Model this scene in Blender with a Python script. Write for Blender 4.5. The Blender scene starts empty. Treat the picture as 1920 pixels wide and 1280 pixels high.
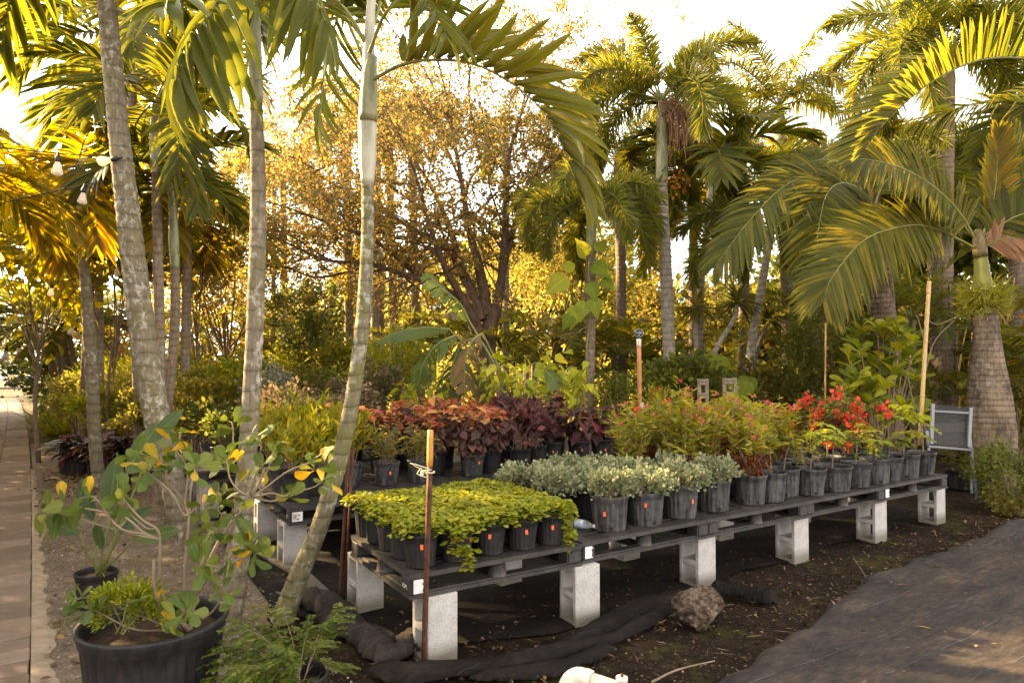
import bpy, bmesh, math, random
import numpy as np
from mathutils import Vector, Matrix, Euler

random.seed(11)
rng = np.random.default_rng(11)
SC = bpy.context.scene
COL = SC.collection
R = math.radians

# ------------------------------------------------------------------ camera, sky, sun, exposure
FPX, CAMH, TILT = 1280.0, 1.74, R(1.432)
cam_d = bpy.data.cameras.new("camera")
cam_d.lens = 24.0
cam_d.sensor_width = 36.0
cam_d.clip_start = 0.05
cam_d.clip_end = 500.0
cam = bpy.data.objects.new("camera", cam_d)
COL.objects.link(cam)
cam.location = (0, 0, CAMH)
cam.rotation_euler = (R(90) + TILT, 0, 0)
cam_d.dof.use_dof = False
SC.camera = cam

SUN_AZ = R(156)      # direction towards the sun, measured from +X counter-clockwise
SUN_EL = R(25)
world = bpy.data.worlds.new("World")
SC.world = world
world.use_nodes = True
wn = world.node_tree
wn.nodes.clear()
w_out = wn.nodes.new("ShaderNodeOutputWorld")
w_bg = wn.nodes.new("ShaderNodeBackground")
w_sky = wn.nodes.new("ShaderNodeTexSky")
w_sky.sky_type = 'NISHITA'
w_sky.sun_disc = False
w_sky.sun_elevation = SUN_EL
w_sky.sun_rotation = R(90) - SUN_AZ
w_sky.air_density = 1.0
w_sky.dust_density = 1.5
w_sky.ozone_density = 1.0
w_hsv = wn.nodes.new("ShaderNodeHueSaturation")
w_hsv.inputs['Saturation'].default_value = 0.08
w_tint = wn.nodes.new("ShaderNodeMix")
w_tint.data_type = 'RGBA'
w_tint.blend_type = 'MULTIPLY'
w_tint.inputs[0].default_value = 1.0
w_tint.inputs[7].default_value = (1.0, 0.92, 0.85, 1)
wn.links.new(w_sky.outputs[0], w_hsv.inputs['Color'])
wn.links.new(w_hsv.outputs[0], w_tint.inputs[6])
wn.links.new(w_tint.outputs[2], w_bg.inputs[0])
w_bg.inputs[1].default_value = 0.15
wn.links.new(w_bg.outputs[0], w_out.inputs[0])

sun_d = bpy.data.lights.new("sun", 'SUN')
sun_d.energy = 5.0
sun_d.angle = R(0.8)
sun_d.color = (1.0, 0.70, 0.35)
sun = bpy.data.objects.new("sun", sun_d)
COL.objects.link(sun)
SUND = Vector((math.cos(SUN_AZ) * math.cos(SUN_EL), math.sin(SUN_AZ) * math.cos(SUN_EL), math.sin(SUN_EL)))
sun.rotation_euler = SUND.to_track_quat('Z', 'Y').to_euler()
sun.location = (-20, 10, 12)

SC.view_settings.view_transform = 'Standard'
SC.view_settings.look = 'None'
SC.view_settings.exposure = 2.85
SC.view_settings.gamma = 1.0
SC.view_settings.use_curve_mapping = False
SC.render.engine = 'CYCLES'
SC.cycles.max_bounces = 7
SC.cycles.diffuse_bounces = 3
SC.cycles.glossy_bounces = 2
SC.cycles.transmission_bounces = 5
SC.cycles.transparent_max_bounces = 6
SC.cycles.use_denoising = True
SC.cycles.sample_clamp_indirect = 6.0

# ------------------------------------------------------------------ where things stand
# surveyed from the photograph: the tables run along E, the path and the table ends along N
YAW = R(32.3)
J0 = np.array([-0.5976, 3.895])
EV = np.array([math.cos(YAW), math.sin(YAW)])
NV = np.array([-math.sin(YAW), math.cos(YAW)])
DECK = 0.53

def EN(e, n, z=0.0):
    q = J0 + EV * e + NV * n
    return np.array([q[0], q[1], z])

def ray(px, py):
    a = (px - 960) / FPX
    b = (640 - py) / FPX
    return np.array([a, math.cos(TILT) - b * math.sin(TILT), math.sin(TILT) + b * math.cos(TILT)])

def G(px, py, z=0.0):
    r = ray(px, py)
    k = (z - CAMH) / r[2]
    return np.array([r[0] * k, r[1] * k, z])

def P(px, py, d):
    r = ray(px, py)
    k = d / r[1]
    return np.array([r[0] * k, d, CAMH + r[2] * k])

# ------------------------------------------------------------------ mesh helpers
def nrm(v):
    v = np.asarray(v, float)
    return v / np.maximum(np.linalg.norm(v, axis=-1, keepdims=True), 1e-9)

E3 = np.zeros((0, 3), int)
E4 = np.zeros((0, 4), int)

def geo(V, F3=E3, F4=E4, m=0):
    return (np.asarray(V, float).reshape(-1, 3), np.asarray(F3, int).reshape(-1, 3), np.asarray(F4, int).reshape(-1, 4), m)

def mk(name, geos, mats, smooth=True, off=None):
    if isinstance(geos, tuple):
        geos = [geos]
    Vs, l3, l4, m3, m4, o = [], [], [], [], [], 0
    for V, F3, F4, m in geos:
        Vs.append(V)
        l3.append(F3 + o)
        l4.append(F4 + o)
        m3.append(np.full(len(F3), m))
        m4.append(np.full(len(F4), m))
        o += len(V)
    V = np.concatenate(Vs)
    if off is not None:
        V = V - np.asarray(off, float)
    F3 = np.concatenate(l3)
    F4 = np.concatenate(l4)
    me = bpy.data.meshes.new(name)
    n3, n4 = len(F3), len(F4)
    me.vertices.add(len(V))
    me.vertices.foreach_set("co", V.astype(np.float32).ravel())
    me.loops.add(n3 * 3 + n4 * 4)
    me.loops.foreach_set("vertex_index", np.concatenate([F3.ravel(), F4.ravel()]).astype(np.int32))
    me.polygons.add(n3 + n4)
    me.polygons.foreach_set("loop_start", np.concatenate([np.arange(n3) * 3, n3 * 3 + np.arange(n4) * 4]).astype(np.int32))
    me.polygons.foreach_set("material_index", np.concatenate(m3 + m4).astype(np.int32))
    me.polygons.foreach_set("use_smooth", np.full(n3 + n4, bool(smooth)))
    me.update(calc_edges=True)
    for m in (mats if isinstance(mats, (list, tuple)) else [mats]):
        me.materials.append(m)
    return me

def add(name, me, parent=None, loc=None, rot=None, scale=None, kind=None):
    o = bpy.data.objects.new(name, me)
    COL.objects.link(o)
    if parent is not None:
        o.parent = parent
    if loc is not None:
        o.location = Vector([float(c) for c in loc])
    if rot is not None:
        o.rotation_euler = rot if not isinstance(rot, (int, float)) else (0, 0, rot)
    if scale is not None:
        o.scale = (scale,) * 3 if isinstance(scale, (int, float)) else scale
    if kind:
        o['kind'] = kind
    return o

def tag(o, label, cat, group=None, kind=None):
    o['label'] = label
    o['category'] = cat
    if group:
        o['group'] = group
    if kind:
        o['kind'] = kind
    return o

def thing(name, label, cat, loc=(0, 0, 0), rz=0.0, group=None):
    o = add(name, None, loc=loc, rot=rz)
    o.empty_display_size = 0.1
    return tag(o, label, cat, group)

def copy_tree(o, parent=None):
    c = o.copy()
    COL.objects.link(c)
    if parent is not None:
        c.parent = parent
    for ch in o.children:
        copy_tree(ch, c)
    return c

def bases(d, up):
    y = nrm(d)
    up = np.broadcast_to(np.asarray(up, float), y.shape)
    x = np.cross(y, up)
    bad = np.linalg.norm(x, axis=-1) < 1e-4
    if np.any(bad):
        x[bad] = np.cross(y[bad], np.array([1.0, 0.3, 0.1]))
    x = nrm(x)
    z = np.cross(x, y)
    return np.stack([x, y, z], axis=-1)          # columns

def inst(T, pos, Rm, S, m=0):
    V, F3, F4 = T
    N = len(pos)
    S = np.asarray(S, float)
    if S.ndim == 1:
        S = np.repeat(S[:, None], 3, 1)
    A = np.einsum('nij,nkj->nki', Rm, V[None] * S[:, None, :]) + pos[:, None, :]
    o = (np.arange(N) * len(V))[:, None, None]
    return geo(A.reshape(-1, 3), (F3[None] + o).reshape(-1, 3), (F4[None] + o).reshape(-1, 4), m)

def resample(pts, n):
    pts = np.asarray(pts, float)
    if len(pts) == 2:
        t = np.linspace(0, 1, n)[:, None]
        return pts[0] * (1 - t) + pts[1] * t
    m = len(pts)
    ext = np.vstack([2 * pts[0] - pts[1], pts, 2 * pts[-1] - pts[-2]])
    u = np.linspace(0, m - 1 - 1e-9, n)
    i = u.astype(int)
    t = (u - i)[:, None]
    p0, p1, p2, p3 = ext[i], ext[i + 1], ext[i + 2], ext[i + 3]
    return 0.5 * (2 * p1 + (p2 - p0) * t + (2 * p0 - 5 * p1 + 4 * p2 - p3) * t ** 2 + (3 * p1 - p0 - 3 * p2 + p3) * t ** 3)

def tube(pts, rad, sides=8, m=0, cap=True, jitter=0.0):
    pts = np.asarray(pts, float)
    n = len(pts)
    rad = np.broadcast_to(np.asarray(rad, float), (n,)).copy()
    tan = nrm(np.gradient(pts, axis=0))
    ref = np.array([0, 0, 1.0]) if abs(tan[:, 2]).mean() < 0.8 else np.array([1.0, 0, 0])
    x = nrm(np.cross(np.broadcast_to(ref, tan.shape), tan))
    y = np.cross(tan, x)
    a = np.linspace(0, 2 * np.pi, sides, endpoint=False)
    ring = np.cos(a)[None, :, None] * x[:, None] + np.sin(a)[None, :, None] * y[:, None]
    rr = rad[:, None, None]
    if jitter:
        rr = rr * (1 + rng.normal(0, jitter, (n, sides, 1)))
    V = (pts[:, None] + ring * rr).reshape(-1, 3)
    i = np.arange(n - 1)[:, None] * sides
    j = np.arange(sides)[None]
    k = (j + 1) % sides
    F4 = np.stack([i + j, i + k, i + sides + k, i + sides + j], -1).reshape(-1, 4)
    F3 = []
    if cap:
        V = np.vstack([V, pts[0], pts[-1]])
        c0, c1, b = n * sides, n * sides + 1, (n - 1) * sides
        F3 = [(c0, (q + 1) % sides, q) for q in range(sides)] + [(c1, b + q, b + (q + 1) % sides) for q in range(sides)]
    return geo(V, F3 if len(F3) else E3, F4, m)

def lathe(prof, seg=32, m=0, rib=0.0, ribmask=None, closed_bottom=True):
    prof = np.asarray(prof, float)
    a = np.linspace(0, 2 * np.pi, seg, endpoint=False)
    mod = np.ones((len(prof), seg))
    if rib:
        wave = np.where((np.arange(seg) // 2) % 2 == 0, 1.0, 1.0 - rib)
        for i in range(len(prof)):
            if ribmask is None or ribmask[i]:
                mod[i] = wave
    r = prof[:, 0][:, None] * mod
    V = np.stack([r * np.cos(a), r * np.sin(a), np.broadcast_to(prof[:, 1][:, None], r.shape)], -1).reshape(-1, 3)
    i = np.arange(len(prof) - 1)[:, None] * seg
    j = np.arange(seg)[None]
    k = (j + 1) % seg
    F4 = np.stack([i + j, i + k, i + seg + k, i + seg + j], -1).reshape(-1, 4)
    F3 = E3
    if closed_bottom:
        V = np.vstack([V, [0, 0, prof[0, 1]]])
        c = len(V) - 1
        F3 = [(c, (q + 1) % seg, q) for q in range(seg)]
    return geo(V, F3, F4, m)

def disc(r, z, seg=20, m=0, bump=0.0):
    a = np.linspace(0, 2 * np.pi, seg, endpoint=False)
    V = [(0, 0, z + bump)] + [(0.6 * r * math.cos(t), 0.6 * r * math.sin(t), z + bump * 0.8 + random.uniform(-1, 1) * bump * 0.4) for t in a] + [(r * math.cos(t), r * math.sin(t), z) for t in a]
    F3 = [(0, 1 + i, 1 + (i + 1) % seg) for i in range(seg)]
    F4 = [(1 + i, 1 + seg + i, 1 + seg + (i + 1) % seg, 1 + (i + 1) % seg) for i in range(seg)]
    return geo(V, F3, F4, m)

BOXF = np.array([(0, 3, 2, 1), (4, 5, 6, 7), (0, 1, 5, 4), (1, 2, 6, 5), (2, 3, 7, 6), (3, 0, 4, 7)])

def box(x0, x1, y0, y1, z0, z1, m=0, rz=0.0, c=None, top=None):
    V = np.array([(x0, y0, z0), (x1, y0, z0), (x1, y1, z0), (x0, y1, z0), (x0, y0, z1), (x1, y0, z1), (x1, y1, z1), (x0, y1, z1)], float)
    if top:
        t = np.array([x0 + x1, y0 + y1]) / 2
        V[4:, :2] = t + (V[4:, :2] - t) * top
    if rz:
        q = np.array(c if c is not None else ((x0 + x1) / 2, (y0 + y1) / 2))
        cs, sn = math.cos(rz), math.sin(rz)
        d = V[:, :2] - q
        V[:, 0] = q[0] + d[:, 0] * cs - d[:, 1] * sn
        V[:, 1] = q[1] + d[:, 0] * sn + d[:, 1] * cs
    return geo(V, E3, BOXF, m)

def bar(p, q, w, t, m=0):
    """box beam from p to q with width w (horizontal) and thickness t"""
    p, q = np.asarray(p, float), np.asarray(q, float)
    d = nrm(q - p)
    up = np.array([0, 0, 1.0]) if abs(d[2]) < 0.9 else np.array([0, 1.0, 0])
    x = nrm(np.cross(d, up)) * w / 2
    z = nrm(np.cross(x, d)) * t / 2
    V = [p - x - z, p + x - z, p + x + z, p - x + z, q - x - z, q + x - z, q + x + z, q - x + z]
    return geo(V, E3, [(0, 1, 2, 3), (4, 7, 6, 5), (0, 4, 5, 1), (1, 5, 6, 2), (2, 6, 7, 3), (3, 7, 4, 0)], m)

def bevelled(name, geos, mats, w=0.004, seg=1, smooth=False):
    me = mk(name, geos, mats, smooth)
    bm = bmesh.new()
    bm.from_mesh(me)
    bmesh.ops.bevel(bm, geom=bm.edges[:], offset=w, segments=seg, affect='EDGES', profile=0.5)
    bm.to_mesh(me)
    bm.free()
    return me

def rnoise(shape_pts, freq=1.0, seed=0):
    """cheap smooth noise: sum of random plane waves"""
    r = np.random.default_rng(seed)
    p = np.asarray(shape_pts, float)
    out = np.zeros(len(p))
    for k in range(9):
        f = r.normal(0, 1, p.shape[1]) * freq * (1 + 0.4 * k)
        out += np.sin(p @ f + r.uniform(0, 6.28)) / (1 + 0.4 * k)
    return out / 3.2

# ------------------------------------------------------------------ leaf templates (unit length along +Y)
def T_diamond(w=0.35, fold=0.12, mid=0.45):
    V = np.array([(0, 0, 0), (w, mid, fold), (0, 1, 0), (-w, mid, fold)], float)
    return V, np.array([(0, 1, 2), (0, 2, 3)]), E4

def T_oval(w=0.3, fold=0.08, droop=0.15):
    V = np.array([(0, 0, 0), (-w * .8, .3, fold), (0, .3, 0), (w * .8, .3, fold), (-w, .6, fold - droop * .4), (0, .6, -droop * .4), (w, .6, fold - droop * .4), (0, 1, -droop)], float)
    return V, np.array([(0, 2, 1), (0, 3, 2), (4, 5, 7), (5, 6, 7)]), np.array([(1, 2, 5, 4), (2, 3, 6, 5)])

def T_hex(w=0.3, fold=.0, droop=.15):
    V = np.array([(0, 0, 0), (-w, .35, .06), (w, .35, .06), (-w * .8, .7, -droop * .3), (w * .8, .7, -droop * .3), (0, 1, -droop)], float)
    return V, np.array([(0, 2, 1), (3, 4, 5)]), np.array([(1, 2, 4, 3)])

def T_leaf(prof, fold=0.1, droop=0.2, curl=0.0, pet=0.0):
    """prof: list of (t, halfwidth); five columns when broad"""
    V, F4 = [], []
    for t, w in prof:
        z = -droop * t * t
        cz = curl * math.sin(t * 9.0)
        for u in (-1, -0.5, 0, 0.5, 1):
            V.append((u * w, pet + t * (1 - pet), z + fold * w * abs(u) * 2 - abs(u) ** 3 * w * fold * 1.2 + cz * abs(u) * w))
    n = len(prof)
    for i in range(n - 1):
        for c in range(4):
            a = i * 5 + c
            F4.append((a, a + 1, a + 6, a + 5))
    V = np.array(V)
    F4 = np.array(F4)
    if pet > 0:
        b = len(V)
        V = np.vstack([V, [(-0.012, 0, 0.02), (0.012, 0, 0.02), (0.012, pet + .02, 0), (-0.012, pet + .02, 0)]])
        F4 = np.vstack([F4, [(b, b + 1, b + 2, b + 3)]])
    return V, E3, F4

OBOV = [(0, .01), (.12, .07), (.3, .15), (.5, .23), (.7, .28), (.86, .24), (.96, .12), (1, .015)]       # fleshy obovate
OVATE = [(0, .02), (.08, .2), (.22, .31), (.4, .32), (.6, .24), (.8, .12), (.93, .04), (1, .004)]       # acalypha, heart-like
LANCE = [(0, .01), (.15, .06), (.35, .09), (.6, .08), (.85, .035), (1, .004)]
HEART = [(0, .22), (.1, .36), (.28, .43), (.48, .36), (.7, .2), (.88, .08), (1, .004)]
PADDLE = [(0, .012), (.1, .08), (.28, .16), (.5, .19), (.72, .17), (.9, .09), (1, .006)]

# ------------------------------------------------------------------ materials
def newmat(name):
    m = bpy.data.materials.new(name)
    m.use_nodes = True
    nt = m.node_tree
    nt.nodes.clear()
    out = nt.nodes.new("ShaderNodeOutputMaterial")
    return m, nt, out

def N(nt, typ, **kw):
    n = nt.nodes.new(typ)
    for k, v in kw.items():
        if k.startswith('i_'):
            key = k[2:]
            n.inputs[int(key) if key.isdigit() else key.replace('_', ' ')].default_value = v
        else:
            setattr(n, k, v)
    return n

def ramp(nt, fac, stops, interp='LINEAR'):
    r = nt.nodes.new("ShaderNodeValToRGB")
    r.color_ramp.interpolation = interp
    el = r.color_ramp.elements
    while len(el) < len(stops):
        el.new(0.5)
    for e_, (p, c) in zip(el, stops):
        e_.position = p
        e_.color = (*c, 1) if len(c) == 3 else c
    nt.links.new(fac, r.inputs[0])
    return r.outputs[0]

def mathn(nt, op, a, b=None, clamp=False):
    n = N(nt, "ShaderNodeMath", operation=op, use_clamp=clamp)
    for i, v in enumerate((a, b)):
        if v is None:
            continue
        if isinstance(v, (int, float)):
            n.inputs[i].default_value = v
        else:
            nt.links.new(v, n.inputs[i])
    return n.outputs[0]

def mixc(nt, fac, a, b, mode='MIX'):
    n = N(nt, "ShaderNodeMix", data_type='RGBA', blend_type=mode)
    for i, v in ((0, fac), (6, a), (7, b)):
        if isinstance(v, (int, float)):
            n.inputs[i].default_value = v
        elif isinstance(v, tuple):
            n.inputs[i].default_value = (*v, 1) if len(v) == 3 else v
        else:
            nt.links.new(v, n.inputs[i])
    return n.outputs[2]

def noise(nt, vec, scale, detail=4, rough=0.6, dist=0.0, which=0):
    n = N(nt, "ShaderNodeTexNoise", i_Scale=scale, i_Detail=detail, i_Roughness=rough, i_Distortion=dist)
    if vec is not None:
        nt.links.new(vec, n.inputs['Vector'])
    return n.outputs[which]

def mapped(nt, vec, scale=(1, 1, 1), rot=(0, 0, 0), loc=(0, 0, 0)):
    n = N(nt, "ShaderNodeMapping")
    n.inputs['Scale'].default_value = scale
    n.inputs['Rotation'].default_value = rot
    n.inputs['Location'].default_value = loc
    nt.links.new(vec, n.inputs['Vector'])
    return n.outputs[0]

def bumpn(nt, h, strength=0.5, dist=0.02, nin=None):
    b = N(nt, "ShaderNodeBump", i_Strength=strength, i_Distance=dist)
    nt.links.new(h, b.inputs['Height'])
    if nin is not None:
        nt.links.new(nin, b.inputs['Normal'])
    return b.outputs[0]

def finish(nt, out, col, rough=0.6, normal=None, spec=0.5, metal=0.0, trans=None, tfac=0.0, **kw):
    p = N(nt, "ShaderNodeBsdfPrincipled")
    for key, v in (('Base Color', col), ('Roughness', rough), ('Metallic', metal), ('Specular IOR Level', spec)):
        if isinstance(v, tuple):
            p.inputs[key].default_value = (*v, 1)
        elif isinstance(v, (int, float)):
            p.inputs[key].default_value = v
        else:
            nt.links.new(v, p.inputs[key])
    for k, v in kw.items():
        p.inputs[k.replace('_', ' ')].default_value = v
    if normal is not None:
        nt.links.new(normal, p.inputs['Normal'])
    sh = p.outputs[0]
    if trans is not None:
        t = N(nt, "ShaderNodeBsdfTranslucent")
        if isinstance(trans, tuple):
            t.inputs[0].default_value = (*trans, 1)
        else:
            nt.links.new(trans, t.inputs[0])
        mx = N(nt, "ShaderNodeMixShader", i_0=tfac)
        nt.links.new(sh, mx.inputs[1])
        nt.links.new(t.outputs[0], mx.inputs[2])
        sh = mx.outputs[0]
    nt.links.new(sh, out.inputs[0])
    return p

def leafmat(name, stops, tfac=0.42, rough=0.52, tval=2.6, tsat=1.12, spec=0.2, veins=0.0, thue=0.485, spots=0.0, edge=None):
    m, nt, out = newmat(name)
    g = N(nt, "ShaderNodeNewGeometry")
    oi = N(nt, "ShaderNodeObjectInfo")
    tc = N(nt, "ShaderNodeTexCoord")
    f = mathn(nt, 'ADD', mathn(nt, 'MULTIPLY', g.outputs['Random Per Island'], 0.8), mathn(nt, 'MULTIPLY', oi.outputs['Random'], 0.2))
    if veins and veins > 1.5:
        f = oi.outputs['Random']
    c = ramp(nt, f, stops)
    nz = noise(nt, tc.outputs['Object'], 7.0, 3)
    c = mixc(nt, 0.35, c, mixc(nt, nz, (0.45, 0.45, 0.45), (1.5, 1.5, 1.45)), 'MULTIPLY')
    nrmout = None
    if veins:
        sx = N(nt, "ShaderNodeSeparateXYZ")
        nt.links.new(tc.outputs['Object'], sx.inputs[0])
        ax = mathn(nt, 'ABSOLUTE', sx.outputs[0])
        ph = mathn(nt, 'MULTIPLY', mathn(nt, 'SUBTRACT', sx.outputs[1], mathn(nt, 'MULTIPLY', ax, 0.75)), 75.0)
        vn = mathn(nt, 'POWER', mathn(nt, 'ABSOLUTE', mathn(nt, 'SINE', ph)), 0.35)
        rib = mathn(nt, 'LESS_THAN', ax, 0.018)
        v2 = mathn(nt, 'MAXIMUM', mathn(nt, 'SUBTRACT', 1.0, vn), rib)
        c = mixc(nt, mathn(nt, 'MULTIPLY', v2, 0.55), c, mixc(nt, 1.0, c, (1.9, 1.9, 1.6), 'MULTIPLY'))
        nrmout = bumpn(nt, vn, 0.35, 0.006)
    if spots:
        sp = ramp(nt, noise(nt, tc.outputs['Object'], 23.0, 4, 0.7), [(0.56, (0, 0, 0)), (0.7, (1, 1, 1))])
        c = mixc(nt, mathn(nt, 'MULTIPLY', sp, spots), c, (0.16, 0.085, 0.015))
    hs = N(nt, "ShaderNodeHueSaturation", i_Hue=thue, i_Saturation=tsat, i_Value=tval)
    nt.links.new(c, hs.inputs['Color'])
    finish(nt, out, c, rough, nrmout, spec, trans=hs.outputs[0], tfac=tfac)
    return m

def simple(name, col, rough=0.6, bump=0.0, bscale=40, var=0.25, vscale=6, spec=0.4, metal=0.0, stretch=(1, 1, 1), col2=None, **kw):
    m, nt, out = newmat(name)
    tc = N(nt, "ShaderNodeTexCoord")
    v = mapped(nt, tc.outputs['Object'], stretch)
    nz = noise(nt, v, vscale, 5, 0.65)
    a = tuple(c * (1 - var) for c in col)
    b = col2 if col2 else tuple(min(1, c * (1 + var)) for c in col)
    c = ramp(nt, nz, [(0.3, a), (0.7, b)])
    n = bumpn(nt, noise(nt, v, bscale, 4, 0.7), bump, 0.01) if bump else None
    finish(nt, out, c, rough, n, spec, metal, **kw)
    return m

M = {}
M['frond'] = leafmat('frond', [(0, (.045, .055, .009)), (.45, (.08, .085, .013)), (.8, (.13, .12, .018)), (1, (.21, .165, .022))], tfac=.45, tval=2.4)
M['frond_dark'] = leafmat('frond_dark', [(0, (.05, .062, .012)), (.6, (.095, .10, .017)), (1, (.18, .155, .024))], tfac=.5, tval=2.7)
M['frond_gold'] = leafmat('frond_gold', [(0, (.10, .10, .013)), (.5, (.18, .15, .02)), (.85, (.27, .20, .027)), (1, (.30, .17, .022))], tfac=.55, tval=2.4)
M['frond_hero'] = leafmat('frond_hero', [(0, (.04, .058, .010)), (.5, (.075, .09, .015)), (.85, (.13, .125, .018)), (1, (.21, .16, .022))], tfac=.38, spots=.45, tval=2.2)
M['frond_rust'] = leafmat('frond_rust', [(0, (.05, .07, .013)), (.5, (.095, .10, .016)), (.85, (.17, .13, .02)), (1, (.21, .12, .018))], tfac=.4, spots=.6, tval=2.2)
M['frond_dead'] = leafmat('frond_dead', [(0, (.20, .10, .045)), (1, (.34, .20, .11))], tfac=.3, tval=1.4)
M['leaf_gold'] = leafmat('leaf_gold', [(0, (.10, .085, .013)), (.4, (.20, .145, .02)), (.8, (.32, .21, .025)), (1, (.34, .165, .022))], tfac=.55, tval=2.3, tsat=1.0, thue=.498)
M['leaf_oak'] = leafmat('leaf_oak', [(0, (.08, .082, .024)), (.45, (.155, .135, .038)), (.8, (.25, .185, .046)), (1, (.34, .205, .055))], tfac=.52, tval=2.0, tsat=1.05)
M['leaf_green'] = leafmat('leaf_green', [(0, (.042, .058, .011)), (.6, (.09, .10, .016)), (1, (.16, .15, .022))], tfac=.5, tval=2.8, tsat=1.0, thue=.498)
M['leaf_dark'] = leafmat('leaf_dark', [(0, (.028, .038, .010)), (.6, (.06, .07, .015)), (1, (.11, .105, .02))], tfac=.42, tval=2.6)
M['leaf_lime'] = leafmat('leaf_lime', [(0, (.11, .15, .018)), (.5, (.19, .21, .022)), (1, (.30, .28, .03))], tfac=.45, tval=1.7)
M['leaf_peanut'] = leafmat('leaf_peanut', [(0, (.115, .165, .015)), (.5, (.24, .26, .021)), (.85, (.35, .32, .024)), (1, (.52, .42, .024))], tfac=.42, tval=1.45)
M['leaf_grey'] = leafmat('leaf_grey', [(0, (.12, .145, .065)), (.5, (.20, .22, .115)), (.85, (.31, .315, .19)), (1, (.22, .18, .11))], tfac=.2, tval=1.3, tsat=1.0, rough=.75, spec=.1)
M['leaf_pentas'] = leafmat('leaf_pentas', [(0, (.12, .14, .018)), (.5, (.23, .225, .028)), (.85, (.33, .28, .034)), (1, (.34, .18, .035))], tfac=.42, tval=1.6)
M['leaf_brown'] = leafmat('leaf_brown', [(0, (.09, .035, .012)), (1, (.20, .07, .02))], tfac=.3, tval=1.5)
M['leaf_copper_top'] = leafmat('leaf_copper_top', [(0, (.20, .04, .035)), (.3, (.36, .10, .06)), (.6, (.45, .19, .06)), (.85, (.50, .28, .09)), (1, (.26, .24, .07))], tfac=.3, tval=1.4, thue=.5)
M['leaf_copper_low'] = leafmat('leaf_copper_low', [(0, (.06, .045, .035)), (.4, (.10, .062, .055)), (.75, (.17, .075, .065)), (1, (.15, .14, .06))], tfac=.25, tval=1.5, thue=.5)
M['leaf_burgundy'] = leafmat('leaf_burgundy', [(0, (.032, .016, .017)), (.5, (.062, .027, .028)), (.8, (.11, .035, .035)), (1, (.22, .035, .045))], tfac=.22, tval=1.6, thue=.5, veins=2.0, rough=.5)
M['leaf_burgundy_small'] = leafmat('leaf_burgundy_small', [(0, (.035, .018, .018)), (.5, (.075, .035, .032)), (.9, (.14, .06, .05)), (1, (.2, .05, .05))], tfac=.22, tval=1.6, thue=.5, rough=.5)
M['leaf_croton'] = leafmat('leaf_croton', [(0, (.018, .012, .014)), (.5, (.04, .018, .02)), (.8, (.085, .018, .022)), (1, (.05, .055, .025))], tfac=.2, tval=1.6, thue=.5, veins=2.0, rough=.3)
M['leaf_clusia'] = leafmat('leaf_clusia', [(0, (.045, .072, .014)), (.55, (.078, .108, .02)), (.88, (.135, .15, .026)), (.93, (.33, .24, .025)), (1, (.42, .26, .03))], tfac=.26, tval=1.6, veins=2.0, rough=.5, spec=.25, spots=.3)
M['leaf_bird'] = leafmat('leaf_bird', [(0, (.03, .05, .02)), (1, (.07, .10, .035))], tfac=.25, veins=2.0, rough=.4)
M['leaf_banana'] = leafmat('leaf_banana', [(0, (.05, .08, .02)), (1, (.11, .14, .032))], tfac=.38, tval=1.9, rough=.42)
M['leaf_banana_brown'] = leafmat('leaf_banana_brown', [(0, (.10, .085, .03)), (1, (.19, .125, .05))], tfac=.3, tval=1.6)
M['leaf_vine'] = leafmat('leaf_vine', [(0, (.12, .165, .02)), (.6, (.21, .24, .028)), (1, (.33, .33, .035))], tfac=.45, tval=1.8, veins=2.0)
M['leaf_bright_lime'] = leafmat('leaf_bright_lime', [(0, (.20, .235, .02)), (.6, (.32, .335, .03)), (1, (.44, .41, .04))], tfac=.42, tval=1.5, veins=2.0)
M['leaf_ficus'] = leafmat('leaf_ficus', [(0, (.08, .11, .016)), (.5, (.17, .20, .026)), (1, (.36, .34, .035))], tfac=.38, tval=1.8, veins=2.0, rough=.45)
M['leaf_fern'] = leafmat('leaf_fern', [(0, (.04, .075, .014)), (.7, (.08, .115, .02)), (1, (.16, .16, .025))], tfac=.38)
M['leaf_moss'] = leafmat('leaf_moss', [(0, (.12, .16, .014)), (1, (.30, .30, .025))], tfac=.35, tval=1.5)
M['leaf_citrus'] = leafmat('leaf_citrus', [(0, (.12, .14, .012)), (.6, (.24, .23, .02)), (1, (.42, .34, .02))], tfac=.45, tval=1.7)
M['leaf_olive'] = leafmat('leaf_olive', [(0, (.06, .065, .015)), (.6, (.115, .108, .023)), (1, (.2, .165, .03))], tfac=.45, tval=2.2)
M['leaf_wood'] = leafmat('leaf_wood', [(0, (.075, .08, .014)), (.5, (.15, .14, .022)), (1, (.27, .21, .03))], tfac=.55, tval=2.4, tsat=1.0, thue=.498)
M['leaf_silver'] = leafmat('leaf_silver', [(0, (.12, .13, .10)), (1, (.28, .28, .22))], tfac=.25, tval=1.2, tsat=1.0)
M['leaf_pinkish'] = leafmat('leaf_pinkish', [(0, (.07, .08, .03)), (.6, (.14, .12, .05)), (.85, (.3, .19, .13)), (1, (.45, .3, .24))], tfac=.35, tval=1.5)
M['grass'] = leafmat('grass_blade', [(0, (.09, .12, .015)), (.7, (.2, .2, .025)), (1, (.34, .16, .03))], tfac=.45, tval=1.8)
M['bract_red'] = leafmat('bract_red', [(0, (.55, .03, .025)), (.6, (.72, .06, .045)), (1, (.75, .12, .06))], tfac=.35, tval=1.2, thue=.5, tsat=1.0, spec=.2)
M['bract_magenta'] = leafmat('bract_magenta', [(0, (.3, .012, .09)), (1, (.5, .03, .16))], tfac=.35, tval=1.2, thue=.5, tsat=1.0, spec=.2)
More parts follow.
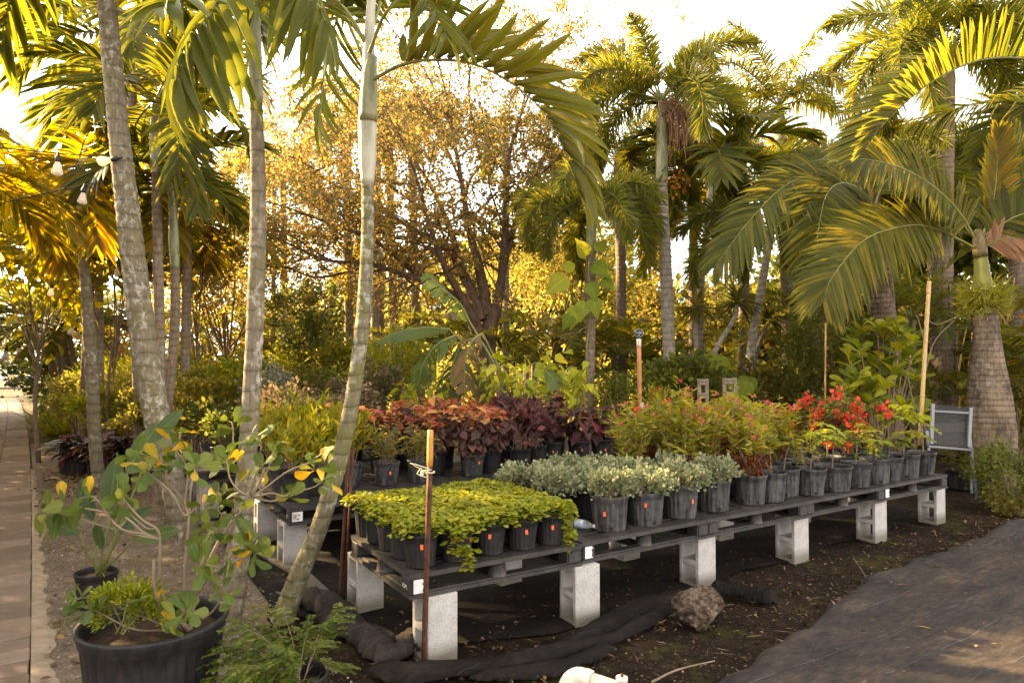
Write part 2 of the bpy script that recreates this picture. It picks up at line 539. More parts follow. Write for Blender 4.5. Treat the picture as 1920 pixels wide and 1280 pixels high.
M['petal_pink'] = leafmat('petal_pink', [(0, (.55, .03, .09)), (.7, (.65, .08, .16)), (1, (.7, .3, .35))], tfac=.3, tval=1.2, thue=.5, tsat=1.0, spec=.2)
M['fruit_fibre'] = leafmat('fruit_fibre', [(0, (.25, .26, .025)), (1, (.40, .38, .05))], tfac=.3, tval=1.4)
M['fruit_orange'] = leafmat('fruit_orange', [(0, (.3, .07, .02)), (1, (.5, .18, .05))], tfac=.2, tval=1.2, thue=.5)
M['twig'] = simple('twig', (.19, .135, .085), .8, var=.4)
M['twig_pale'] = simple('twig_pale', (.17, .13, .085), .8, var=.35)
M['petiole'] = simple('petiole', (.15, .16, .045), .5, var=.3)
M['rachis'] = simple('rachis', (.16, .16, .035), .45, var=.3)
M['soil_pot'] = simple('potting_soil', (.05, .034, .022), .95, .8, 60, .5, 40, spec=.1)
M['rust'] = simple('rusty_steel', (.045, .026, .02), .75, .4, 90, .55, 25, col2=(.13, .05, .022), metal=.3)
M['orange_paint'] = simple('stake_top_wood', (.42, .2, .04), .65, .2, 60, .25, 12, stretch=(8, 8, 1))
M['bamboo'] = simple('bamboo_cane', (.46, .31, .13), .5, .1, 50, .25, 9, stretch=(6, 6, 1))
M['riser_pipe'] = simple('riser_pipe', (.36, .15, .055), .6, .1, 50, .25, 12)
M['pvc'] = simple('pvc_white', (.52, .47, .38), .4, .03, 30, .06, 5)
M['greywood'] = simple('weathered_wood', (.10, .085, .07), .85, .7, 30, .45, 9, stretch=(1, 12, 6))
M['tanwood'] = simple('tan_wood', (.19, .145, .10), .8, .4, 30, .3, 9, stretch=(4, 4, 1))
M['sticker'] = simple('orange_sticker', (.85, .13, .03), .55, var=.1)
M['white_label'] = simple('paper_label', (.62, .60, .60), .7, .1, 60, .18, 30)
M['ink'] = simple('label_ink', (.03, .03, .035), .7, var=.1)
M['print_white'] = simple('print_white', (.66, .62, .55), .6, var=.1)
M['alu'] = simple('grey_frame', (.16, .175, .19), .55, var=.1, metal=.2)
M['cap_black'] = simple('black_socket', (.015, .015, .015), .5)
M['wire'] = simple('black_wire', (.012, .012, .012), .5)
M['twine'] = simple('twine', (.55, .46, .30), .8)
M['green_tie'] = simple('green_tie', (.02, .25, .16), .5)
M['red_tag'] = simple('red_tag', (.62, .02, .025), .5)
M['brass'] = simple('sprinkler_metal', (.16, .17, .2), .35, metal=.8)
M['yellow_dead'] = simple('fallen_leaf', (.30, .17, .05), .7, var=.5, vscale=3, col2=(.42, .2, .05))
M['litter'] = leafmat('leaf_litter', [(0, (.05, .03, .018)), (.5, (.13, .075, .035)), (.85, (.25, .14, .06)), (1, (.40, .28, .16))], tfac=.1, tval=1.1, thue=.5, rough=.8, spec=.2)

def _bulb():
    m, nt, out = newmat('frosted_bulb')
    finish(nt, out, (.85, .8, .72), .3, None, .5, trans=(.95, .85, .7), tfac=.55)
    return m
M['bulb'] = _bulb()

def _bottle():
    m, nt, out = newmat('clear_plastic')
    finish(nt, out, (.8, .82, .84), .08, None, .5, Transmission_Weight=.85, IOR=1.2)
    return m
M['plastic'] = _bottle()

def _mesh_fabric():
    m, nt, out = newmat('mesh_sling')
    tc = N(nt, "ShaderNodeTexCoord")
    p = finish(nt, out, (.018, .018, .02), .7)
    tr = N(nt, "ShaderNodeBsdfTransparent")
    mx = N(nt, "ShaderNodeMixShader", i_0=.28)
    nt.links.new(p.outputs[0], mx.inputs[1])
    nt.links.new(tr.outputs[0], mx.inputs[2])
    nt.links.new(mx.outputs[0], out.inputs[0])
    return m
M['sling'] = _mesh_fabric()

def _pot(name, base, dust, amount):
    m, nt, out = newmat(name)
    tc = N(nt, "ShaderNodeTexCoord")
    oi = N(nt, "ShaderNodeObjectInfo")
    off = N(nt, "ShaderNodeVectorMath", operation='ADD')
    nt.links.new(tc.outputs['Object'], off.inputs[0])
    cmb = N(nt, "ShaderNodeCombineXYZ")
    for i in range(3):
        nt.links.new(mathn(nt, 'MULTIPLY', oi.outputs['Random'], 7.0 + i), cmb.inputs[i])
    nt.links.new(cmb.outputs[0], off.inputs[1])
    streak = noise(nt, mapped(nt, off.outputs[0], (22, 22, 2.2)), 1.0, 4, .7)
    spl = noise(nt, off.outputs[0], 26, 5, .7)
    f = mathn(nt, 'MULTIPLY', ramp(nt, mathn(nt, 'ADD', mathn(nt, 'MULTIPLY', streak, .65), mathn(nt, 'MULTIPLY', spl, .35)), [(.42, (0, 0, 0)), (.68, (1, 1, 1))]), amount)
    c = mixc(nt, f, base, dust)
    finish(nt, out, c, .55, bumpn(nt, spl, .15, .004), .3)
    return m
M['pot_black'] = _pot('pot_black', (.009, .009, .010), (.055, .05, .047), .4)
M['pot_grey'] = _pot('pot_dusty', (.016, .0165, .018), (.13, .127, .124), .8)
M['pot_hole'] = simple('drain_hole', (.01, .008, .007), .9)

def _cmu():
    m, nt, out = newmat('concrete_block')
    tc = N(nt, "ShaderNodeTexCoord")
    o = tc.outputs['Object']
    big = noise(nt, o, 5, 4)
    c = ramp(nt, big, [(.3, (.33, .315, .30)), (.7, (.50, .48, .455))])
    vor = N(nt, "ShaderNodeTexVoronoi", i_Scale=150.0)
    nt.links.new(o, vor.inputs['Vector'])
    pit = noise(nt, o, 150, 3, .7)
    pits = ramp(nt, pit, [(.36, (1, 1, 1)), (.44, (0, 0, 0))])
    c = mixc(nt, mathn(nt, 'MULTIPLY', pits, .75), c, (.12, .11, .10))
    lt = ramp(nt, vor.outputs['Color'], [(.8, (0, 0, 0)), (.95, (1, 1, 1))])
    c = mixc(nt, mathn(nt, 'MULTIPLY', lt, .35), c, (.68, .66, .63))
    sp = N(nt, "ShaderNodeSeparateXYZ")
    nt.links.new(o, sp.inputs[0])
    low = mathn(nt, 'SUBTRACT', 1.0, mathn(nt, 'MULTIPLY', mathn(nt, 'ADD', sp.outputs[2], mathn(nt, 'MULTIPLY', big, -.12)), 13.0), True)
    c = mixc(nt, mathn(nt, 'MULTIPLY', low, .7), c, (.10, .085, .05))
    stain = ramp(nt, noise(nt, mapped(nt, o, (9, 9, 1.5)), 1.2, 4), [(.55, (0, 0, 0)), (.75, (1, 1, 1))])
    c = mixc(nt, mathn(nt, 'MULTIPLY', stain, .5), c, (.22, .19, .15))
    finish(nt, out, c, .95, bumpn(nt, mathn(nt, 'ADD', pit, mathn(nt, 'MULTIPLY', vor.outputs['Distance'], .5)), .8, .006), .15)
    return m
M['cmu'] = _cmu()

def _pallet():
    m, nt, out = newmat('black_pallet_plastic')
    tc = N(nt, "ShaderNodeTexCoord")
    g = N(nt, "ShaderNodeNewGeometry")
    o = tc.outputs['Object']
    a = noise(nt, o, 6, 5, .7)
    b = noise(nt, o, 45, 5, .75)
    f = ramp(nt, mathn(nt, 'ADD', mathn(nt, 'MULTIPLY', a, .6), mathn(nt, 'MULTIPLY', b, .4)), [(.42, (0, 0, 0)), (.66, (1, 1, 1))])
    c = mixc(nt, mathn(nt, 'MULTIPLY', f, .7), (.012, .012, .013), (.085, .072, .06))
    finish(nt, out, c, .55, bumpn(nt, b, .35, .006), .45)
    return m
M['pallet'] = _pallet()

def _palmbark(name, base, lich, moss, ringfreq=26.0, lichen=.6, mossy=.4, ringd=.45):
    m, nt, out = newmat(name)
    tc = N(nt, "ShaderNodeTexCoord")
    o = tc.outputs['Object']
    sp = N(nt, "ShaderNodeSeparateXYZ")
    nt.links.new(o, sp.inputs[0])
    wob = noise(nt, o, 3.0, 3)
    ph = mathn(nt, 'MULTIPLY', mathn(nt, 'ADD', sp.outputs[2], mathn(nt, 'MULTIPLY', wob, .09)), ringfreq)
    ring = mathn(nt, 'POWER', mathn(nt, 'ABSOLUTE', mathn(nt, 'SINE', ph)), .3)
    fib = noise(nt, mapped(nt, o, (45, 45, 6)), 1.0, 5, .7)
    c = ramp(nt, fib, [(.25, tuple(x * .55 for x in base)), (.75, tuple(x * 1.3 for x in base))])
    c = mixc(nt, mathn(nt, 'MULTIPLY', mathn(nt, 'SUBTRACT', 1.0, ring), ringd + .3), c, tuple(x * .3 for x in base))
    ms = ramp(nt, noise(nt, mapped(nt, o, (2.5, 2.5, 1.2)), 2.0, 5, .65), [(.45, (0, 0, 0)), (.65, (1, 1, 1))])
    c = mixc(nt, mathn(nt, 'MULTIPLY', ms, mossy), c, moss)
    li = ramp(nt, noise(nt, mapped(nt, o, (1, 1, .75), loc=(3, 1, 2)), 19.0, 4, .6, .3), [(.50, (0, 0, 0)), (.66, (1, 1, 1))])
    li2 = ramp(nt, noise(nt, mapped(nt, o, (1, 1, .6)), 2.2, 3), [(.42, (.0, .0, .0)), (.58, (1, 1, 1))])
    c = mixc(nt, mathn(nt, 'MULTIPLY', mathn(nt, 'MULTIPLY', li, li2), lichen), c, lich)
    h = mathn(nt, 'ADD', mathn(nt, 'MULTIPLY', ring, .6), mathn(nt, 'MULTIPLY', fib, .6))
    finish(nt, out, c, .9, bumpn(nt, h, .8, .02), .15)
    return m
M['bark_near'] = _palmbark('palm_bark_lichen', (.18, .15, .105), (.44, .42, .38), (.14, .125, .045), 24, .8, .5)
M['bark_green'] = _palmbark('palm_bark_mossy', (.16, .14, .085), (.42, .41, .36), (.125, .12, .032), 30, .7, .75)
M['bark_brown'] = _palmbark('palm_bark_brown', (.20, .15, .105), (.40, .38, .34), (.11, .09, .05), 34, .35, .3)
M['bark_pale'] = _palmbark('palm_bark_pale', (.30, .26, .21), (.48, .46, .42), (.14, .12, .06), 30, .5, .25, .6)
M['bark_bottle'] = _palmbark('palm_bark_bottle', (.22, .165, .115), (.36, .32, .27), (.025, .018, .012), 40, .4, .75)
M['shaft_green'] = simple('crownshaft_green', (.13, .16, .05), .4, .1, 30, .35, 3, stretch=(4, 4, 1), col2=(.34, .33, .19))
M['shaft_white'] = simple('crownshaft_white', (.33, .33, .22), .45, .08, 30, .3, 3, stretch=(4, 4, 1), col2=(.56, .53, .43))
M['shaft_brown'] = simple('crownshaft_brown', (.12, .085, .03), .5, .2, 30, .4, 5, stretch=(6, 6, 1))
M['shaft_yellow'] = simple('crownshaft_yellow', (.19, .19, .03), .5, .1, 30, .3, 4, stretch=(6, 6, 1))
M['bark_oak'] = simple('oak_bark', (.12, .078, .052), .9, 1.0, 28, .5, 7, spec=.15, stretch=(3, 3, 1))
M['bark_tree'] = simple('tree_bark', (.16, .12, .085), .9, .6, 30, .4, 8, spec=.15)

def _ground(name, c0, c1, c2, moss, mossamt, bump=.8, bs=70, specks=.4):
    m, nt, out = newmat(name)
    tc = N(nt, "ShaderNodeTexCoord")
    o = tc.outputs['Object']
    a = noise(nt, o, 1.3, 6, .65)
    b = noise(nt, o, bs, 5, .75)
    d = noise(nt, o, 11, 5, .7)
    c = ramp(nt, mathn(nt, 'ADD', mathn(nt, 'MULTIPLY', a, .45), mathn(nt, 'MULTIPLY', d, .55)), [(.35, c0), (.52, c1), (.68, c2)])
    c = mixc(nt, .55, c, mixc(nt, b, (.35, .35, .35), (1.65, 1.6, 1.55)), 'MULTIPLY')
    vor = N(nt, "ShaderNodeTexVoronoi", i_Scale=bs * 1.2)
    nt.links.new(o, vor.inputs['Vector'])
    lt = ramp(nt, vor.outputs['Color'], [(.82, (0, 0, 0)), (.93, (1, 1, 1))])
    c = mixc(nt, mathn(nt, 'MULTIPLY', lt, specks), c, tuple(min(1, x * 2.0 + .05) for x in c2))
    if mossamt:
        mm = ramp(nt, noise(nt, o, 2.1, 5, .7), [(.53, (0, 0, 0)), (.66, (1, 1, 1))])
        c = mixc(nt, mathn(nt, 'MULTIPLY', mm, mossamt), c, moss)
    h = mathn(nt, 'ADD', mathn(nt, 'ADD', b, mathn(nt, 'MULTIPLY', vor.outputs['Distance'], .6)), mathn(nt, 'MULTIPLY', d, .7))
    finish(nt, out, c, .95, bumpn(nt, h, bump, .02), .1)
    return m
M['soil'] = _ground('dark_soil', (.009, .006, .004), (.020, .013, .008), (.055, .033, .019), (.07, .07, .012), .55, specks=.5)
M['gravel'] = _ground('gravel', (.105, .083, .062), (.17, .137, .105), (.25, .21, .17), (.13, .115, .02), .6, .9, 55, .5)
M['far_ground'] = _ground('far_soil', (.06, .045, .025), (.11, .085, .045), (.18, .14, .075), (.09, .09, .02), .6)

def _paver():
    m, nt, out = newmat('clay_paver')
    tc = N(nt, "ShaderNodeTexCoord")
    oi = N(nt, "ShaderNodeObjectInfo")
    g = N(nt, "ShaderNodeNewGeometry")
    wp = g.outputs['Position']
    c = ramp(nt, oi.outputs['Random'], [(0, (.135, .100, .078)), (.5, (.175, .132, .103)), (1, (.215, .165, .13))])
    a = noise(nt, wp, 9, 5, .7)
    b = noise(nt, wp, 70, 4, .75)
    c = mixc(nt, .6, c, mixc(nt, a, (.5, .5, .5), (1.45, 1.42, 1.4)), 'MULTIPLY')
    c = mixc(nt, .4, c, mixc(nt, b, (.5, .5, .5), (1.5, 1.5, 1.5)), 'MULTIPLY')
    finish(nt, out, c, .9, bumpn(nt, b, .4, .006), .15)
    return m
M['paver'] = _paver()
M['kerb'] = simple('kerb_mortar', (.27, .215, .16), .9, .5, 60, .3, 9, spec=.1)
M['joint'] = simple('joint_sand', (.07, .05, .035), .95, .5, 60, .3, 12)

def _cloth(dk=1.0):
    m, nt, out = newmat('weed_cloth')
    tc = N(nt, "ShaderNodeTexCoord")
    o = mapped(nt, tc.outputs['Object'], (1, 1, 1), (0, 0, -YAW))
    a = noise(nt, mapped(nt, o, (.7, 2.2, 1)), 1.6, 6, .7)
    b = noise(nt, mapped(nt, o, (1, 3.5, 1)), 9.0, 6, .75)
    d = noise(nt, o, 55, 4, .75)
    c = ramp(nt, mathn(nt, 'ADD', mathn(nt, 'MULTIPLY', a, .5), mathn(nt, 'MULTIPLY', b, .5)),
             [(.36, (.024, .022, .022)), (.48, (.045, .039, .036)), (.57, (.074, .057, .046)), (.70, (.15, .115, .085))])
    c = mixc(nt, .5, c, mixc(nt, d, (.55, .55, .55), (1.4, 1.4, 1.4)), 'MULTIPLY')
    sp = N(nt, "ShaderNodeSeparateXYZ")
    nt.links.new(o, sp.inputs[0])
    wob = mathn(nt, 'MULTIPLY', noise(nt, o, 2.5, 2), .05)
    yy = mathn(nt, 'FRACT', mathn(nt, 'MULTIPLY', mathn(nt, 'ADD', sp.outputs[1], wob), 3.3))
    line = mathn(nt, 'LESS_THAN', yy, .012)
    brk = mathn(nt, 'GREATER_THAN', noise(nt, o, 5.0, 2), .46)
    c = mixc(nt, mathn(nt, 'MULTIPLY', mathn(nt, 'MULTIPLY', line, brk), .4), c, (.17, .20, .27))
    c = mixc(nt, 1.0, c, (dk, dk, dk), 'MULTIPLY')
    wv = N(nt, "ShaderNodeTexWave", i_Scale=140.0)
    nt.links.new(o, wv.inputs['Vector'])
    finish(nt, out, c, .85, bumpn(nt, mathn(nt, 'ADD', b, mathn(nt, 'MULTIPLY', wv.outputs[0], .15)), .8, .014), .12)
    return m
M['cloth'] = _cloth()
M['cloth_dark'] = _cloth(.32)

def _rock():
    m, nt, out = newmat('limestone_rock')
    tc = N(nt, "ShaderNodeTexCoord")
    o = tc.outputs['Object']
    a = noise(nt, o, 9, 6, .75)
    b = noise(nt, o, 34, 5, .75)
    c = ramp(nt, mathn(nt, 'ADD', mathn(nt, 'MULTIPLY', a, .5), mathn(nt, 'MULTIPLY', b, .5)), [(.38, (.014, .010, .008)), (.48, (.075, .05, .032)), (.58, (.2, .155, .115)), (.68, (.46, .41, .36))])
    finish(nt, out, c, .9, bumpn(nt, b, 1.0, .03), .15)
    return m
M['rock'] = _rock()
# ------------------------------------------------------------------ the ground
def sheet(name, mat, pts_fn, nu, nv, kind='structure', smooth=True):
    u, v = np.meshgrid(np.linspace(0, 1, nu), np.linspace(0, 1, nv), indexing='ij')
    V = pts_fn(u.ravel(), v.ravel())
    i, j = np.meshgrid(np.arange(nu - 1), np.arange(nv - 1), indexing='ij')
    a = (i * nv + j).ravel()
    F4 = np.stack([a, a + nv, a + nv + 1, a + 1], -1)
    o = add(name, mk(name, geo(V, E3, F4), mat, smooth))
    if kind:
        o['kind'] = kind
    return o

def en_arr(e, n, z):
    q = J0[None] + e[:, None] * EV[None] + n[:, None] * NV[None]
    return np.column_stack([q, z])

def f_ground(u, v):
    x = -90 + 180 * u
    y = -40 + 200 * v
    return np.column_stack([x, y, np.full_like(x, -0.04)])
sheet('ground', M['far_ground'], f_ground, 40, 40)

def f_soil(u, v):
    e = -.5 + 13.5 * u
    n = -5 + 13 * v
    p = np.column_stack([e, n])
    z = -.012 + .012 * rnoise(p, 2.2, 3) + .007 * rnoise(p, 9, 4)
    return en_arr(e, n, z)
sheet('soil_bed', M['soil'], f_soil, 170, 170)

def path_edge(n):
    return -1.745 - .044 * n - .0006 * n * n

def f_gravel(u, v):
    n = -2.5 + 16 * v
    e0 = path_edge(n) + .03
    e1 = np.interp(n, [-2.5, -.3, .3, .9, 1.6, 2.6, 4, 9, 14], [-.55, -.55, -.62, -.55, -.25, -.35, -.3, -.5, -.8])
    e1 = e1 + .06 * np.sin(n * 5.1) + .04 * np.sin(n * 11.7 + 1)
    e = e0 + (e1 - e0) * u
    p = np.column_stack([e, n])
    z = .004 + .006 * rnoise(p, 3, 8) + .003 * rnoise(p, 12, 9)
    z = z - np.clip((u - .93) / .07, 0, 1) * .025
    return en_arr(e, n, z)
sheet('gravel_strip', M['gravel'], f_gravel, 50, 240)

def f_under(u, v):
    e = -.42 + 7.0 * u
    n = np.interp(e, [-.42, 0, 1, 6.6], [1.5, .15, -.03, .3]) + (4.9 - .15) * v
    n = n + .05 * np.sin(e * 4.7) * (1 - v)
    p = np.column_stack([e, n])
    z = .006 + .009 * rnoise(p, 2.6, 21) + .012 * np.abs(rnoise(p * np.array([1, 2.2]), 2.0, 22)) ** 2
    return en_arr(e, n, z)
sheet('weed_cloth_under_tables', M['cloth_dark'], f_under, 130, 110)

# the big sheet of weed cloth on the right
def f_cloth(u, v):
    e = .1 + 13 * u
    edge = np.interp(e, [0, .8, 1.35, 2.07, 2.6, 3.11, 3.6, 3.96, 4.92, 5.96, 7.2, 13.2], [-1.35, -1.2, -1.07, -.95, -.83, -.66, -.55, -.50, -.47, -.40, -.42, -.3])
    edge = edge + .018 * np.sin(e * 7.3) + .012 * np.sin(e * 17 + 2)
    n = edge - 5.5 * v ** 1.6
    p = np.column_stack([e, n])
    q = np.column_stack([e * .8 + n * .5, n * 1.6 - e * .5])
    z = .016 + .014 * rnoise(p, 1.5, 31) + .04 * np.abs(rnoise(q, 2.1, 32)) ** 1.4 + .012 * np.abs(rnoise(q * np.array([.6, 2.2]), 4.5, 35)) + .004 * rnoise(p, 11, 33)
    dist = edge - n
    z = z + .035 * np.exp(-((dist - .10) / .09) ** 2) * (.5 + .5 * rnoise(p, 1.6, 34)) - .02 * np.exp(-(dist / .03) ** 2)
    far = np.exp(-((e - 6.3) / .5) ** 2) * np.exp(-((dist - .12) / .12) ** 2)
    z = z + .09 * far
    return en_arr(e, n, np.maximum(z, .001))
sheet('weed_cloth_sheet', M['cloth'], f_cloth, 260, 130)

# the paved path and its edging
path = sheet('path', M['joint'], lambda u, v: en_arr(path_edge(-3 + 36 * v) - 2.2 * (1 - u), -3 + 36 * v, np.full_like(u, .001)), 8, 80)
PB = []
for k in range(5):
    L_, W_ = .2, .2
    g = box(-.208 + random.uniform(0, .004), .208 - random.uniform(0, .004), -.098, .098, -.02, .018 + k * .001)
    PB.append(bevelled('paver', g, M['paver'], .006))
npav = 0
n_ = -1.2
rows = []
while n_ < 30:
    rows.append(n_)
    n_ += .2 if n_ < 3.6 else (.28 if n_ < 8 else .43)
for ri, nn in enumerate(rows):
    step = (rows[ri + 1] - nn) if ri + 1 < len(rows) else .43
    cols = 2 if nn < 3 else (3 if nn < 9 else 4)
    for c in range(cols):
        if npav >= 296:
            break
        cw = .42
        ee = path_edge(nn) - cw * (c + .5) + random.uniform(-.004, .004)
        q = EN(ee, nn + step / 2)
        o = add('paver', random.choice(PB), path, loc=(q[0], q[1], random.uniform(-.004, .004)), rot=(random.uniform(-.008, .008), random.uniform(-.008, .008), YAW + R(random.uniform(-1, 1)) + .044))
        o.scale = (1, step / .2 * .985, 1)
        npav += 1
far_pavers = []
for nn in np.arange(rows[-1] + .43, 33, .43):
    for c in range(4):
        q = EN(path_edge(nn) - .42 * (c + .5), nn)
        far_pavers.append(box(q[0] - .2, q[0] + .2, q[1] - .2, q[1] + .2, -.02, .016, 0, YAW))
add('far_paving', mk('far_paving', far_pavers, M['paver'], False), path, kind='stuff')

def f_kerb(u, v):
    n = -2.5 + 12 * v
    wdt = np.interp(n, [-2.5, 1.5, 3, 5, 10], [.10, .115, .09, .06, .05]) + .016 * np.sin(n * 9) + .012 * np.sin(n * 23 + 1)
    e = path_edge(n) + .006 + wdt * u
    z = .016 - .012 * u ** 2 + .002 * np.sin(n * 40)
    return en_arr(e, n, z)
sheet('kerb_mortar', M['kerb'], f_kerb, 6, 240)

# ------------------------------------------------------------------ concrete blocks
def cmu_mesh():
    xs = [0, .032, .162, .194]
    zs = [0, .034, .175, .215, .356, .39]
    solid = np.ones((3, 5), bool)
    solid[1, 1] = solid[1, 3] = False
    bm = bmesh.new()
    D = .194
    v = {}
    def vert(i, k, s):
        key = (i, k, s)
        if key not in v:
            # cores taper a little towards the far side
            x, z = xs[i], zs[k]
            v[key] = bm.verts.new((x - .097, (0 if s == 0 else D) - .097, z))
        return v[key]
    for i in range(3):
        for k in range(5):
            if not solid[i, k]:
                for a, b in (((i, k), (i + 1, k)), ((i + 1, k), (i + 1, k + 1)), ((i + 1, k + 1), (i, k + 1)), ((i, k + 1), (i, k))):
                    bm.faces.new((vert(*a, 1), vert(*b, 1), vert(*b, 0), vert(*a, 0)))
                continue
            bm.faces.new((vert(i, k, 0), vert(i + 1, k, 0), vert(i + 1, k + 1, 0), vert(i, k + 1, 0)))
            bm.faces.new((vert(i, k, 1), vert(i, k + 1, 1), vert(i + 1, k + 1, 1), vert(i + 1, k, 1)))
    for k in range(5):
        bm.faces.new((vert(0, k, 0), vert(0, k + 1, 0), vert(0, k + 1, 1), vert(0, k, 1)))
        bm.faces.new((vert(3, k, 0), vert(3, k, 1), vert(3, k + 1, 1), vert(3, k + 1, 0)))
    for i in range(3):
        bm.faces.new((vert(i, 0, 0), vert(i, 0, 1), vert(i + 1, 0, 1), vert(i + 1, 0, 0)))
        bm.faces.new((vert(i, 5, 0), vert(i + 1, 5, 0), vert(i + 1, 5, 1), vert(i, 5, 1)))
    bmesh.ops.recalc_face_normals(bm, faces=bm.faces[:])
    sharp = [e_ for e_ in bm.edges if len(e_.link_faces) == 2 and e_.calc_face_angle(0) > .5]
    bmesh.ops.bevel(bm, geom=sharp, offset=.007, segments=2, affect='EDGES', profile=.6)
    me = bpy.data.meshes.new('concrete_block')
    bm.to_mesh(me)
    bm.free()
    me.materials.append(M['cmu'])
    return me
CM = cmu_mesh()
# holes run along E: local y axis is turned onto E
def block(pos, yaw, label, group='concrete blocks under the pallet tables'):
    o = add('concrete_block', CM, loc=(pos[0], pos[1], -.004), rot=YAW + R(90) + R(yaw))
    return tag(o, label, 'concrete block', group)
def bl(e, n, yaw, label):
    return block(EN(e + .097, n + .097), yaw, label)
bl(.10, -.06, 3, 'speckled concrete block standing behind the rusty stake at the near corner of the front table')
bl(1.16, -.07, -4, 'concrete block under the first joint of the front table, right of the rusty stake')
bl(2.38, .02, 1, 'concrete block standing right behind the pitted rock')
bl(3.56, .03, -1, 'third concrete block from the far end of the front table, right of the rock')
bl(4.78, .03, -1, 'concrete block on mossy soil, second from the far end of the front table')
bl(6.02, .09, 2, 'concrete block at the far right end of the front table')
bl(.03, .90, 2, 'concrete block with sunlit rim under the back left corner of the front table')
for k, e in enumerate((1.15, 2.38, 3.6, 4.82, 6.0)):
    bl(e, .86, random.uniform(-3, 3), 'shadowed concrete block under the back edge of the front table, %s from the sunlit end' % ['first', 'second', 'third', 'fourth', 'fifth'][k])
bl(-.15, 2.16, 3, 'pale concrete block under the white sticker at the near corner of the back table')
bl(-.14, 3.15, -2, 'shaded concrete block behind the mossy leaning trunk under the back table')
bl(-.47, 4.44, 4, 'concrete block beneath the low table beside the gravel, farthest left of the blocks')
for k, (e, n) in enumerate(((1.1, 2.2), (2.3, 2.2), (3.5, 2.25), (1.1, 3.9), (2.3, 3.9), (.8, 4.6), (.9, 5.3), (-.45, 5.3))):
    bl(e, n, random.uniform(-4, 4), 'concrete block in deep shade under the back tables, ' + ['below the twiggy pots', 'below the copper leaved plants', 'below the dark red plants', 'behind the twiggy pots', 'behind the copper leaved plants', 'under the rear left table front', 'under the rear left table back', 'beside the gravel at the rear'][k])

# ------------------------------------------------------------------ pallets
PL, PW = 1.216, 1.016
def pallet_protos():
    deck = []
    zt, zb = .14, .112
    b = .115
    for (x0, x1, y0, y1) in ((0, PL, 0, b), (0, PL, PW - b, PW), (0, b, b, PW - b), (PL - b, PL, b, PW - b), (PL / 2 - .07, PL / 2 + .07, b, PW - b), (b, PL / 2 - .07, PW / 2 - .06, PW / 2 + .06), (PL / 2 + .07, PL - b, PW / 2 - .06, PW / 2 + .06)):
        deck.append(box(x0 + .001, x1 - .001, y0 + .001, y1 - .001, zb, zt))
    for (x0, x1) in ((b, PL / 2 - .07), (PL / 2 + .07, PL - b)):
        for (y0, y1) in ((b, PW / 2 - .06), (PW / 2 + .06, PW - b)):
            nx, ny = 6, 5
            for i in range(1, ny):
                y = y0 + (y1 - y0) * i / ny
                deck.append(box(x0, x1, y - .009, y + .009, zb + .004, zt - .002))
            for i in range(ny):
                ya, yb = y0 + (y1 - y0) * i / ny, y0 + (y1 - y0) * (i + 1) / ny
                for k in range(nx):
                    xa, xb = x0 + (x1 - x0) * k / nx, x0 + (x1 - x0) * (k + 1) / nx
                    if k % 2:
                        xa, xb = xb, xa
                    deck.append(bar((xa, ya, zt - .012), (xb, yb, zt - .012), .014, .014))
    dm = mk('top_deck', deck, M['pallet'], False)
    run = mk('runner', [box(0, PL, 0, .11, 0, .022), box(0.02, PL - .02, .02, .09, .022, .03)], M['pallet'], False)
    cross = mk('cross_runner', [box(0, .11, 0, .33, .001, .020), box(.03, .08, .02, .31, .020, .027)], M['pallet'], False)
    post = bevelled('post', [box(-.055, .055, -.055, .055, .022, .112), box(-.05, .05, -.062, -.055, .03, .10)], M['pallet'], .006)
    drum = mk('post', [lathe([(.062, .022), (.058, .03), (.05, .106), (.056, .112)], 20)], M['pallet'])
    return dm, run, cross, post, drum
DM, RUN, CROSS, POST, DRUM = pallet_protos()

def pallet(e, n, label, dz=0.0, yaw=0.0, tilt=(0, 0)):
    q = EN(e, n)
    t = thing('plastic_pallet', label, 'pallet', (q[0], q[1], .388 + dz), 0, 'black plastic pallets used as plant tables')
    t.rotation_euler = (tilt[0], tilt[1], YAW + R(yaw))
    add('top_deck', DM, t)
    for y in (0.0, PW / 2 - .055, PW - .11):
        add('runner', RUN, t, (0, y, 0))
    for x in (0.0, PL / 2 - .055, PL - .11):
        for y in (.115, .575):
            add('cross_runner', CROSS, t, (x, y, 0))
    for x in (.058, PL / 2, PL - .058):
        for y in (.065, PW / 2, PW - .065):
            corner = x != PL / 2 and y != PW / 2
            add('post', POST if corner else DRUM, t, (x, y, 0))
    return t
fp = []
for k, lab in enumerate(('black plastic pallet at the near end of the front row, under the yellow green groundcover', 'black pallet under the plastic bottle and the first grey leaved bushes', 'black pallet in the middle of the front row, left of the bare stems', 'black pallet under the dusty pots with bare stems and red flowers', 'black pallet at the far right end of the front row by the folding chair')):
    fp.append(pallet(1.218 * k + (.0 if k < 1 else .012), -.045 + (.0, .01, .02, .03, .05)[k], lab, dz=(0, .003, .002, .0, .002)[k], yaw=(-.5, .3, -.2, .3, .4)[k]))
bp = []
for k, lab in enumerate(('black lattice pallet with a white sticker on its corner post, back row', 'black lattice pallet under the twiggy and copper leaved pots', 'black pallet under the dark red leaved plants, shaded')):
    bp.append(pallet(-.13 + 1.222 * k, 2.04 + .02 * k, lab, yaw=(.6, .2, -.4)[k]))
for k, lab in enumerate(('shaded pallet of the back row under the yellow green shrubs', 'shaded pallet of the back row behind the copper leaved pots', 'shaded pallet of the back row behind the dark red plants')):
    bp.append(pallet(-.12 + 1.222 * k, 3.075 + .02 * k, lab, yaw=(.2, -.3, .4)[k]))
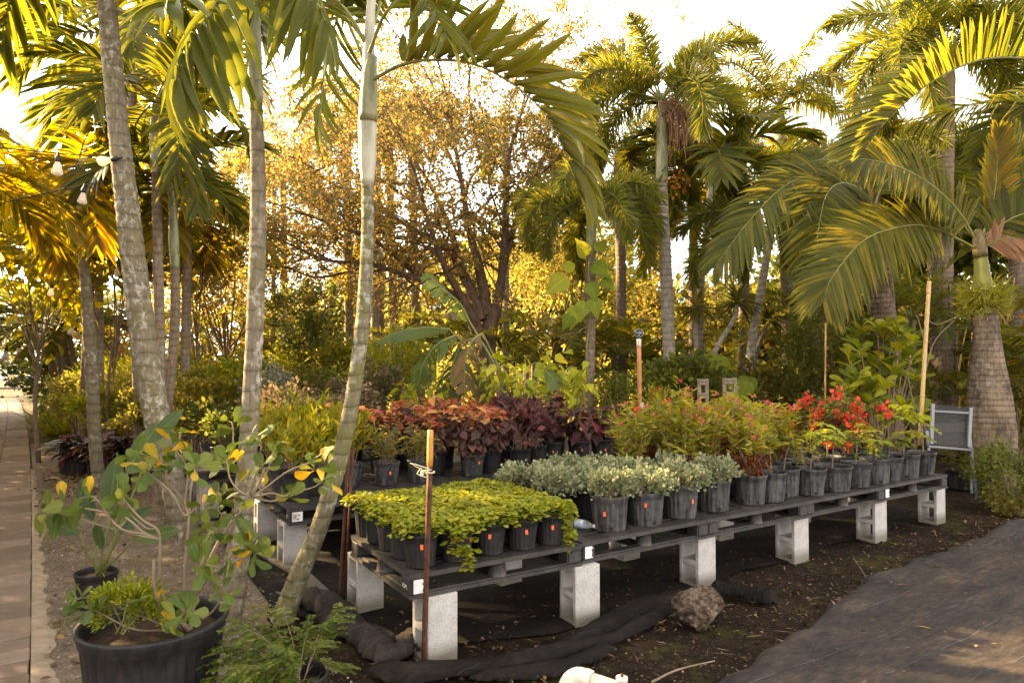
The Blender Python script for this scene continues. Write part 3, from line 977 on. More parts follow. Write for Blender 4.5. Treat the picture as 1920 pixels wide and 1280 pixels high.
for k, lab in enumerate(('low black pallet beside the gravel, beneath pots at the far left of the tables', 'black pallet behind the yellow green shrubs at the rear')):
    bp.append(pallet(-.5 + 1.222 * k, 4.42, lab, yaw=(1.0, .2)[k]))

# torn paper labels and moulded lettering on the posts
def label_part(t, x, z, w, h, torn=True):
    V, F = [], []
    nx, nz = 7, 7
    for i in range(nx):
        for j in range(nz):
            u, v_ = i / (nx - 1), j / (nz - 1)
            xx, zz = (u - .5) * w, (v_ - .5) * h
            if torn and u > .5:
                xx -= (u - .5) * w * (.55 * abs(math.sin(v_ * 7.3)))
            V.append((xx, -.0015 - .003 * max(0, u - .8) * 5 * (.5 + .5 * math.sin(v_ * 9)), zz))
    for i in range(nx - 1):
        for j in range(nz - 1):
            F.append((i * nz + j, (i + 1) * nz + j, (i + 1) * nz + j + 1, i * nz + j + 1))
    o = add('paper_label', mk('paper_label', geo(V, E3, F), M['white_label']), t, (x, -.0665 + .065 - .0005, z))
    return o
for t, x in ((fp[0], .058), (fp[1], .058), (fp[4], .058)):
    label_part(t, x, .068, .07, .078)
lb = label_part(bp[0], .062, .068, .085, .078, False)
for (x, z, s) in ((.012, .012, .006), (.004, -.018, .006), (-.02, .0, .004)):
    add('printed_mark', mk('printed_mark', box(x - s, x + s, -.0035, -.003, z - s, z + s), M['ink'], False), lb)
for k, (x, w_) in enumerate(((-.03, .004), (-.022, .002), (-.012, .005))):
    add('printed_mark', mk('printed_mark', box(x - w_ / 2, x + w_ / 2, -.0032, -.003, -.025, .025), M['ink'], False), lb)

def lettering(parent, text, size, loc, rot, mat, name='lettering'):
    cu = bpy.data.curves.new(name, 'FONT')
    cu.body = text
    cu.size = size
    cu.align_x = 'CENTER'
    cu.align_y = 'CENTER'
    tmp = bpy.data.objects.new('tmp_text', cu)
    COL.objects.link(tmp)
    dg = bpy.context.evaluated_depsgraph_get()
    me = bpy.data.meshes.new_from_object(tmp.evaluated_get(dg))
    bpy.data.objects.remove(tmp)
    me.materials.append(mat)
    o = add(name, me, parent, loc, rot)
    return o
# left end of the near pallet: letters read on the face turned to the path
lettering(fp[0], 'iGPS', .036, (-.0035, .062, .062), (R(90), 0, R(-90)), M['print_white'])
lettering(bp[0], 'iGPS', .034, (-.0035, .06, .066), (R(90), 0, R(-90)), M['print_white'])

# ------------------------------------------------------------------ nursery pots
def pot_meshes(tag_, rt, rb, h, ribs, mat, smooth_pot=False):
    prof, mask = [(rb * .93, 0.0), (rb, .006)], [0, 1]
    nst = 6
    for i in range(nst + 1):
        t = i / nst
        prof.append((rb + (rt * .965 - rb) * t, .012 + (h * .86 - .012) * t))
        mask.append(0 if i in (nst,) else 1)
    prof += [(rt * .985, h * .868), (rt * .985, h * .90), (rt * 1.0, h * .91), (rt * 1.03, h * .975), (rt * 1.03, h), (rt * .975, h), (rt * .955, h * .93), (rt * .93, h * .78)]
    mask += [0] * 8
    seg = 2 * 2 * ribs if ribs else 40
    g = lathe(prof, seg, 0, 0 if smooth_pot else .03, mask)
    gs = [g]
    if smooth_pot:
        for a in (0.3, 2.4, 4.5):
            r0 = rb + .002
            gs.append(bar((rb * math.cos(a), rb * math.sin(a), .01), (rt * .965 * math.cos(a), rt * .965 * math.sin(a), h * .86), .006, .006))
    pm = mk('pot', gs, mat)
    sm = mk('soil', disc(rt * .94, h * .82, 18, 0, .012), M['soil_pot'])
    a = np.linspace(0, 2 * np.pi, 11)[:-1]
    ring = np.array([[math.cos(t), 0, math.sin(t)] for t in a])
    hr = rb * .13
    V = np.vstack([[0, 0, 0], ring * hr])
    hm = mk('drain_hole', geo(V, [(0, 1 + i, 1 + (i + 1) % 10) for i in range(10)]), M['pot_hole'])
    return dict(pot=pm, soil=sm, hole=hm, rt=rt, rb=rb, h=h)
POT = dict(
    gallon=pot_meshes('gallon', .105, .085, .195, 20, M['pot_black']),
    three=pot_meshes('three', .137, .116, .245, 22, M['pot_black']),
    three_grey=pot_meshes('three_grey', .137, .116, .245, 22, M['pot_grey']),
    smooth_grey=pot_meshes('smooth_grey', .135, .108, .235, 0, M['pot_grey'], True),
    wide_grey=pot_meshes('wide_grey', .165, .14, .225, 26, M['pot_grey']),
    smooth=pot_meshes('smooth', .125, .10, .22, 0, M['pot_grey'], True),
    deep=pot_meshes('deep', .13, .108, .25, 20, M['pot_black']),
    big=pot_meshes('big', .32, .26, .50, 36, M['pot_black']),
)
STK = mk('price_sticker', box(-.0085, .0085, -.0012, .0012, -.015, .015), M['sticker'], False)
MARK = mk('printed_mark', box(-.004, .004, -.0018, -.0013, -.009, -.001), M['ink'], False)

def face_cam(x, y):
    """angle (world) from a point towards the camera"""
    return math.atan2(-y, -x)

def make_pot(t, kind, sticker=None, holes=(), rz=0.0, dz=0.0):
    K = POT[kind]
    p = add('pot', K['pot'], t, (0, 0, dz), rz)
    add('soil', K['soil'], t, (0, 0, dz), random.uniform(0, 6))
    a0 = face_cam(t.location.x, t.location.y) - t.rotation_euler.z - rz
    if sticker is not None:
        a = a0 + sticker
        zz = K['h'] * random.uniform(.52, .68)
        rr = (K['rb'] + (K['rt'] * .965 - K['rb']) * zz / (K['h'] * .86)) + .003
        s = add('price_sticker', STK, p, (rr * math.cos(a), rr * math.sin(a), zz), (R(random.uniform(-3, 3)), R(random.uniform(-8, 8)), a + R(90)))
        s.scale = (.95, 1, .95)
    for hh in holes:
        a = a0 + hh
        zz = K['h'] * .12
        rr = (K['rb'] + (K['rt'] * .965 - K['rb']) * zz / (K['h'] * .86)) + .002
        add('drain_hole', K['hole'], p, (rr * math.cos(a), rr * math.sin(a), zz), (0, 0, a + R(90)))
    return p
# ------------------------------------------------------------------ plant pieces
def rvec(n, zmin=-1.0, zmax=1.0):
    z = rng.uniform(zmin, zmax, n)
    a = rng.uniform(0, 2 * np.pi, n)
    r = np.sqrt(np.maximum(0, 1 - z * z))
    return np.column_stack([r * np.cos(a), r * np.sin(a), z])

TD = T_diamond(.34, .1, .45)
TH = T_hex()
TDN = T_diamond(.2, .05, .5)
TO = T_oval(.3, .08, .18)
TOW = T_oval(.42, .06, .12)
TL = T_oval(.13, .05, .25)

def leaf_cloud(pos, out, T, size, m=0, flat=.5, spread=.7, sv=.3, drop=.0):
    """leaves at pos, pointing out of the plant with scatter; flat: how much blades lie level"""
    n = len(pos)
    d = nrm(out + rng.normal(0, spread, (n, 3)) * .7 + np.array([0, 0, -drop]))
    up = nrm(np.array([0, 0, 1.0]) * flat + rng.normal(0, 1, (n, 3)) * (1 - flat) + 1e-6)
    s = size * np.clip(rng.normal(1, sv, n), .45, 1.8)
    return inst(T, pos, bases(d, up), s, m)

def clump_points(n, centre, rad, nclump, crad, shell=.55, zmin=-.4):
    """points gathered in clumps spread through an ellipsoid: gaps stay between them"""
    c0 = rvec(nclump, zmin, 1) * (rng.uniform(shell ** 3, 1, (nclump, 1)) ** (1 / 3))
    k = rng.integers(0, nclump, n)
    off = rng.normal(0, 1, (n, 3)) * crad
    p = (c0[k] + off) * np.asarray(rad) + np.asarray(centre)
    return p, nrm((c0[k] + off * 1.3) * np.array([1, 1, .8])), c0 * np.asarray(rad) + np.asarray(centre)

def stems(base_r, z0, tips, r0=.004, r1=.0015, m=0, wig=.02, sides=5, n=6):
    gs = []
    for t in tips:
        b = np.array([random.gauss(0, base_r), random.gauss(0, base_r), z0])
        mid = (b + t) / 2 + rng.normal(0, wig, 3) + np.array([0, 0, .12 * np.linalg.norm(t[:2] - b[:2])])
        gs.append(tube(resample([b, mid, t], n), np.linspace(r0, r1, n), sides, m, False))
    return gs

PARTS = {}
def proto(kind, v, fn):
    key = (kind, v)
    if key not in PARTS:
        PARTS[key] = fn(v)
    return PARTS[key]

def peanut(v):
    h = POT['gallon']['h']
    n = 135
    r = .160 * np.sqrt(rng.uniform(0, 1, n))
    a = rng.uniform(0, 6.28, n)
    p = np.column_stack([r * np.cos(a), r * np.sin(a), h + rng.uniform(.035, .08, n) - 1.1 * np.clip(r - .12, 0, 1)])
    tips = [p[i] for i in range(0, n, 3)]
    if v >= 3:                                   # trailing runners over the pot wall
        for s in range(5):
            ang = random.uniform(-.5, .9)
            L_ = random.uniform(.10, .26)
            q = []
            for k in range(8):
                t = k / 7
                q.append((.125 * math.cos(ang) + .03 * t, .125 * math.sin(ang) + .02 * math.sin(5 * t + s), h + .02 - L_ * t))
            q = np.array(q)
            p = np.vstack([p, q + rng.normal(0, .012, q.shape)])
    n = len(p)
    pos, dirs, ups = [], [], []
    for i in range(n):
        t0 = random.uniform(0, 6.28)
        tilt = rng.normal(0, .32, 3)
        upv = nrm(np.array([0, 0, 1.0]) + tilt)
        for k in range(4):
            aa = t0 + (0, .9, 3.14, 4.04)[k]
            d = np.array([math.cos(aa), math.sin(aa), random.uniform(-.25, .25)])
            pos.append(p[i] + .006 * d)
            dirs.append(d)
            ups.append(upv)
    pos, dirs, ups = np.array(pos), np.array(dirs), np.array(ups)
    lf = inst(T_hex(.36, .05, .12), pos, bases(dirs, ups), .038 * np.clip(rng.normal(1, .2, len(pos)), .6, 1.5), 0)
    st = stems(.03, h * .82, tips, .0016, .001, 0)
    return [('foliage', mk('foliage', lf, M['leaf_peanut']), 'stuff'), ('stem', mk('stem', st, M['petiole']), 'stuff')]

def greybush(v):
    h = POT['three']['h']
    p, out, cl = clump_points(1500, (0, 0, h + .045), (.175, .175, .12), 34, .17, .5, -.35)
    p[:, 2] = np.maximum(p[:, 2], h - .02 - .35 * np.clip(np.hypot(p[:, 0], p[:, 1]) - .13, 0, 1) * 3)
    lf = leaf_cloud(p, out + np.array([0, 0, .5]), TOW, .026, 0, .3, .6, .25)
    st = stems(.03, h * .82, cl, .003, .0012, 0, .015)
    return [('foliage', mk('foliage', lf, M['leaf_grey']), 'stuff'), ('stem', mk('stem', st, M['twig']), 'stuff')]

def pentas(v):
    h = POT['three_grey']['h']
    H_ = .60
    tips = []
    for k in range(19):
        a = random.uniform(0, 6.28)
        r = .22 * math.sqrt(random.random())
        tips.append(np.array([r * math.cos(a), r * math.sin(a), h + H_ * random.uniform(.65, 1.05) * (1 - .5 * (r / .3) ** 2)]))
    ps, ds = [], []
    for t in tips:
        b = np.array([0, 0, h * .8])
        for u in np.linspace(.28, 1, 9):
            c = b + (t - b) * u
            for q in range(4):
                ps.append(c + rng.normal(0, .018, 3))
                aa = random.uniform(0, 6.28)
                ds.append((math.cos(aa), math.sin(aa), .55))
    ps, ds = np.array(ps), np.array(ds)
    low = ps[:, 2] < h + H_ * (.34 if v % 3 == 2 else .16)
    g1 = leaf_cloud(ps[~low], ds[~low], TL, .075, 0, .5, .4, .3)
    g2 = leaf_cloud(ps[low], ds[low] * np.array([1, 1, -.4]), TL, .06, 1, .4, .5, .3)
    st = stems(.02, h * .82, tips, .004, .0015, 0)
    fl = []
    for t in tips:
        if random.random() < .42:
            n = 11
            o = rvec(n, .1, 1) * .017
            fl.append(leaf_cloud(t + np.array([0, 0, .015]) + o, nrm(o), TOW, .016, 0, .1, .3, .2))
    if not fl:
        fl = [leaf_cloud(tips[0] + rvec(9, .1, 1) * .015, rvec(9, .1, 1), TOW, .016)]
    return [('foliage', mk('foliage', [g1, g2], [M['leaf_pentas'], M['leaf_brown']]), 'stuff'), ('stem', mk('stem', st, M['twig']), 'stuff'), ('blossoms', mk('blossoms', fl, M['petal_pink']), 'stuff')]

TOV = T_leaf(OVATE, .12, .3, 0)
def copper(v):
    h = POT['smooth']['h']
    H_ = .50
    tips = []
    for k in range(18):
        a = random.uniform(0, 6.28)
        r = .26 * math.sqrt(random.random())
        tips.append(np.array([r * math.cos(a), r * math.sin(a), h + H_ * random.uniform(.72, 1.02)]))
    ps, ds, hi = [], [], []
    for t in tips:
        b = np.array([0, 0, h * .8])
        for u in np.linspace(.3, 1, 8):
            c = b + (t - b) * u
            for q in range(3):
                aa = random.uniform(0, 6.28)
                ps.append(c + rng.normal(0, .012, 3))
                ds.append((math.cos(aa), math.sin(aa), .1 if u > .8 else -.5))
                hi.append(u > random.uniform(.74, .95))
    ps, ds, hi = np.array(ps), np.array(ds), np.array(hi)
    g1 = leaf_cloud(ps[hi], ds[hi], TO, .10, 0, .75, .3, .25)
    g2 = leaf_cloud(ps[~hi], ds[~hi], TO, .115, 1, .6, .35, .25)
    st = stems(.02, h * .82, tips, .005, .002, 0)
    return [('foliage', mk('foliage', [g1, g2], [M['leaf_copper_top'], M['leaf_copper_low']]), 'stuff'), ('stem', mk('stem', st, M['twig']), 'stuff')]

def twiggy(v):
    h = POT['smooth']['h']
    tips = [np.array([random.gauss(0, .11), random.gauss(0, .11), h + random.uniform(.12, .38)]) for _ in range(26)]
    st = stems(.03, h * .82, tips, .0028, .001, 0, .03)
    b = np.array([0, 0, h])
    ps = np.concatenate([[b + (t - b) * u + rng.normal(0, .016, 3) for u in np.linspace(.35, 1.02, 13)] for t in tips])
    ds = rvec(len(ps), -.3, .8)
    lf = leaf_cloud(ps, ds, TL, .055, 0, .3, .5, .35)
    return [('foliage', mk('foliage', lf, M['leaf_olive']), 'stuff'), ('stem', mk('stem', st, M['twig_pale']), 'stuff')]

def seedling(v):
    h = POT['three_grey']['h']
    L_ = random.uniform(.22, .42)
    lean = rng.normal(0, .06, 2)
    top = np.array([lean[0], lean[1], h + L_])
    g = [tube(resample([np.array([.01, 0, h * .8]), np.array([lean[0] * .2 + .015, lean[1] * .6, h + L_ * .5]), top], 8), np.linspace(.0075, .004, 8), 6, 0, False)]
    ps, ds = [], []
    gr = []
    for k in range(8):
        a = random.uniform(0, 6.28)
        ln = random.uniform(.12, .24)
        el = random.uniform(-.1, .7)
        d0 = np.array([math.cos(a), math.sin(a), el])
        base = top + np.array([0, 0, -random.uniform(0, .12) * L_ / .3])
        q = np.array([base + d0 * ln * t + np.array([0, 0, -.10 * t * t]) for t in np.linspace(0, 1, 8)])
        gr.append(tube(q, np.linspace(.0022, .001, 8), 4, 0, False))
        side = nrm(np.cross(d0, [0, 0, 1]))
        for t in np.linspace(.15, 1, 9):
            c = base + d0 * ln * t + np.array([0, 0, -.10 * t * t])
            for s in (-1, 1):
                ps.append(c)
                ds.append(side * s + d0 * .35 + np.array([0, 0, -.2]))
    lf = leaf_cloud(np.array(ps), np.array(ds), TO, .052, 0, .85, .15, .2)
    return [('foliage', mk('foliage', lf, M[('leaf_green', 'leaf_citrus', 'leaf_vine')[v % 3]]), 'stuff'), ('stem', mk('stem', g + gr, M['twig_pale']), None)]

def bougain(v):
    h = POT['three_grey']['h']
    ctr = []
    g, ps, ds, bp_, bd = [], [], [], [], []
    for k in range(12):
        a = random.uniform(0, 6.28)
        r = random.uniform(.12, .40)
        t = np.array([r * math.cos(a), r * math.sin(a), h + random.uniform(.35, .85) - .25 * r])
        b = np.array([0, 0, h * .8])
        mid = (b + t) / 2 + np.array([0, 0, .16])
        q = resample([b, mid, t, t + np.array([.12 * math.cos(a), .12 * math.sin(a), -.09])], 16)
        g.append(tube(q, np.linspace(.005, .0015, 16), 5, 0, False))
        for c in q[5:]:
            for s in range(6):
                ps.append(c + rng.normal(0, .03, 3))
                ds.append(rvec(1, -.3, 1)[0])
        for c in q[11:]:
            if random.random() < .8:
                for s in range(12):
                    bp_.append(c + rng.normal(0, .024, 3))
                    bd.append(rvec(1, -.2, 1)[0])
    lf = leaf_cloud(np.array(ps), np.array(ds), TOW, .045, 0, .5, .4, .25)
    br = leaf_cloud(np.array(bp_), np.array(bd), TOW, .042, 0, .2, .4, .2)
    return [('foliage', mk('foliage', lf, M['leaf_green']), 'stuff'), ('bracts', mk('bracts', br, M['bract_magenta' if v == 2 else 'bract_red']), 'stuff'), ('stem', mk('stem', g, M['twig']), None)]

def citrusbush(v):
    h = POT['smooth']['h']
    tips = [np.array([random.gauss(0, .13), random.gauss(0, .13), h + random.uniform(.22, .48)]) for _ in range(24)]
    b = np.array([0, 0, h * .9])
    ps, ds = [], []
    for t in tips:
        for u in np.linspace(.35, 1, 11):
            for q in range(3):
                ps.append(b + (t - b) * u + rng.normal(0, .012, 3))
                aa = random.uniform(0, 6.28)
                ds.append((math.cos(aa) * .6, math.sin(aa) * .6, .8))
    lf = leaf_cloud(np.array(ps), np.array(ds), TL, .075, 0, .3, .35, .3)
    return [('foliage', mk('foliage', lf, M['leaf_citrus']), 'stuff'), ('stem', mk('stem', stems(.03, h * .82, tips, .004, .0015), M['twig']), 'stuff')]

def roundbush(mat, hgt, rad, size, T, n, kindpot, ncl=40, crad=.16, stem='twig'):
    def f(v):
        h = POT[kindpot]['h']
        p, out, cl = clump_points(n, (0, 0, h + hgt * .5), (rad, rad, hgt * .5), ncl, crad, .35, -.8)
        lf = leaf_cloud(p, out + np.array([0, 0, .35]), T, size, 0, .45, .6, .3)
        return [('foliage', mk('foliage', lf, M[mat]), 'stuff'), ('stem', mk('stem', stems(.03, h * .8, cl[:18], .005, .0015), M[stem]), 'stuff')]
    return f

def potted(name, label, cat, pos, pk, pot, v, sticker=None, holes=(), group=None, rz=None, scale=1.0, dz=0.0):
    fn = dict(peanut=peanut, grey=greybush, pentas=pentas, copper=copper, twiggy=twiggy, seedling=seedling, bougain=bougain, citrus=citrusbush,
              round_green=roundbush('leaf_green', .4, .22, .05, TO, 700, 'smooth'), round_dark=roundbush('leaf_dark', .45, .26, .06, TO, 700, 'smooth'),
              pinkish=roundbush('leaf_pinkish', .5, .27, .038, TOW, 1100, 'smooth'), burg_small=roundbush('leaf_burgundy_small', .42, .22, .085, TO, 330, 'deep'))[pk]
    parts = proto(pk, v, lambda q: fn(q))
    t = thing(name, label, cat, pos, random.uniform(0, 6.28) if rz is None else rz, group)
    t.rotation_euler[0] = R(random.gauss(0, 1.0))
    t.rotation_euler[1] = R(random.gauss(0, 1.0))
    make_pot(t, pot, sticker, holes, random.uniform(0, 1))
    if isinstance(scale, (int, float)):
        scale = (scale * random.uniform(.9, 1.1), scale * random.uniform(.9, 1.1), scale * (random.uniform(.97, 1.03) if pk == 'peanut' else random.uniform(.88, 1.14)))
    hh = POT[pot]['h']
    for nm, me, kd in parts:
        o = add(nm, me, t, (0, 0, dz), 0, scale, kd)
    return t

def DK(e, n, dz=0.0):
    q = EN(e, n)
    return (q[0], q[1], .388 + .14 + .002 + dz)

# groundcover: five along the front edge, five rows back
ORD = ['first', 'second', 'third', 'fourth', 'fifth', 'sixth']
gi = 0
for r_ in range(5):
    for c_ in range(5):
        e_ = .125 + c_ * .236 + random.uniform(-.008, .008)
        n_g = .085 + r_ * .208 + random.uniform(-.008, .008)
        if r_ == 0:
            lab = ['small black pot of groundcover right behind the rusty stake, at the near corner', 'pot of groundcover with runners trailing down, just right of the rusty stake', 'pot of yellow green groundcover in the middle of the front edge', 'pot of groundcover second from the pallet joint along the front edge', 'pot of groundcover at the front right corner beside the pallet joint'][c_]
        elif c_ == 0:
            lab = 'sunlit groundcover pot on the table left edge, %s behind the near corner pot' % ORD[r_ - 1]
        else:
            lab = 'pot of groundcover inside the block, %s row back, %s from the left' % (ORD[r_], ORD[c_])
        v_ = 3 + (gi % 2) if (r_, c_) in ((0, 1), (0, 4)) else gi % 3
        rz_ = None
        if v_ >= 3:
            rz_ = R(-75) if c_ == 1 else R(-20)
        potted('potted_groundcover', lab, 'potted plant', DK(e_, n_g), 'peanut', 'gallon', v_, sticker=(random.uniform(-.2, 1.1) if (r_ == 0 or c_ == 0) and random.random() < .8 else None), group='pots of groundcover on the near pallet', rz=rz_)
        gi += 1

# grey leaved bushes
gspots = [(1.62, .15, 'grey leaved bush in ribbed pot just right of the plastic bottle', (-.25,), (.1,)), (1.96, .14, 'grey leaved bush in a front edge pot with two drain holes', (.0,), (-.55, .55)),
          (2.33, .15, 'grey leaved bush in a front edge pot with a sticker on its right side', (.75,), ()), (2.72, .17, 'grey leaved bush at the right end of the grey row', None, (.4,)),
          (1.40, .52, 'grey leaved bush behind the plastic bottle in a dark pot', (.1,), ()), (1.36, .84, 'grey leaved bush nearest the back edge, beside the groundcover corner', None, ()),
          (1.73, .50, 'grey leaved bush in the second row behind the bottle bush', None, ()), (1.74, .83, 'grey leaved bush in the third row with a green sprout beside it', None, ()),
          (2.08, .48, 'grey leaved bush in the second row left of the pink flowers', None, ()), (2.10, .80, 'grey leaved bush in the third row close to the red flowers', None, ()), (2.44, .50, 'grey leaved bush in the second row under the yellow green stems', None, ())]
for k, (e_, n_g, lab, st, ho) in enumerate(gspots):
    potted('potted_grey_bush', lab, 'potted plant', DK(e_, n_g), 'grey', 'three_grey' if k < 4 else 'three', k % 4, sticker=st[0] if st else None, holes=ho, group='grey leaved bushes on the front table', scale=(1, 1, 1))

# pink flowered plants
pspots = [(2.42, .82), (2.72, .55), (2.75, .88), (3.04, .50), (3.07, .84), (3.19, .19), (3.36, .50), (3.40, .83), (3.70, .53), (3.73, .86), (4.03, .55), (4.05, .88)]
pl = ['pink flowered plant nearest the dark red leaves', 'pink flowered plant behind the end grey bush', 'pink flowered plant in the back row near the sprinkler pipe', 'pink flowered plant in the middle row with yellow green tips', 'pink flowered plant in the back row before the wooden frames', 'narrow leaved plant with brown lower leaves at the front edge of the table', 'pink flowered plant behind the brown leaved one', 'pink flowered plant in the back row left of the red bracts', 'loose pink flowered plant behind the first bare stems', 'pink flowered plant in the back row behind the loose one', 'pink flowered plant in the middle row touching the red bracts', 'pink flowered plant farthest right in the back row']
for k, (e_, n_g) in enumerate(pspots):
    potted('potted_pink_flower', pl[k], 'potted plant', DK(e_, n_g), 'pentas', 'three_grey', k % 4 if k != 5 else 2, holes=(-.5, .5) if k == 5 else (), group='pink flowered plants on the front table', scale=random.uniform(.92, 1.12))

# bare stemmed young trees in dusty pots along the right of the front edge
sspots = [(3.42, .17, 'three_grey', 'dusty ribbed pot with one thin stem, next to the brown leaved plant'), (3.72, .24, 'three_grey', 'dusty pot with a pale ringed drain hole, half behind its neighbour'), (3.96, .15, 'smooth_grey', 'smooth dusty pot with a leaning stem and seam ribs'),
          (4.32, .16, 'wide_grey', 'widest dusty pot of the row, with a big dark drain hole'), (4.66, .14, 'smooth_grey', 'smooth dusty pot right of the widest one, two thin stems'), (5.0, .15, 'three_grey', 'pale streaked ribbed pot right of the pallet label'),
          (5.30, .19, 'smooth_grey', 'narrow smooth pot squeezed between two ribbed pots'), (5.56, .16, 'three_grey', 'dark streaked ribbed pot second from the end of the table'), (5.92, .18, 'smooth_grey', 'smooth tall pot at the far end of the front edge'),
          (3.98, .50, 'wide_grey', 'wide pot in the second row behind the leaning stem'), (4.36, .52, 'wide_grey', 'wide pot in the second row beneath the red bracts'), (4.72, .47, 'three_grey', 'ribbed pot in the second row right under the red bracts'), (5.06, .49, 'wide_grey', 'pot in the second row below a small red flower'), (5.44, .50, 'wide_grey', 'wide pot in the second row before the bamboo cane'), (5.78, .52, 'wide_grey', 'wide pot in the second row nearest the folding chair')]
for k, (e_, n_g, pk, lab) in enumerate(sspots):
    potted('potted_young_tree', lab, 'potted plant', DK(e_, n_g), 'seedling', pk, k % 6, holes=(((-.2 + .3 * (k % 3)),) if k < 9 else ()), group='young trees in dusty pots', scale=random.uniform(.9, 1.1))
bspots = [(5.35, .76, 0, .95, 'red bracted shrub with the most flowers, arching over the dusty pots'), (4.98, .84, 1, .7, 'smaller red bracted shrub left of the main one'), (5.6, .86, 2, .8, 'magenta bracted shrub right behind the red one'), (5.2, .56, 1, .6, 'low red bracted shrub hanging over the streaked pot')]
for (e_, n_g, v_, sc_, lab) in bspots:
    potted('potted_bracted_shrub', lab, 'potted plant', DK(e_, n_g), 'bougain', 'three_grey', v_, group='bracted shrubs on the front table', scale=(sc_, sc_, sc_), dz=0)

# back row
tspots = [(.93, 2.62, 'twiggy plant in a black pot with a sticker, left of the orange topped stake'), (1.27, 2.60, 'twiggy plant in a pot half hidden by the orange topped stake'), (.62, 3.35, 'twiggy plant behind the leaning mossy trunk')]
for k, (e_, n_g, lab) in enumerate(tspots):
    potted('potted_twiggy_plant', lab, 'potted plant', DK(e_, n_g), 'twiggy', 'smooth', k % 3, sticker=.3 if k == 0 else None, group='twiggy plants on the back row')
cspots = [(1.58, 2.92, 'copper leaved plant in a deep ribbed pot behind the orange topped stake', 'deep'), (1.88, 2.62, 'orange topped copper leaved plant in a smooth pot at the front of the back row', 'smooth'), (2.16, 2.72, 'copper leaved plant beside the dark red ones, in a ribbed pot', 'deep'),
          (1.15, 3.30, 'reddest copper leaved plant at the left of its group', 'deep'), (1.50, 3.42, 'copper leaved plant in the rear before the split leaves', 'deep'), (1.85, 3.25, 'copper leaved plant in the rear middle', 'deep'), (2.2, 3.25, 'copper leaved plant in the rear beside the lime bush', 'deep'), (.95, 3.68, 'copper leaved plant farthest back on the left', 'deep')]
for k, (e_, n_g, lab, pk) in enumerate(cspots):
    potted('potted_copperleaf', lab, 'potted plant', DK(e_, n_g), 'copper', pk, k % 4, sticker=.6 if k == 1 else None, group='copper leaved plants on the back row', scale=random.uniform(.92, 1.06))

# burgundy plants with big leaves, every leaf its own part
BUR = [mk('leaf', geo(*T_leaf(OVATE, .16, dr, 0, .12)), M['leaf_burgundy']) for dr in (.15, .35, .6)]
def mat_from(pos, d, up, s):
    B = bases(np.array([d], float), np.array(up, float))[0]
    m4 = Matrix.Identity(4)
    sv = s if not isinstance(s, (int, float)) else (s, s, s)
    for i in range(3):
        for j in range(3):
            m4[i][j] = B[i, j] * sv[j]
        m4[i][3] = pos[i]
    return m4
def leaf_obj(meshes, parent, pos, d, up, s, name='leaf'):
    o = add(name, random.choice(meshes) if isinstance(meshes, list) else meshes, parent)
    o.matrix_local = mat_from(pos, d, up, s)
    return o

def burgundy(label, pos, hgt, nst, sz, sticker=None, tall=False):
    t = thing('potted_burgundy_plant', label, 'potted plant', pos, 0, 'dark red leaved plants on the back row')
    make_pot(t, 'deep', sticker)
    h = POT['deep']['h']
    g = []
    for s in range(nst):
        a = random.uniform(0, 6.28)
        r = random.uniform(.03, .17)
        top = np.array([r * math.cos(a), r * math.sin(a), h + hgt * random.uniform(.75, 1.0)])
        b = np.array([random.gauss(0, .02), random.gauss(0, .02), h * .82])
        q = resample([b, (b + top) / 2 + rng.normal(0, .02, 3), top], 8)
        g.append(tube(q, np.linspace(.006, .003, 8), 5, 0, False))
        for u in np.linspace(.3, 1, 9):
            c = b + (top - b) * u
            aa = random.uniform(0, 6.28)
            d = np.array([math.cos(aa), math.sin(aa), random.uniform(-.6, .1) if u < .9 else random.uniform(0, .5)])
            leaf_obj(BUR, t, c, d, nrm(np.array([0, 0, 1.0]) + rng.normal(0, .25, 3)), sz * random.uniform(.7, 1.15))
    add('stem', mk('stem', g, M['twig']), t)
    return t
burgundy('dark red big leaved plant at the right end of its row, by the pink flowers', DK(3.72, 2.76), .40, 5, .19, .4)
burgundy('dark red big leaved plant with a bright crimson leaf, second from the right end', DK(3.38, 2.76), .42, 5, .19, .3)
burgundy('tallest dark red plant, one shoot standing above the rest', DK(3.05, 2.86), .58, 6, .2, .2)
burgundy('dark red big leaved plant in the rear left of the tallest', DK(2.9, 3.25), .48, 5, .18)
burgundy('dark red big leaved plant in the rear right of the tallest', DK(3.35, 3.2), .45, 5, .18)
for k, (e_, n_g, lab) in enumerate([(2.44, 2.58, 'small leaved dark red plant next to the last copper leaved pot'), (2.74, 2.72, 'small leaved dark red plant in the middle of the dark red group'), (2.58, 3.1, 'small leaved dark red plant in the rear beside the lime bush')]):
    potted('potted_burgundy_plant', lab, 'potted plant', DK(e_, n_g), 'burg_small', 'deep', k, group='dark red leaved plants on the back row')

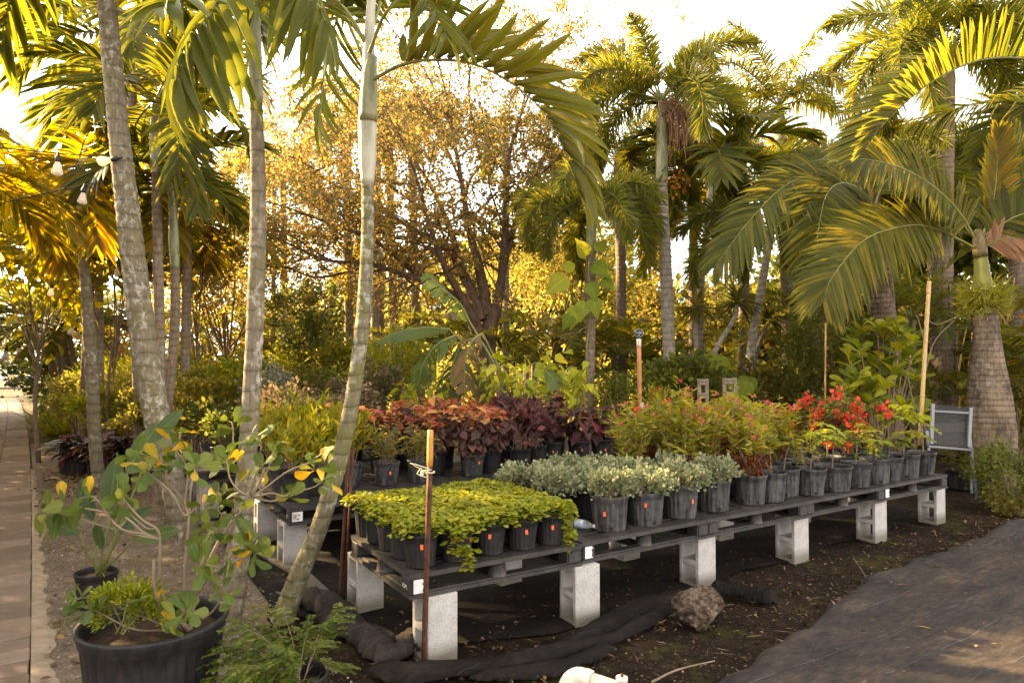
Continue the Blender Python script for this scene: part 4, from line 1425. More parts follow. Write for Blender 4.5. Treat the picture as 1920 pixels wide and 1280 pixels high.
# yellow green shrubs and companions on the near end of the back tables
for k, (e_, n_g, lab) in enumerate([(.02, 2.36, 'yellow green shrub in a ribbed pot with a sticker above the white pallet label'), (.28, 2.48, 'yellow green shrub right of the one above the white pallet label'), (.0, 2.78, 'yellow green shrub in the second row by the lichen trunk'), (.34, 2.95, 'brightest yellow green shrub in the third row'), (.02, 3.2, 'yellow green shrub in the shade of the fleshy leaves'), (.60, 2.72, 'yellow green shrub nearest the twiggy plants')]):
    potted('potted_yellow_green_shrub', lab, 'potted plant', DK(e_, n_g), 'citrus', 'smooth' if k else 'deep', k % 3, sticker=.1 if k == 0 else None, group='yellow green shrubs on the back tables', scale=random.uniform(.95, 1.15))
for k, (e_, n_g, pk, lab) in enumerate([(.25, 3.75, 'pinkish', 'pink tinged shrub behind the brightest yellow green one'), (.72, 3.9, 'pinkish', 'pink tinged shrub left of the leaning trunk'), (-.2, 4.7, 'round_green', 'green shrub in black pot on the low table by the gravel'), (.15, 4.75, 'round_green', 'green shrub in black pot behind the fleshy leaves'), (.55, 4.8, 'round_dark', 'dark green shrub in a black pot on the rear left table'), (-.25, 5.15, 'round_dark', 'dark green shrub at the rear of the low table'), (.4, 5.2, 'pinkish', 'pink tinged shrub on the rear left table'), (.95, 4.75, 'pinkish', 'pink tinged shrub right of centre on the rear left table'), (1.4, 4.9, 'pinkish', 'pink tinged shrub farthest right on the rear left table')]):
    potted('potted_shrub', lab, 'potted plant', DK(e_, n_g), pk, 'smooth', k % 2, group='mixed shrubs on the rear left table', scale=random.uniform(.95, 1.2))

# ------------------------------------------------------------------ foreground left: the big pot and its neighbours
CLU = [mk('leaf', geo(*T_leaf(OBOV, .10, dr, cu, .12)), M['leaf_clusia']) for dr, cu in ((.05, .05), (.2, -.05), (.35, .1), (-.1, .05))]

def rosette(parent, pos, d, n, sz, up=None):
    d = nrm(np.asarray(d, float))
    x = nrm(np.cross(d, [0.2, 0.1, 1.0]))
    y = np.cross(d, x)
    a0 = random.uniform(0, 6.28)
    for k in range(n):
        a = a0 + k * 2.4 + random.uniform(-.3, .3)
        tilt = .35 + .55 * (n - k) / n
        dd = nrm(d * (1 - tilt) + (x * math.cos(a) + y * math.sin(a)) * tilt * 1.2 + rng.normal(0, .12, 3))
        leaf_obj(CLU, parent, np.asarray(pos) + dd * .008 - d * .012 * k, dd, d + rng.normal(0, .25, 3), sz * random.uniform(.7, 1.15))

base = np.array(EN(-1.18, .56))
BIGB = P(290, 1155, 3.3)
big = thing('potted_fleshy_shrub', 'large black tub with a sprawling shrub of fleshy oval leaves, some yellow', 'potted plant', (BIGB[0], BIGB[1], 0.0))
make_pot(big, 'big', None)
bw = np.array([BIGB[0], BIGB[1], 0])
root = np.array([.10, .06, .42])
tipspx = [  # (pixel, depth, rosette size count) of every shoot
    ((372, 870), 3.35, 8), ((470, 815), 3.75, 8), ((520, 830), 3.8, 7), ((430, 790), 3.9, 7), ((600, 850), 3.9, 7), ((610, 895), 3.9, 6),
    ((330, 830), 3.5, 7), ((275, 880), 3.4, 7), ((240, 930), 3.3, 7), ((120, 945), 3.2, 7), ((90, 960), 3.15, 5), ((150, 935), 3.2, 6), ((230, 960), 3.3, 6),
    ((400, 1000), 3.3, 7), ((390, 1060), 3.15, 8), ((440, 1050), 3.3, 6), ((480, 1010), 3.4, 8), ((470, 1040), 3.4, 5),
    ((400, 930), 3.5, 6), ((440, 960), 3.5, 6), ((380, 955), 3.4, 5), ((450, 905), 3.7, 5), ((500, 880), 3.7, 6),
    ((130, 1125), 3.15, 7), ((160, 1135), 3.15, 5), ((350, 1140), 3.0, 8), ((330, 1165), 2.98, 6), ((420, 1100), 3.2, 6), ((290, 1110), 3.1, 5),
    ((340, 800), 3.7, 6), ((300, 850), 3.5, 6), ((250, 850), 3.5, 5), ((545, 925), 3.7, 4), ((415, 860), 3.6, 6)]
bg = []
hubs = [np.array(P(288, 1048, 3.25)) - bw, np.array(P(355, 965, 3.42)) - bw, np.array(P(395, 1075, 3.3)) - bw, np.array(P(420, 960, 3.55)) - bw, np.array(P(300, 1010, 3.3)) - bw, np.array(P(470, 930, 3.65)) - bw]
for hb in hubs:
    q = resample([root + rng.normal(0, .03, 3), (root + hb) / 2 + rng.normal(0, .04, 3), hb], 10)
    bg.append(tube(q, np.linspace(.012, .0065, 10), 7, 0, False))
for (px, d_, n_l) in tipspx:
    tp = np.array(P(px[0], px[1], d_)) - bw
    hb = min(hubs, key=lambda h_: np.linalg.norm(h_ - tp)) if px[1] < 1090 else root
    mid = (hb + tp) / 2 + rng.normal(0, .018, 3) + np.array([0, 0, -.01])
    q = resample([hb, hb * .6 + mid * .4 + rng.normal(0, .015, 3), mid + rng.normal(0, .02, 3), tp * .8 + mid * .2 + rng.normal(0, .025, 3), tp], 14)
    bg.append(tube(q, np.linspace(.0062, .0035, 14), 6, 0, False))
    dirv = nrm(q[-1] - q[-3]) + np.array([0, 0, .55])
    rosette(big, tp, dirv, n_l + 1, .104)
    if random.random() < .25:
        rosette(big, q[9] + rng.normal(0, .02, 3), nrm(rng.normal(0, 1, 3) + np.array([0, 0, .8])), 4, .11)
add('branches', mk('branches', bg, M['twig_pale']), big)
add('tie', mk('tie', tube(resample([hubs[2] + np.array([0, 0, .03]), hubs[2] + np.array([.02, 0, .05])], 4), .012, 8), M['green_tie']), big)

moss_p = np.array(P(238, 1150, 3.24))
mt = thing('feathery_green_plant', 'small feathery bright green plant growing in the large black tub', 'plant', (moss_p[0], moss_p[1], .49))
p_, out_, cl_ = clump_points(3600, (0, 0, .07), (.15, .125, .13), 46, .13, .4, -.3)
add('foliage', mk('foliage', leaf_cloud(p_, out_ + np.array([0, 0, .4]), TDN, .022, 0, .2, .6, .3), M['leaf_moss']), mt, kind='stuff')
add('stem', mk('stem', stems(.03, -.02, cl_[:16], .003, .001), M['petiole']), mt, kind='stuff')

# bird of paradise in its pot
BP = G(180, 1135, 0)
bop = thing('potted_paddle_leaf_plant', 'potted plant with tall paddle shaped leaves beside the path', 'potted plant', (BP[0], BP[1], 0.0))
make_pot(bop, 'three')
BOPL = [mk('leaf', geo(*T_leaf(PADDLE, .22, dr, 0)), M['leaf_bird']) for dr in (.05, .2)]
gb = []
for (px, py, dd, sz, dirv) in [((205), 960, 4.75, .38, (.1, 0, .9)), (240, 880, 4.75, .36, (.5, 0, .85)), (285, 830, 4.8, .30, (.6, 0, .8)), (175, 975, 4.75, .30, (-.25, -.1, .8)), (225, 1000, 4.65, .30, (.5, -.2, .5)), (150, 1000, 4.7, .28, (-.6, -.1, .3)), (250, 1010, 4.65, .30, (.7, -.1, .15)), (190, 1030, 4.6, .24, (.1, -.3, .5)), (215, 940, 4.85, .34, (.15, .1, .9))]:
    bse = np.array(P(px, py, dd)) - np.array([BP[0], BP[1], 0])
    b0 = np.array([random.gauss(0, .03), random.gauss(0, .03), .19])
    q = resample([b0, (b0 * .35 + bse * .65) + np.array([0, 0, -.02]), bse], 10)
    gb.append(tube(q, np.linspace(.008, .005, 10), 6, 0, False))
    leaf_obj(BOPL, bop, bse, dirv, (0, -1, .3) + rng.normal(0, .4, 3), sz)
add('petioles', mk('petioles', gb, M['petiole']), bop)

# fern leaved shrub in the near pot at the bottom
FP = P(556, 1245, 3.1)
fern = thing('potted_fine_leaf_shrub', 'low black pot with a fine leaflet shrub spreading in front of the trunks', 'potted plant', (FP[0], FP[1], .0))
make_pot(fern, 'big').scale = (.42, .42, .66)
for ch in fern.children:
    ch.scale = (.42, .42, .66)
ps, ds, gf = [], [], []
for k in range(36):
    tx, ty = random.uniform(-.5, .16), random.uniform(-.2, .3)
    tz = .37 + random.uniform(-.13, .2) - .12 * abs(tx)
    tp = np.array([tx, ty, tz])
    b0 = np.array([random.gauss(0, .03), random.gauss(0, .03), .26])
    q = resample([b0, b0 * .5 + tp * .5 + np.array([0, 0, .05]), tp], 9)
    gf.append(tube(q, np.linspace(.0022, .0008, 9), 4, 0, False))
    for i_ in (4, 5, 6, 7, 8):
        for s in (-1, 1):
            d0 = nrm(tp - b0)
            d0 = nrm(d0 * np.array([1, 1, .3]) + np.array([-d0[1], d0[0], 0]) * s * random.uniform(.4, 1.0) + rng.normal(0, .15, 3) * np.array([1, 1, .4]))
            side = nrm(np.cross(d0, [0, 0, 1]))
            L_ = random.uniform(.07, .13)
            for t in np.linspace(.12, 1.0, 9):
                c = q[i_] + d0 * L_ * t + np.array([0, 0, -.03 * t * t])
                for s2 in (-1, 1):
                    ps.append(c)
                    ds.append(side * s2 + d0 * .35 + np.array([0, 0, -.1]))
add('foliage', mk('foliage', leaf_cloud(np.array(ps), np.array(ds), TH, .022, 0, .9, .15, .2), M['leaf_fern']), fern, kind='stuff')
add('stem', mk('stem', gf, M['twig']), fern, kind='stuff')

# dark crotons in black pots by the path
CRO = [mk('leaf', geo(*T_leaf(PADDLE, .2, dr, .25)), M['leaf_croton']) for dr in (.2, .5, .8)]
cro_spots = [((128, 888), 'dark purple leaved plant nearest the path'), ((150, 890), 'dark purple leaved plant in the pot with a sticker'), ((182, 895), 'dark purple leaved plant in front of the thin trunk'), ((238, 880), 'dark purple leaved plant right of the thin trunk'), ((262, 865), 'dark purple leaved plant behind the lichen covered trunk'), ((215, 875), 'dark purple leaved plant between the trunks')]
for k, (px, lab) in enumerate(cro_spots):
    q = G(px[0], px[1], 0)
    t = thing('potted_purple_plant', lab, 'potted plant', (q[0], q[1], 0.0), 0, 'dark purple leaved plants beside the path')
    make_pot(t, 'three', .3 if k == 1 else None)
    h = POT['three']['h']
    g = []
    for s in range(4):
        top = np.array([random.gauss(0, .09), random.gauss(0, .09), h + random.uniform(.16, .36)])
        g.append(tube(resample([np.array([0, 0, h * .8]), top], 4), .006, 5, 0, False))
        for u in np.linspace(.2, 1, 11):
            c = np.array([0, 0, h * .8]) * (1 - u) + top * u
            aa = random.uniform(0, 6.28)
            leaf_obj(CRO, t, c, (math.cos(aa), math.sin(aa), random.uniform(.1, .7)), (0, 0, 1), random.uniform(.18, .30))
    add('stem', mk('stem', g, M['twig']), t)
q = G(225, 925, 0)
t = thing('empty_pot', 'empty black pot standing behind the paddle leaved plant', 'pot', (q[0], q[1], 0))
make_pot(t, 'three')
q = G(335, 965, 0)
t = thing('empty_pot', 'black pot tucked behind the lichen trunk by the low table', 'pot', (q[0], q[1], 0))
make_pot(t, 'three')
for k, (px, lab) in enumerate([((100, 775), 'bushy green plant in a black pot where the path bends'), ((78, 775), 'olive bushy plant in a black pot at the edge of the path'), ((135, 770), 'green bushy plant in a pot beside the clump of thin trunks')]):
    q = G(*px, 0)
    potted('potted_path_bush', lab, 'potted plant', (q[0], q[1], 0), 'round_green', 'smooth', k % 2, group='bushy pots at the bend of the path', scale=1.25)
# ------------------------------------------------------------------ palms
def frond_curve(L, el, droop, n=14, side=0.0):
    """rachis points in the local XZ plane: leaves at elevation el, bends down by droop radians"""
    pts = [np.zeros(3)]
    for i in range(1, n):
        t = i / (n - 1)
        a = el - droop * t ** 1.3
        pts.append(pts[-1] + np.array([math.cos(a), side * t, math.sin(a)]) * L / (n - 1))
    return np.array(pts)

def along(pts, t):
    pts = np.asarray(pts)
    n = len(pts)
    u = np.clip(np.asarray(t) * (n - 1), 0, n - 1 - 1e-6)
    i = u.astype(int)
    f = (u - i)[:, None]
    p = pts[i] * (1 - f) + pts[i + 1] * f
    tan = nrm(np.gradient(pts, axis=0))
    return p, nrm(tan[i] * (1 - f) + tan[i + 1] * f)

def leaflets(pts, nl, ll, lw, t0=.18, vee=.25, droop=.35, plum=0.0, seg=3, ang=(1.15, .45), jit=.1, fold=True, tipw=.15, refv=(0, 0, 1.0)):
    """geometry of every leaflet along one rachis"""
    t = np.repeat(np.linspace(t0, 1.0, nl), 2)
    s = np.tile([1.0, -1.0], nl)
    t = np.clip(t + rng.normal(0, .25 / nl, len(t)), 0, 1)
    p, tan = along(pts, t)
    ref = nrm(np.array(refv, float))
    side = nrm(np.cross(tan, ref + 1e-3))
    up = np.cross(side, tan)
    u = np.clip((t - t0) / (1 - t0), 0, 1)
    a = ang[0] + (ang[1] - ang[0]) * u ** 1.4 + rng.normal(0, jit * .6, len(t))
    roll = rng.normal(vee, jit, len(t))
    if plum:
        roll = rng.uniform(-1.2, 1.7, len(t)) * plum + vee * (1 - plum)
    sd = side * (s * np.cos(roll))[:, None] + up * np.sin(roll)[:, None]
    d = nrm(tan * np.cos(a)[:, None] + sd * np.sin(a)[:, None])
    L = ll * (.55 + .75 * np.sin(np.pi * np.clip(u * .82 + .14, 0, 1))) * np.clip(rng.normal(1, .08, len(t)), .7, 1.2)
    L = L * np.where(u > .93, .75, 1)
    wdir = nrm(np.cross(d, np.cross(tan, d) + 1e-4))
    nrmv = np.cross(d, wdir)
    K = seg + 1
    V, cols = [], 3 if fold else 2
    g = droop * np.clip(rng.normal(1, .25, len(t)), .3, 2)
    for k in range(K):
        v = k / seg
        c = p + d * (L * v)[:, None] * (1 - .18 * (g * v)[:, None]) + np.array([0, 0, -1.0]) * (g * L * v * v * .75)[:, None]
        w = lw * (.5 + .9 * math.sin(math.pi * min(1, .22 + .78 * v)) ** .8) * (1 if v < 1 else tipw)
        wv = wdir * w / 2
        if fold:
            V += [c - wv + nrmv * w * .16, c - nrmv * w * .05, c + wv + nrmv * w * .16]
        else:
            V += [c - wv, c + wv]
    V = np.stack(V, 1)
    F = []
    for k in range(seg):
        for c in range(cols - 1):
            b = k * cols + c
            F.append((b, b + 1, b + cols + 1, b + cols))
    F = np.array(F)
    o = (np.arange(len(t)) * K * cols)[:, None, None]
    return geo(V.reshape(-1, 3), E3, (F[None] + o).reshape(-1, 4), 0)

def frond_mesh(name, L, el, bend, nl, ll, lw, mats, r0=.014, **kw):
    pts = frond_curve(L, el, bend)
    rg = tube(pts, np.linspace(r0, r0 * .22, len(pts)), 5, 1, False)
    return mk(name, [leaflets(pts, nl, ll, lw, **kw), rg], mats)

FR = {}
def fronds(kind):
    if kind in FR:
        return FR[kind]
    out = {}
    els = dict(up=(1.25, .75), high=(.85, 1.25), mid=(.40, 1.35), low=(-.05, 1.2), hang=(-.6, .8))
    for k, (el, dr) in els.items():
        out[k] = []
        for v in range(2):
            el_, dr_ = el + random.uniform(-.1, .1), dr + random.uniform(-.15, .15)
            if kind == 'adonidia':
                me = frond_mesh('frond', 1.55, el_, dr_ + .25, 30, .52, .046, [M['frond'], M['rachis']], .016, vee=.35, droop=.35, seg=3)
            elif kind == 'adonidia_gold':
                me = frond_mesh('frond', 1.6, el_, dr_ + .2, 30, .5, .046, [M['frond_gold'], M['rachis']], .015, vee=.25, droop=.4, seg=3)
            elif kind == 'foxtail':
                me = frond_mesh('frond', 2.2, el_, dr_ + .65, 210, .37, .018, [M['frond_dark'], M['rachis']], .02, plum=1.0, droop=.2, seg=2, fold=False, t0=.14, jit=.2, ang=(1.05, .6))
            elif kind == 'foxtail_gold':
                me = frond_mesh('frond', 2.2, el_, dr_ + .65, 210, .37, .018, [M['frond_gold'], M['rachis']], .02, plum=1.0, droop=.2, seg=2, fold=False, t0=.14, jit=.2, ang=(1.05, .6))
            elif kind == 'royal':
                me = frond_mesh('frond', 2.7, el_, dr_, 90, .6, .026, [M['frond'], M['rachis']], .024, plum=.35, vee=.2, droop=.7, seg=3, fold=False, t0=.12)
            elif kind == 'areca':
                me = frond_mesh('frond', 1.7, el_, dr_ + .1, 34, .42, .028, [M['frond'], M['rachis']], .011, vee=.45, droop=.25, seg=2, fold=False)
            elif kind == 'phoenix':
                me = frond_mesh('frond', 1.7, el_, dr_ + .1, 60, .28, .014, [M['frond_dark'], M['rachis']], .012, vee=.35, droop=.12, seg=2, fold=False, plum=.25)
            out[k].append(me)
    FR[kind] = out
    return out

def crown_fronds(root, top, kind, spec, scale=1.0, az0=None, name='frond'):
    """spec: list of (elevation class, count)"""
    F = fronds(kind)
    az = random.uniform(0, 6.28) if az0 is None else az0
    for cls, cnt in spec:
        for k in range(cnt):
            o = add(name, random.choice(F[cls]), root, top, kind='stuff', rot=(random.uniform(-.12, .12), random.uniform(-.08, .08), az + k * 6.283 / cnt + random.uniform(-.3, .3)), scale=scale * random.uniform(.88, 1.1))
        az += 1.1
    return root

def ringed(pts, rad, n, sides, depth=.035, rings=None):
    """trunk with leaf scar rings as real ridges"""
    q = resample(pts, n)
    r = np.interp(np.linspace(0, 1, n), np.linspace(0, 1, len(rad)), rad)
    ph = np.arange(n)
    r = r * (1 + depth * np.where(ph % 4 == 0, -1.0, np.where(ph % 4 == 1, .9, .25)))
    return tube(q, r, sides, 0, True, .008)

def palm(name, label, cat, px, d, rad, bark, shaft=None, shaft_px=None, shaft_r=None, rings=60, sides=14, group=None, ground=True, depth=.035):
    """px: pixel polyline of the trunk from base to top, d: distance (number or list)"""
    ds = np.broadcast_to(np.asarray(d, float), (len(px),))
    pts = np.array([P(p[0], p[1], q) for p, q in zip(px, ds)])
    base = pts[0].copy()
    if ground:
        base[2] = 0
        if pts[0][2] > .05:
            b2 = pts[0].copy()
            b2[2] = 0
            b2[:2] += (pts[0] - pts[1])[:2] * min(1.0, pts[0][2] / max(.2, (pts[1] - pts[0])[2])) * .4
            pts = np.vstack([b2, pts])
            base = b2.copy()
        else:
            pts[0][2] = -.02
    t = thing(name, label, cat, base, 0, group)
    add('trunk', mk('trunk', ringed(pts, rad, rings * 4 + 1, sides, depth), M[bark], off=base), t)
    top = pts[-1]
    if shaft:
        sp = np.array([P(p[0], p[1], ds[-1]) for p in shaft_px])
        add('crownshaft', mk('crownshaft', tube(resample(sp, 22), np.interp(np.linspace(0, 1, 22), np.linspace(0, 1, len(shaft_r)), shaft_r), 14), M[shaft], off=base), t)
        top = sp[-1]
    return t, top - base, base

# a frond whose leaflets are separate parts: for the nearest palms
LFT = {}
def leaflet_set(key, mat):
    if key not in LFT:
        LFT[key] = []
        for dr in (.1, .28, .5):
            prof = [(0, .25), (.12, .38), (.35, .5), (.6, .45), (.82, .28), (1, .03)]
            V, F4 = [], []
            for t, w in prof:
                for u in (-1, 0, 1):
                    V.append((u * w, t, -dr * t * t + (abs(u) * .16 * w)))
            for i in range(len(prof) - 1):
                for c in range(2):
                    a = i * 3 + c
                    F4.append((a, a + 1, a + 4, a + 3))
            LFT[key].append(mk('leaflet', geo(np.array(V), E3, F4), M[mat]))
    return LFT[key]

def hero_frond(root, base, pts, nl, ll, lw, mat='frond_hero', t0=.2, vee=.2, ang=(1.1, .4), sides=(1, -1), r0=.014, droopup=0.0, jit=.08, stiff=False):
    pts = resample(np.asarray(pts), 24) - base
    fo = add('frond', mk('frond', tube(pts, np.linspace(r0, r0 * .25, 24), 6, 0, False), M['rachis']), root)
    S = leaflet_set(mat, mat)
    if stiff:
        S = S[:1]
    for s in sides:
        ts = np.linspace(t0, 1, nl)
        p, tan = along(pts, ts)
        sd = nrm(np.cross(tan, np.array([0, 0, 1.0]) + 1e-3))
        up = np.cross(sd, tan)
        for k in range(nl):
            u = (ts[k] - t0) / (1 - t0)
            a = ang[0] + (ang[1] - ang[0]) * u ** 1.5 + random.gauss(0, jit)
            rl = vee + random.gauss(0, jit)
            lat = sd[k] * s * math.cos(rl) + up[k] * math.sin(rl)
            d = tan[k] * math.cos(a) + lat * math.sin(a) + np.array([0, 0, -droopup])
            L = ll * (.6 + .55 * math.sin(math.pi * min(1, u * .8 + .18))) * random.uniform(.9, 1.08)
            nv = up[k] * math.cos(rl) - sd[k] * s * math.sin(rl)
            leaf_obj(S, fo, p[k], d, nv + rng.normal(0, .12, 3), (lw * random.uniform(.85, 1.1), L, L), 'leaflet')
    return fo

def joined_frond(root, base, pts, nl, ll, lw, mat='frond', t0=.12, r0=.018, **kw):
    pts = resample(np.asarray(pts), 24) - base
    return add('frond', mk('frond', [leaflets(pts, nl, ll, lw, t0=t0, **kw), tube(pts, np.linspace(r0, r0 * .22, 24), 6, 1, False)], [M[mat], M['rachis']]), root, kind='stuff')

def PP(lst, d):
    ds = np.broadcast_to(np.asarray(d, float), (len(lst),))
    return [P(x, y, q) for (x, y), q in zip(lst, ds)]

# --- the three trunks in front on the left
pa, ta, ba = palm('palm_tree', 'thick lichen covered palm trunk leaning left, the nearest trunk beside the gravel', 'palm tree', [(352, 1020), (330, 930), (298, 800), (270, 640), (240, 400), (218, 200), (200, 0), (192, -110)], 6.5, [.125, .112, .118, .12, .105, .09, .085, .08], 'bark_near', group=None, rings=42)
crown_fronds(pa, ta, 'adonidia', [('high', 6), ('mid', 6)], 1.25, .4)
pb, tb, bb = palm('palm_tree', 'straight lichen covered palm trunk with the big hanging leaflets at the top of the picture', 'palm tree', [(420, 1190), (440, 1080), (456, 950), (470, 760), (480, 560), (484, 380), (480, 190)], 4.45, [.10, .082, .066, .056, .055, .05, .042], 'bark_near', 'shaft_green', [(480, 195), (476, 90), (468, -40), (462, -120)], [.042, .05, .045, .03], rings=44)
pc, tc_, bc = palm('palm_tree', 'slender curved palm trunk with a green crown shaft, rising between the tables', 'palm tree', [(528, 1175), (560, 1080), (600, 985), (637, 860), (662, 740), (680, 600), (689, 450), (689, 340)], 4.6, [.078, .066, .058, .055, .05, .047, .043, .04], 'bark_green', 'shaft_white', [(689, 345), (689, 300), (689, 225), (691, 160), (693, 60), (700, -60)], [.042, .058, .064, .050, .034, .026], rings=48)
# brown leaf base collar on the middle crown shaft
add('leaf_sheath', mk('leaf_sheath', tube(resample(PP([(690, 228), (691, 185), (694, 130), (700, 105)], 4.58), 10), np.array([.060, .062, .062, .06, .057, .052, .046, .04, .034, .028]), 14), M['shaft_green'], off=bc), pc)

# middle palm: the frond arching to the right, the ones falling to the left
hero_frond(pc, bc, PP([(700, 150), (745, 125), (800, 113), (880, 118), (950, 150), (1010, 200), (1050, 265), (1085, 355)], [4.55, 4.5, 4.45, 4.4, 4.35, 4.32, 4.3, 4.3]), 21, .55, .066, 'frond_rust', .2, .95, (.95, .35), r0=.012, droopup=.02)
hero_frond(pc, bc, PP([(690, 130), (660, 60), (640, 20), (625, 60), (605, 160), (600, 235)], [4.7, 4.8, 4.95, 5.05, 5.1, 5.1]), 15, .42, .036, 'frond_hero', .25, .2, (1.1, .4))
hero_frond(pc, bc, PP([(692, 100), (720, 30), (760, -10), (800, 10), (830, 60)], [4.5, 4.4, 4.2, 4.1, 4.0]), 12, .42, .042, 'frond_hero', .3, .1, (1.0, .4))
hero_frond(pc, bc, PP([(690, 90), (640, 10), (560, -30), (480, 0), (430, 70)], [4.6, 4.5, 4.4, 4.35, 4.3]), 14, .45, .04, 'frond_hero', .25, .2, (1.1, .4))
hero_frond(pc, bc, PP([(695, 60), (740, -50), (830, -110), (930, -100)], [4.6, 4.7, 4.9, 5.1]), 12, .45, .04, 'frond_hero', .3)
hero_frond(pc, bc, PP([(695, 60), (690, -80), (680, -200)], [4.6, 4.9, 5.4]), 10, .45, .04, 'frond_hero', .3)
for (pts_, ds_) in (([(755, 60), (765, 80), (757, 115)], 4.5), ([(800, 70), (815, 55), (782, 112)], 4.48)):
    q = np.array(PP(pts_, ds_))
    leaf_obj(leaflet_set('frond_rust', 'frond_rust'), pc, q[2] - bc, q[0] - q[2], (0, -1, .2), (.06, .2, .2), 'leaflet')
# right trunk of the near pair: the broad hanging leaflets that fill the top
hero_frond(pb, bb, PP([(468, -70), (440, -50), (415, -10), (395, 25), (372, 55), (345, 95), (330, 150)], [4.4, 4.0, 3.7, 3.5, 3.4, 3.35, 3.3]), 11, .46, .07, 'frond_hero', .25, -.25, (1.25, .55), droopup=1.25, r0=.012)
hero_frond(pb, bb, PP([(470, -80), (500, -90), (540, -70), (580, -30), (610, 40)], [4.4, 4.1, 3.9, 3.8, 3.7]), 11, .5, .07, 'frond_hero', .2, -.2, (1.2, .5), droopup=1.1, r0=.012)
hero_frond(pb, bb, PP([(460, -60), (420, -30), (400, -8), (365, -6), (310, 10)], [4.4, 4.1, 3.7, 3.4, 3.2]), 9, .36, .075, 'frond_hero', .35, .15, (1.0, .4), r0=.012)
crown_fronds(pb, tb, 'adonidia', [('high', 3), ('up', 2)], 1.0, 1.2)
# flower stalks drying below its crown
gs = []
for k in range(26):
    a0 = np.array(P(478, 150, 4.42))
    e0 = np.array(P(random.uniform(390, 590), random.uniform(90, 260), random.uniform(4.3, 4.8)))
    gs.append(tube(resample([a0, (a0 + e0) / 2 + np.array([0, 0, .06]), e0], 8), np.linspace(.004, .0015, 8), 4, 0, False))
add('flower_stalks', mk('flower_stalks', gs, M['rachis'], off=bb), pb, kind='stuff')

# --- thinner palms behind them on the left
def left_palm(label, px, d, rad, bark, sh_px, sh_r, kind, spec, sc, az=None, shaft='shaft_green'):
    t, top, b = palm('palm_tree', label, 'palm tree', px, d, rad, bark, shaft, sh_px, sh_r, rings=34, sides=10, group='slim palms beside the path')
    crown_fronds(t, top, kind, spec, sc, az)
    return t
left_palm('slim palm with a grey crown shaft, right behind the thick lichen trunk', [(302, 900), (300, 690), (296, 480), (293, 320)], 8.2, [.075, .065, .06, .055], 'bark_brown', [(293, 325), (291, 280), (290, 235), (290, 190)], [.055, .065, .05, .035], 'adonidia', [('mid', 4), ('high', 3), ('low', 2)], .9, .3, 'shaft_white')
left_palm('slim palm bending right at its foot, right of the thick lichen trunk', [(308, 840), (316, 740), (328, 610), (328, 500)], 8.8, [.085, .07, .062, .056], 'bark_brown', [(328, 505), (326, 450), (324, 395), (318, 330)], [.056, .066, .05, .03], 'adonidia', [('mid', 4), ('high', 3)], .9, 1.0)
left_palm('thin spotted palm trunk standing among the dark purple plants', [(190, 920), (180, 850), (172, 700), (163, 560), (153, 450)], 9.2, [.085, .08, .085, .072, .06], 'bark_near', [(153, 455), (149, 400), (146, 370), (144, 340)], [.06, .07, .055, .035], 'adonidia_gold', [('mid', 5), ('high', 3), ('low', 2)], 1.05, .0)
left_palm('smooth grey palm trunk left of the spotted one', [(158, 795), (162, 700), (166, 600), (168, 520)], 13.5, [.12, .11, .10, .09], 'bark_brown', [(168, 525), (168, 470), (168, 430)], [.09, .10, .06], 'adonidia_gold', [('mid', 4), ('high', 2)], 1.2)
left_palm('sunlit thin palm trunk with a dark tie round it', [(187, 760), (187, 640), (185, 500)], 12.5, [.08, .075, .07], 'bark_pale', [(185, 505), (184, 460), (184, 420)], [.07, .08, .05], 'adonidia_gold', [('mid', 5), ('high', 3)], 1.3)
for k, (x0, y0, x1, y1, d_, r_, lab) in enumerate([(122, 735, 107, 610, 17.5, .11, 'leftmost trunk of the clump of palms at the bend of the path'), (133, 745, 116, 610, 17.0, .13, 'thickest trunk in the clump of palms at the bend of the path'), (142, 745, 122, 615, 17.3, .10, 'trunk in the clump of palms leaning right at its foot'), (150, 745, 128, 620, 16.8, .07, 'thinnest trunk of the clump of palms at the bend'), (100, 720, 95, 615, 19.0, .10, 'shaded trunk at the back of the clump of palms')]):
    t, top, b = palm('palm_tree', lab, 'palm tree', [(x0, y0), ((x0 + x1) / 2, (y0 + y1) / 2), (x1, y1)], d_, [r_ * 1.1, r_, r_ * .9], 'bark_brown', rings=24, sides=8, group='clump of palms at the bend of the path')
    crown_fronds(t, top, 'areca', [('mid', 5), ('high', 3)] if k < 4 else [('high', 4)], 1.35)
# a palm standing just left of the frame whose leaf tips come in
t, top, b = palm('palm_tree', 'golden leaved palm at the left edge whose fronds hang over the path', 'palm tree', [(-190, 1060), (-180, 800), (-160, 500), (-140, 330)], 7.2, [.11, .09, .08, .07], 'bark_near', rings=30, sides=10)
crown_fronds(t, top, 'adonidia_gold', [('mid', 5), ('high', 3)], 1.0, 0.1)
t, top, b = palm('palm_tree', 'far palm with golden fronds behind the string lights', 'palm tree', [(-40, 800), (-30, 600), (-20, 480)], 14, [.13, .11, .1], 'bark_brown', rings=24, sides=8)
crown_fronds(t, top, 'adonidia_gold', [('mid', 4), ('high', 3)], 1.15)
t, top, b = palm('palm_tree', 'palm with dark fronds against the white sky, behind the thick lichen trunk', 'palm tree', [(262, 800), (255, 500), (250, 260), (246, 150)], 10.5, [.1, .09, .08, .07], 'bark_brown', 'shaft_green', [(246, 155), (245, 120), (244, 80)], [.07, .07, .04], rings=30, sides=10)
crown_fronds(t, top, 'adonidia', [('mid', 4), ('high', 4), ('low', 2)], 1.4, .4)
t, top, b = palm('palm_tree', 'palm whose long yellow green frond points right toward the bare tree', 'palm tree', [(345, 800), (350, 560), (352, 420)], 11, [.09, .08, .07], 'bark_brown', rings=24, sides=8)
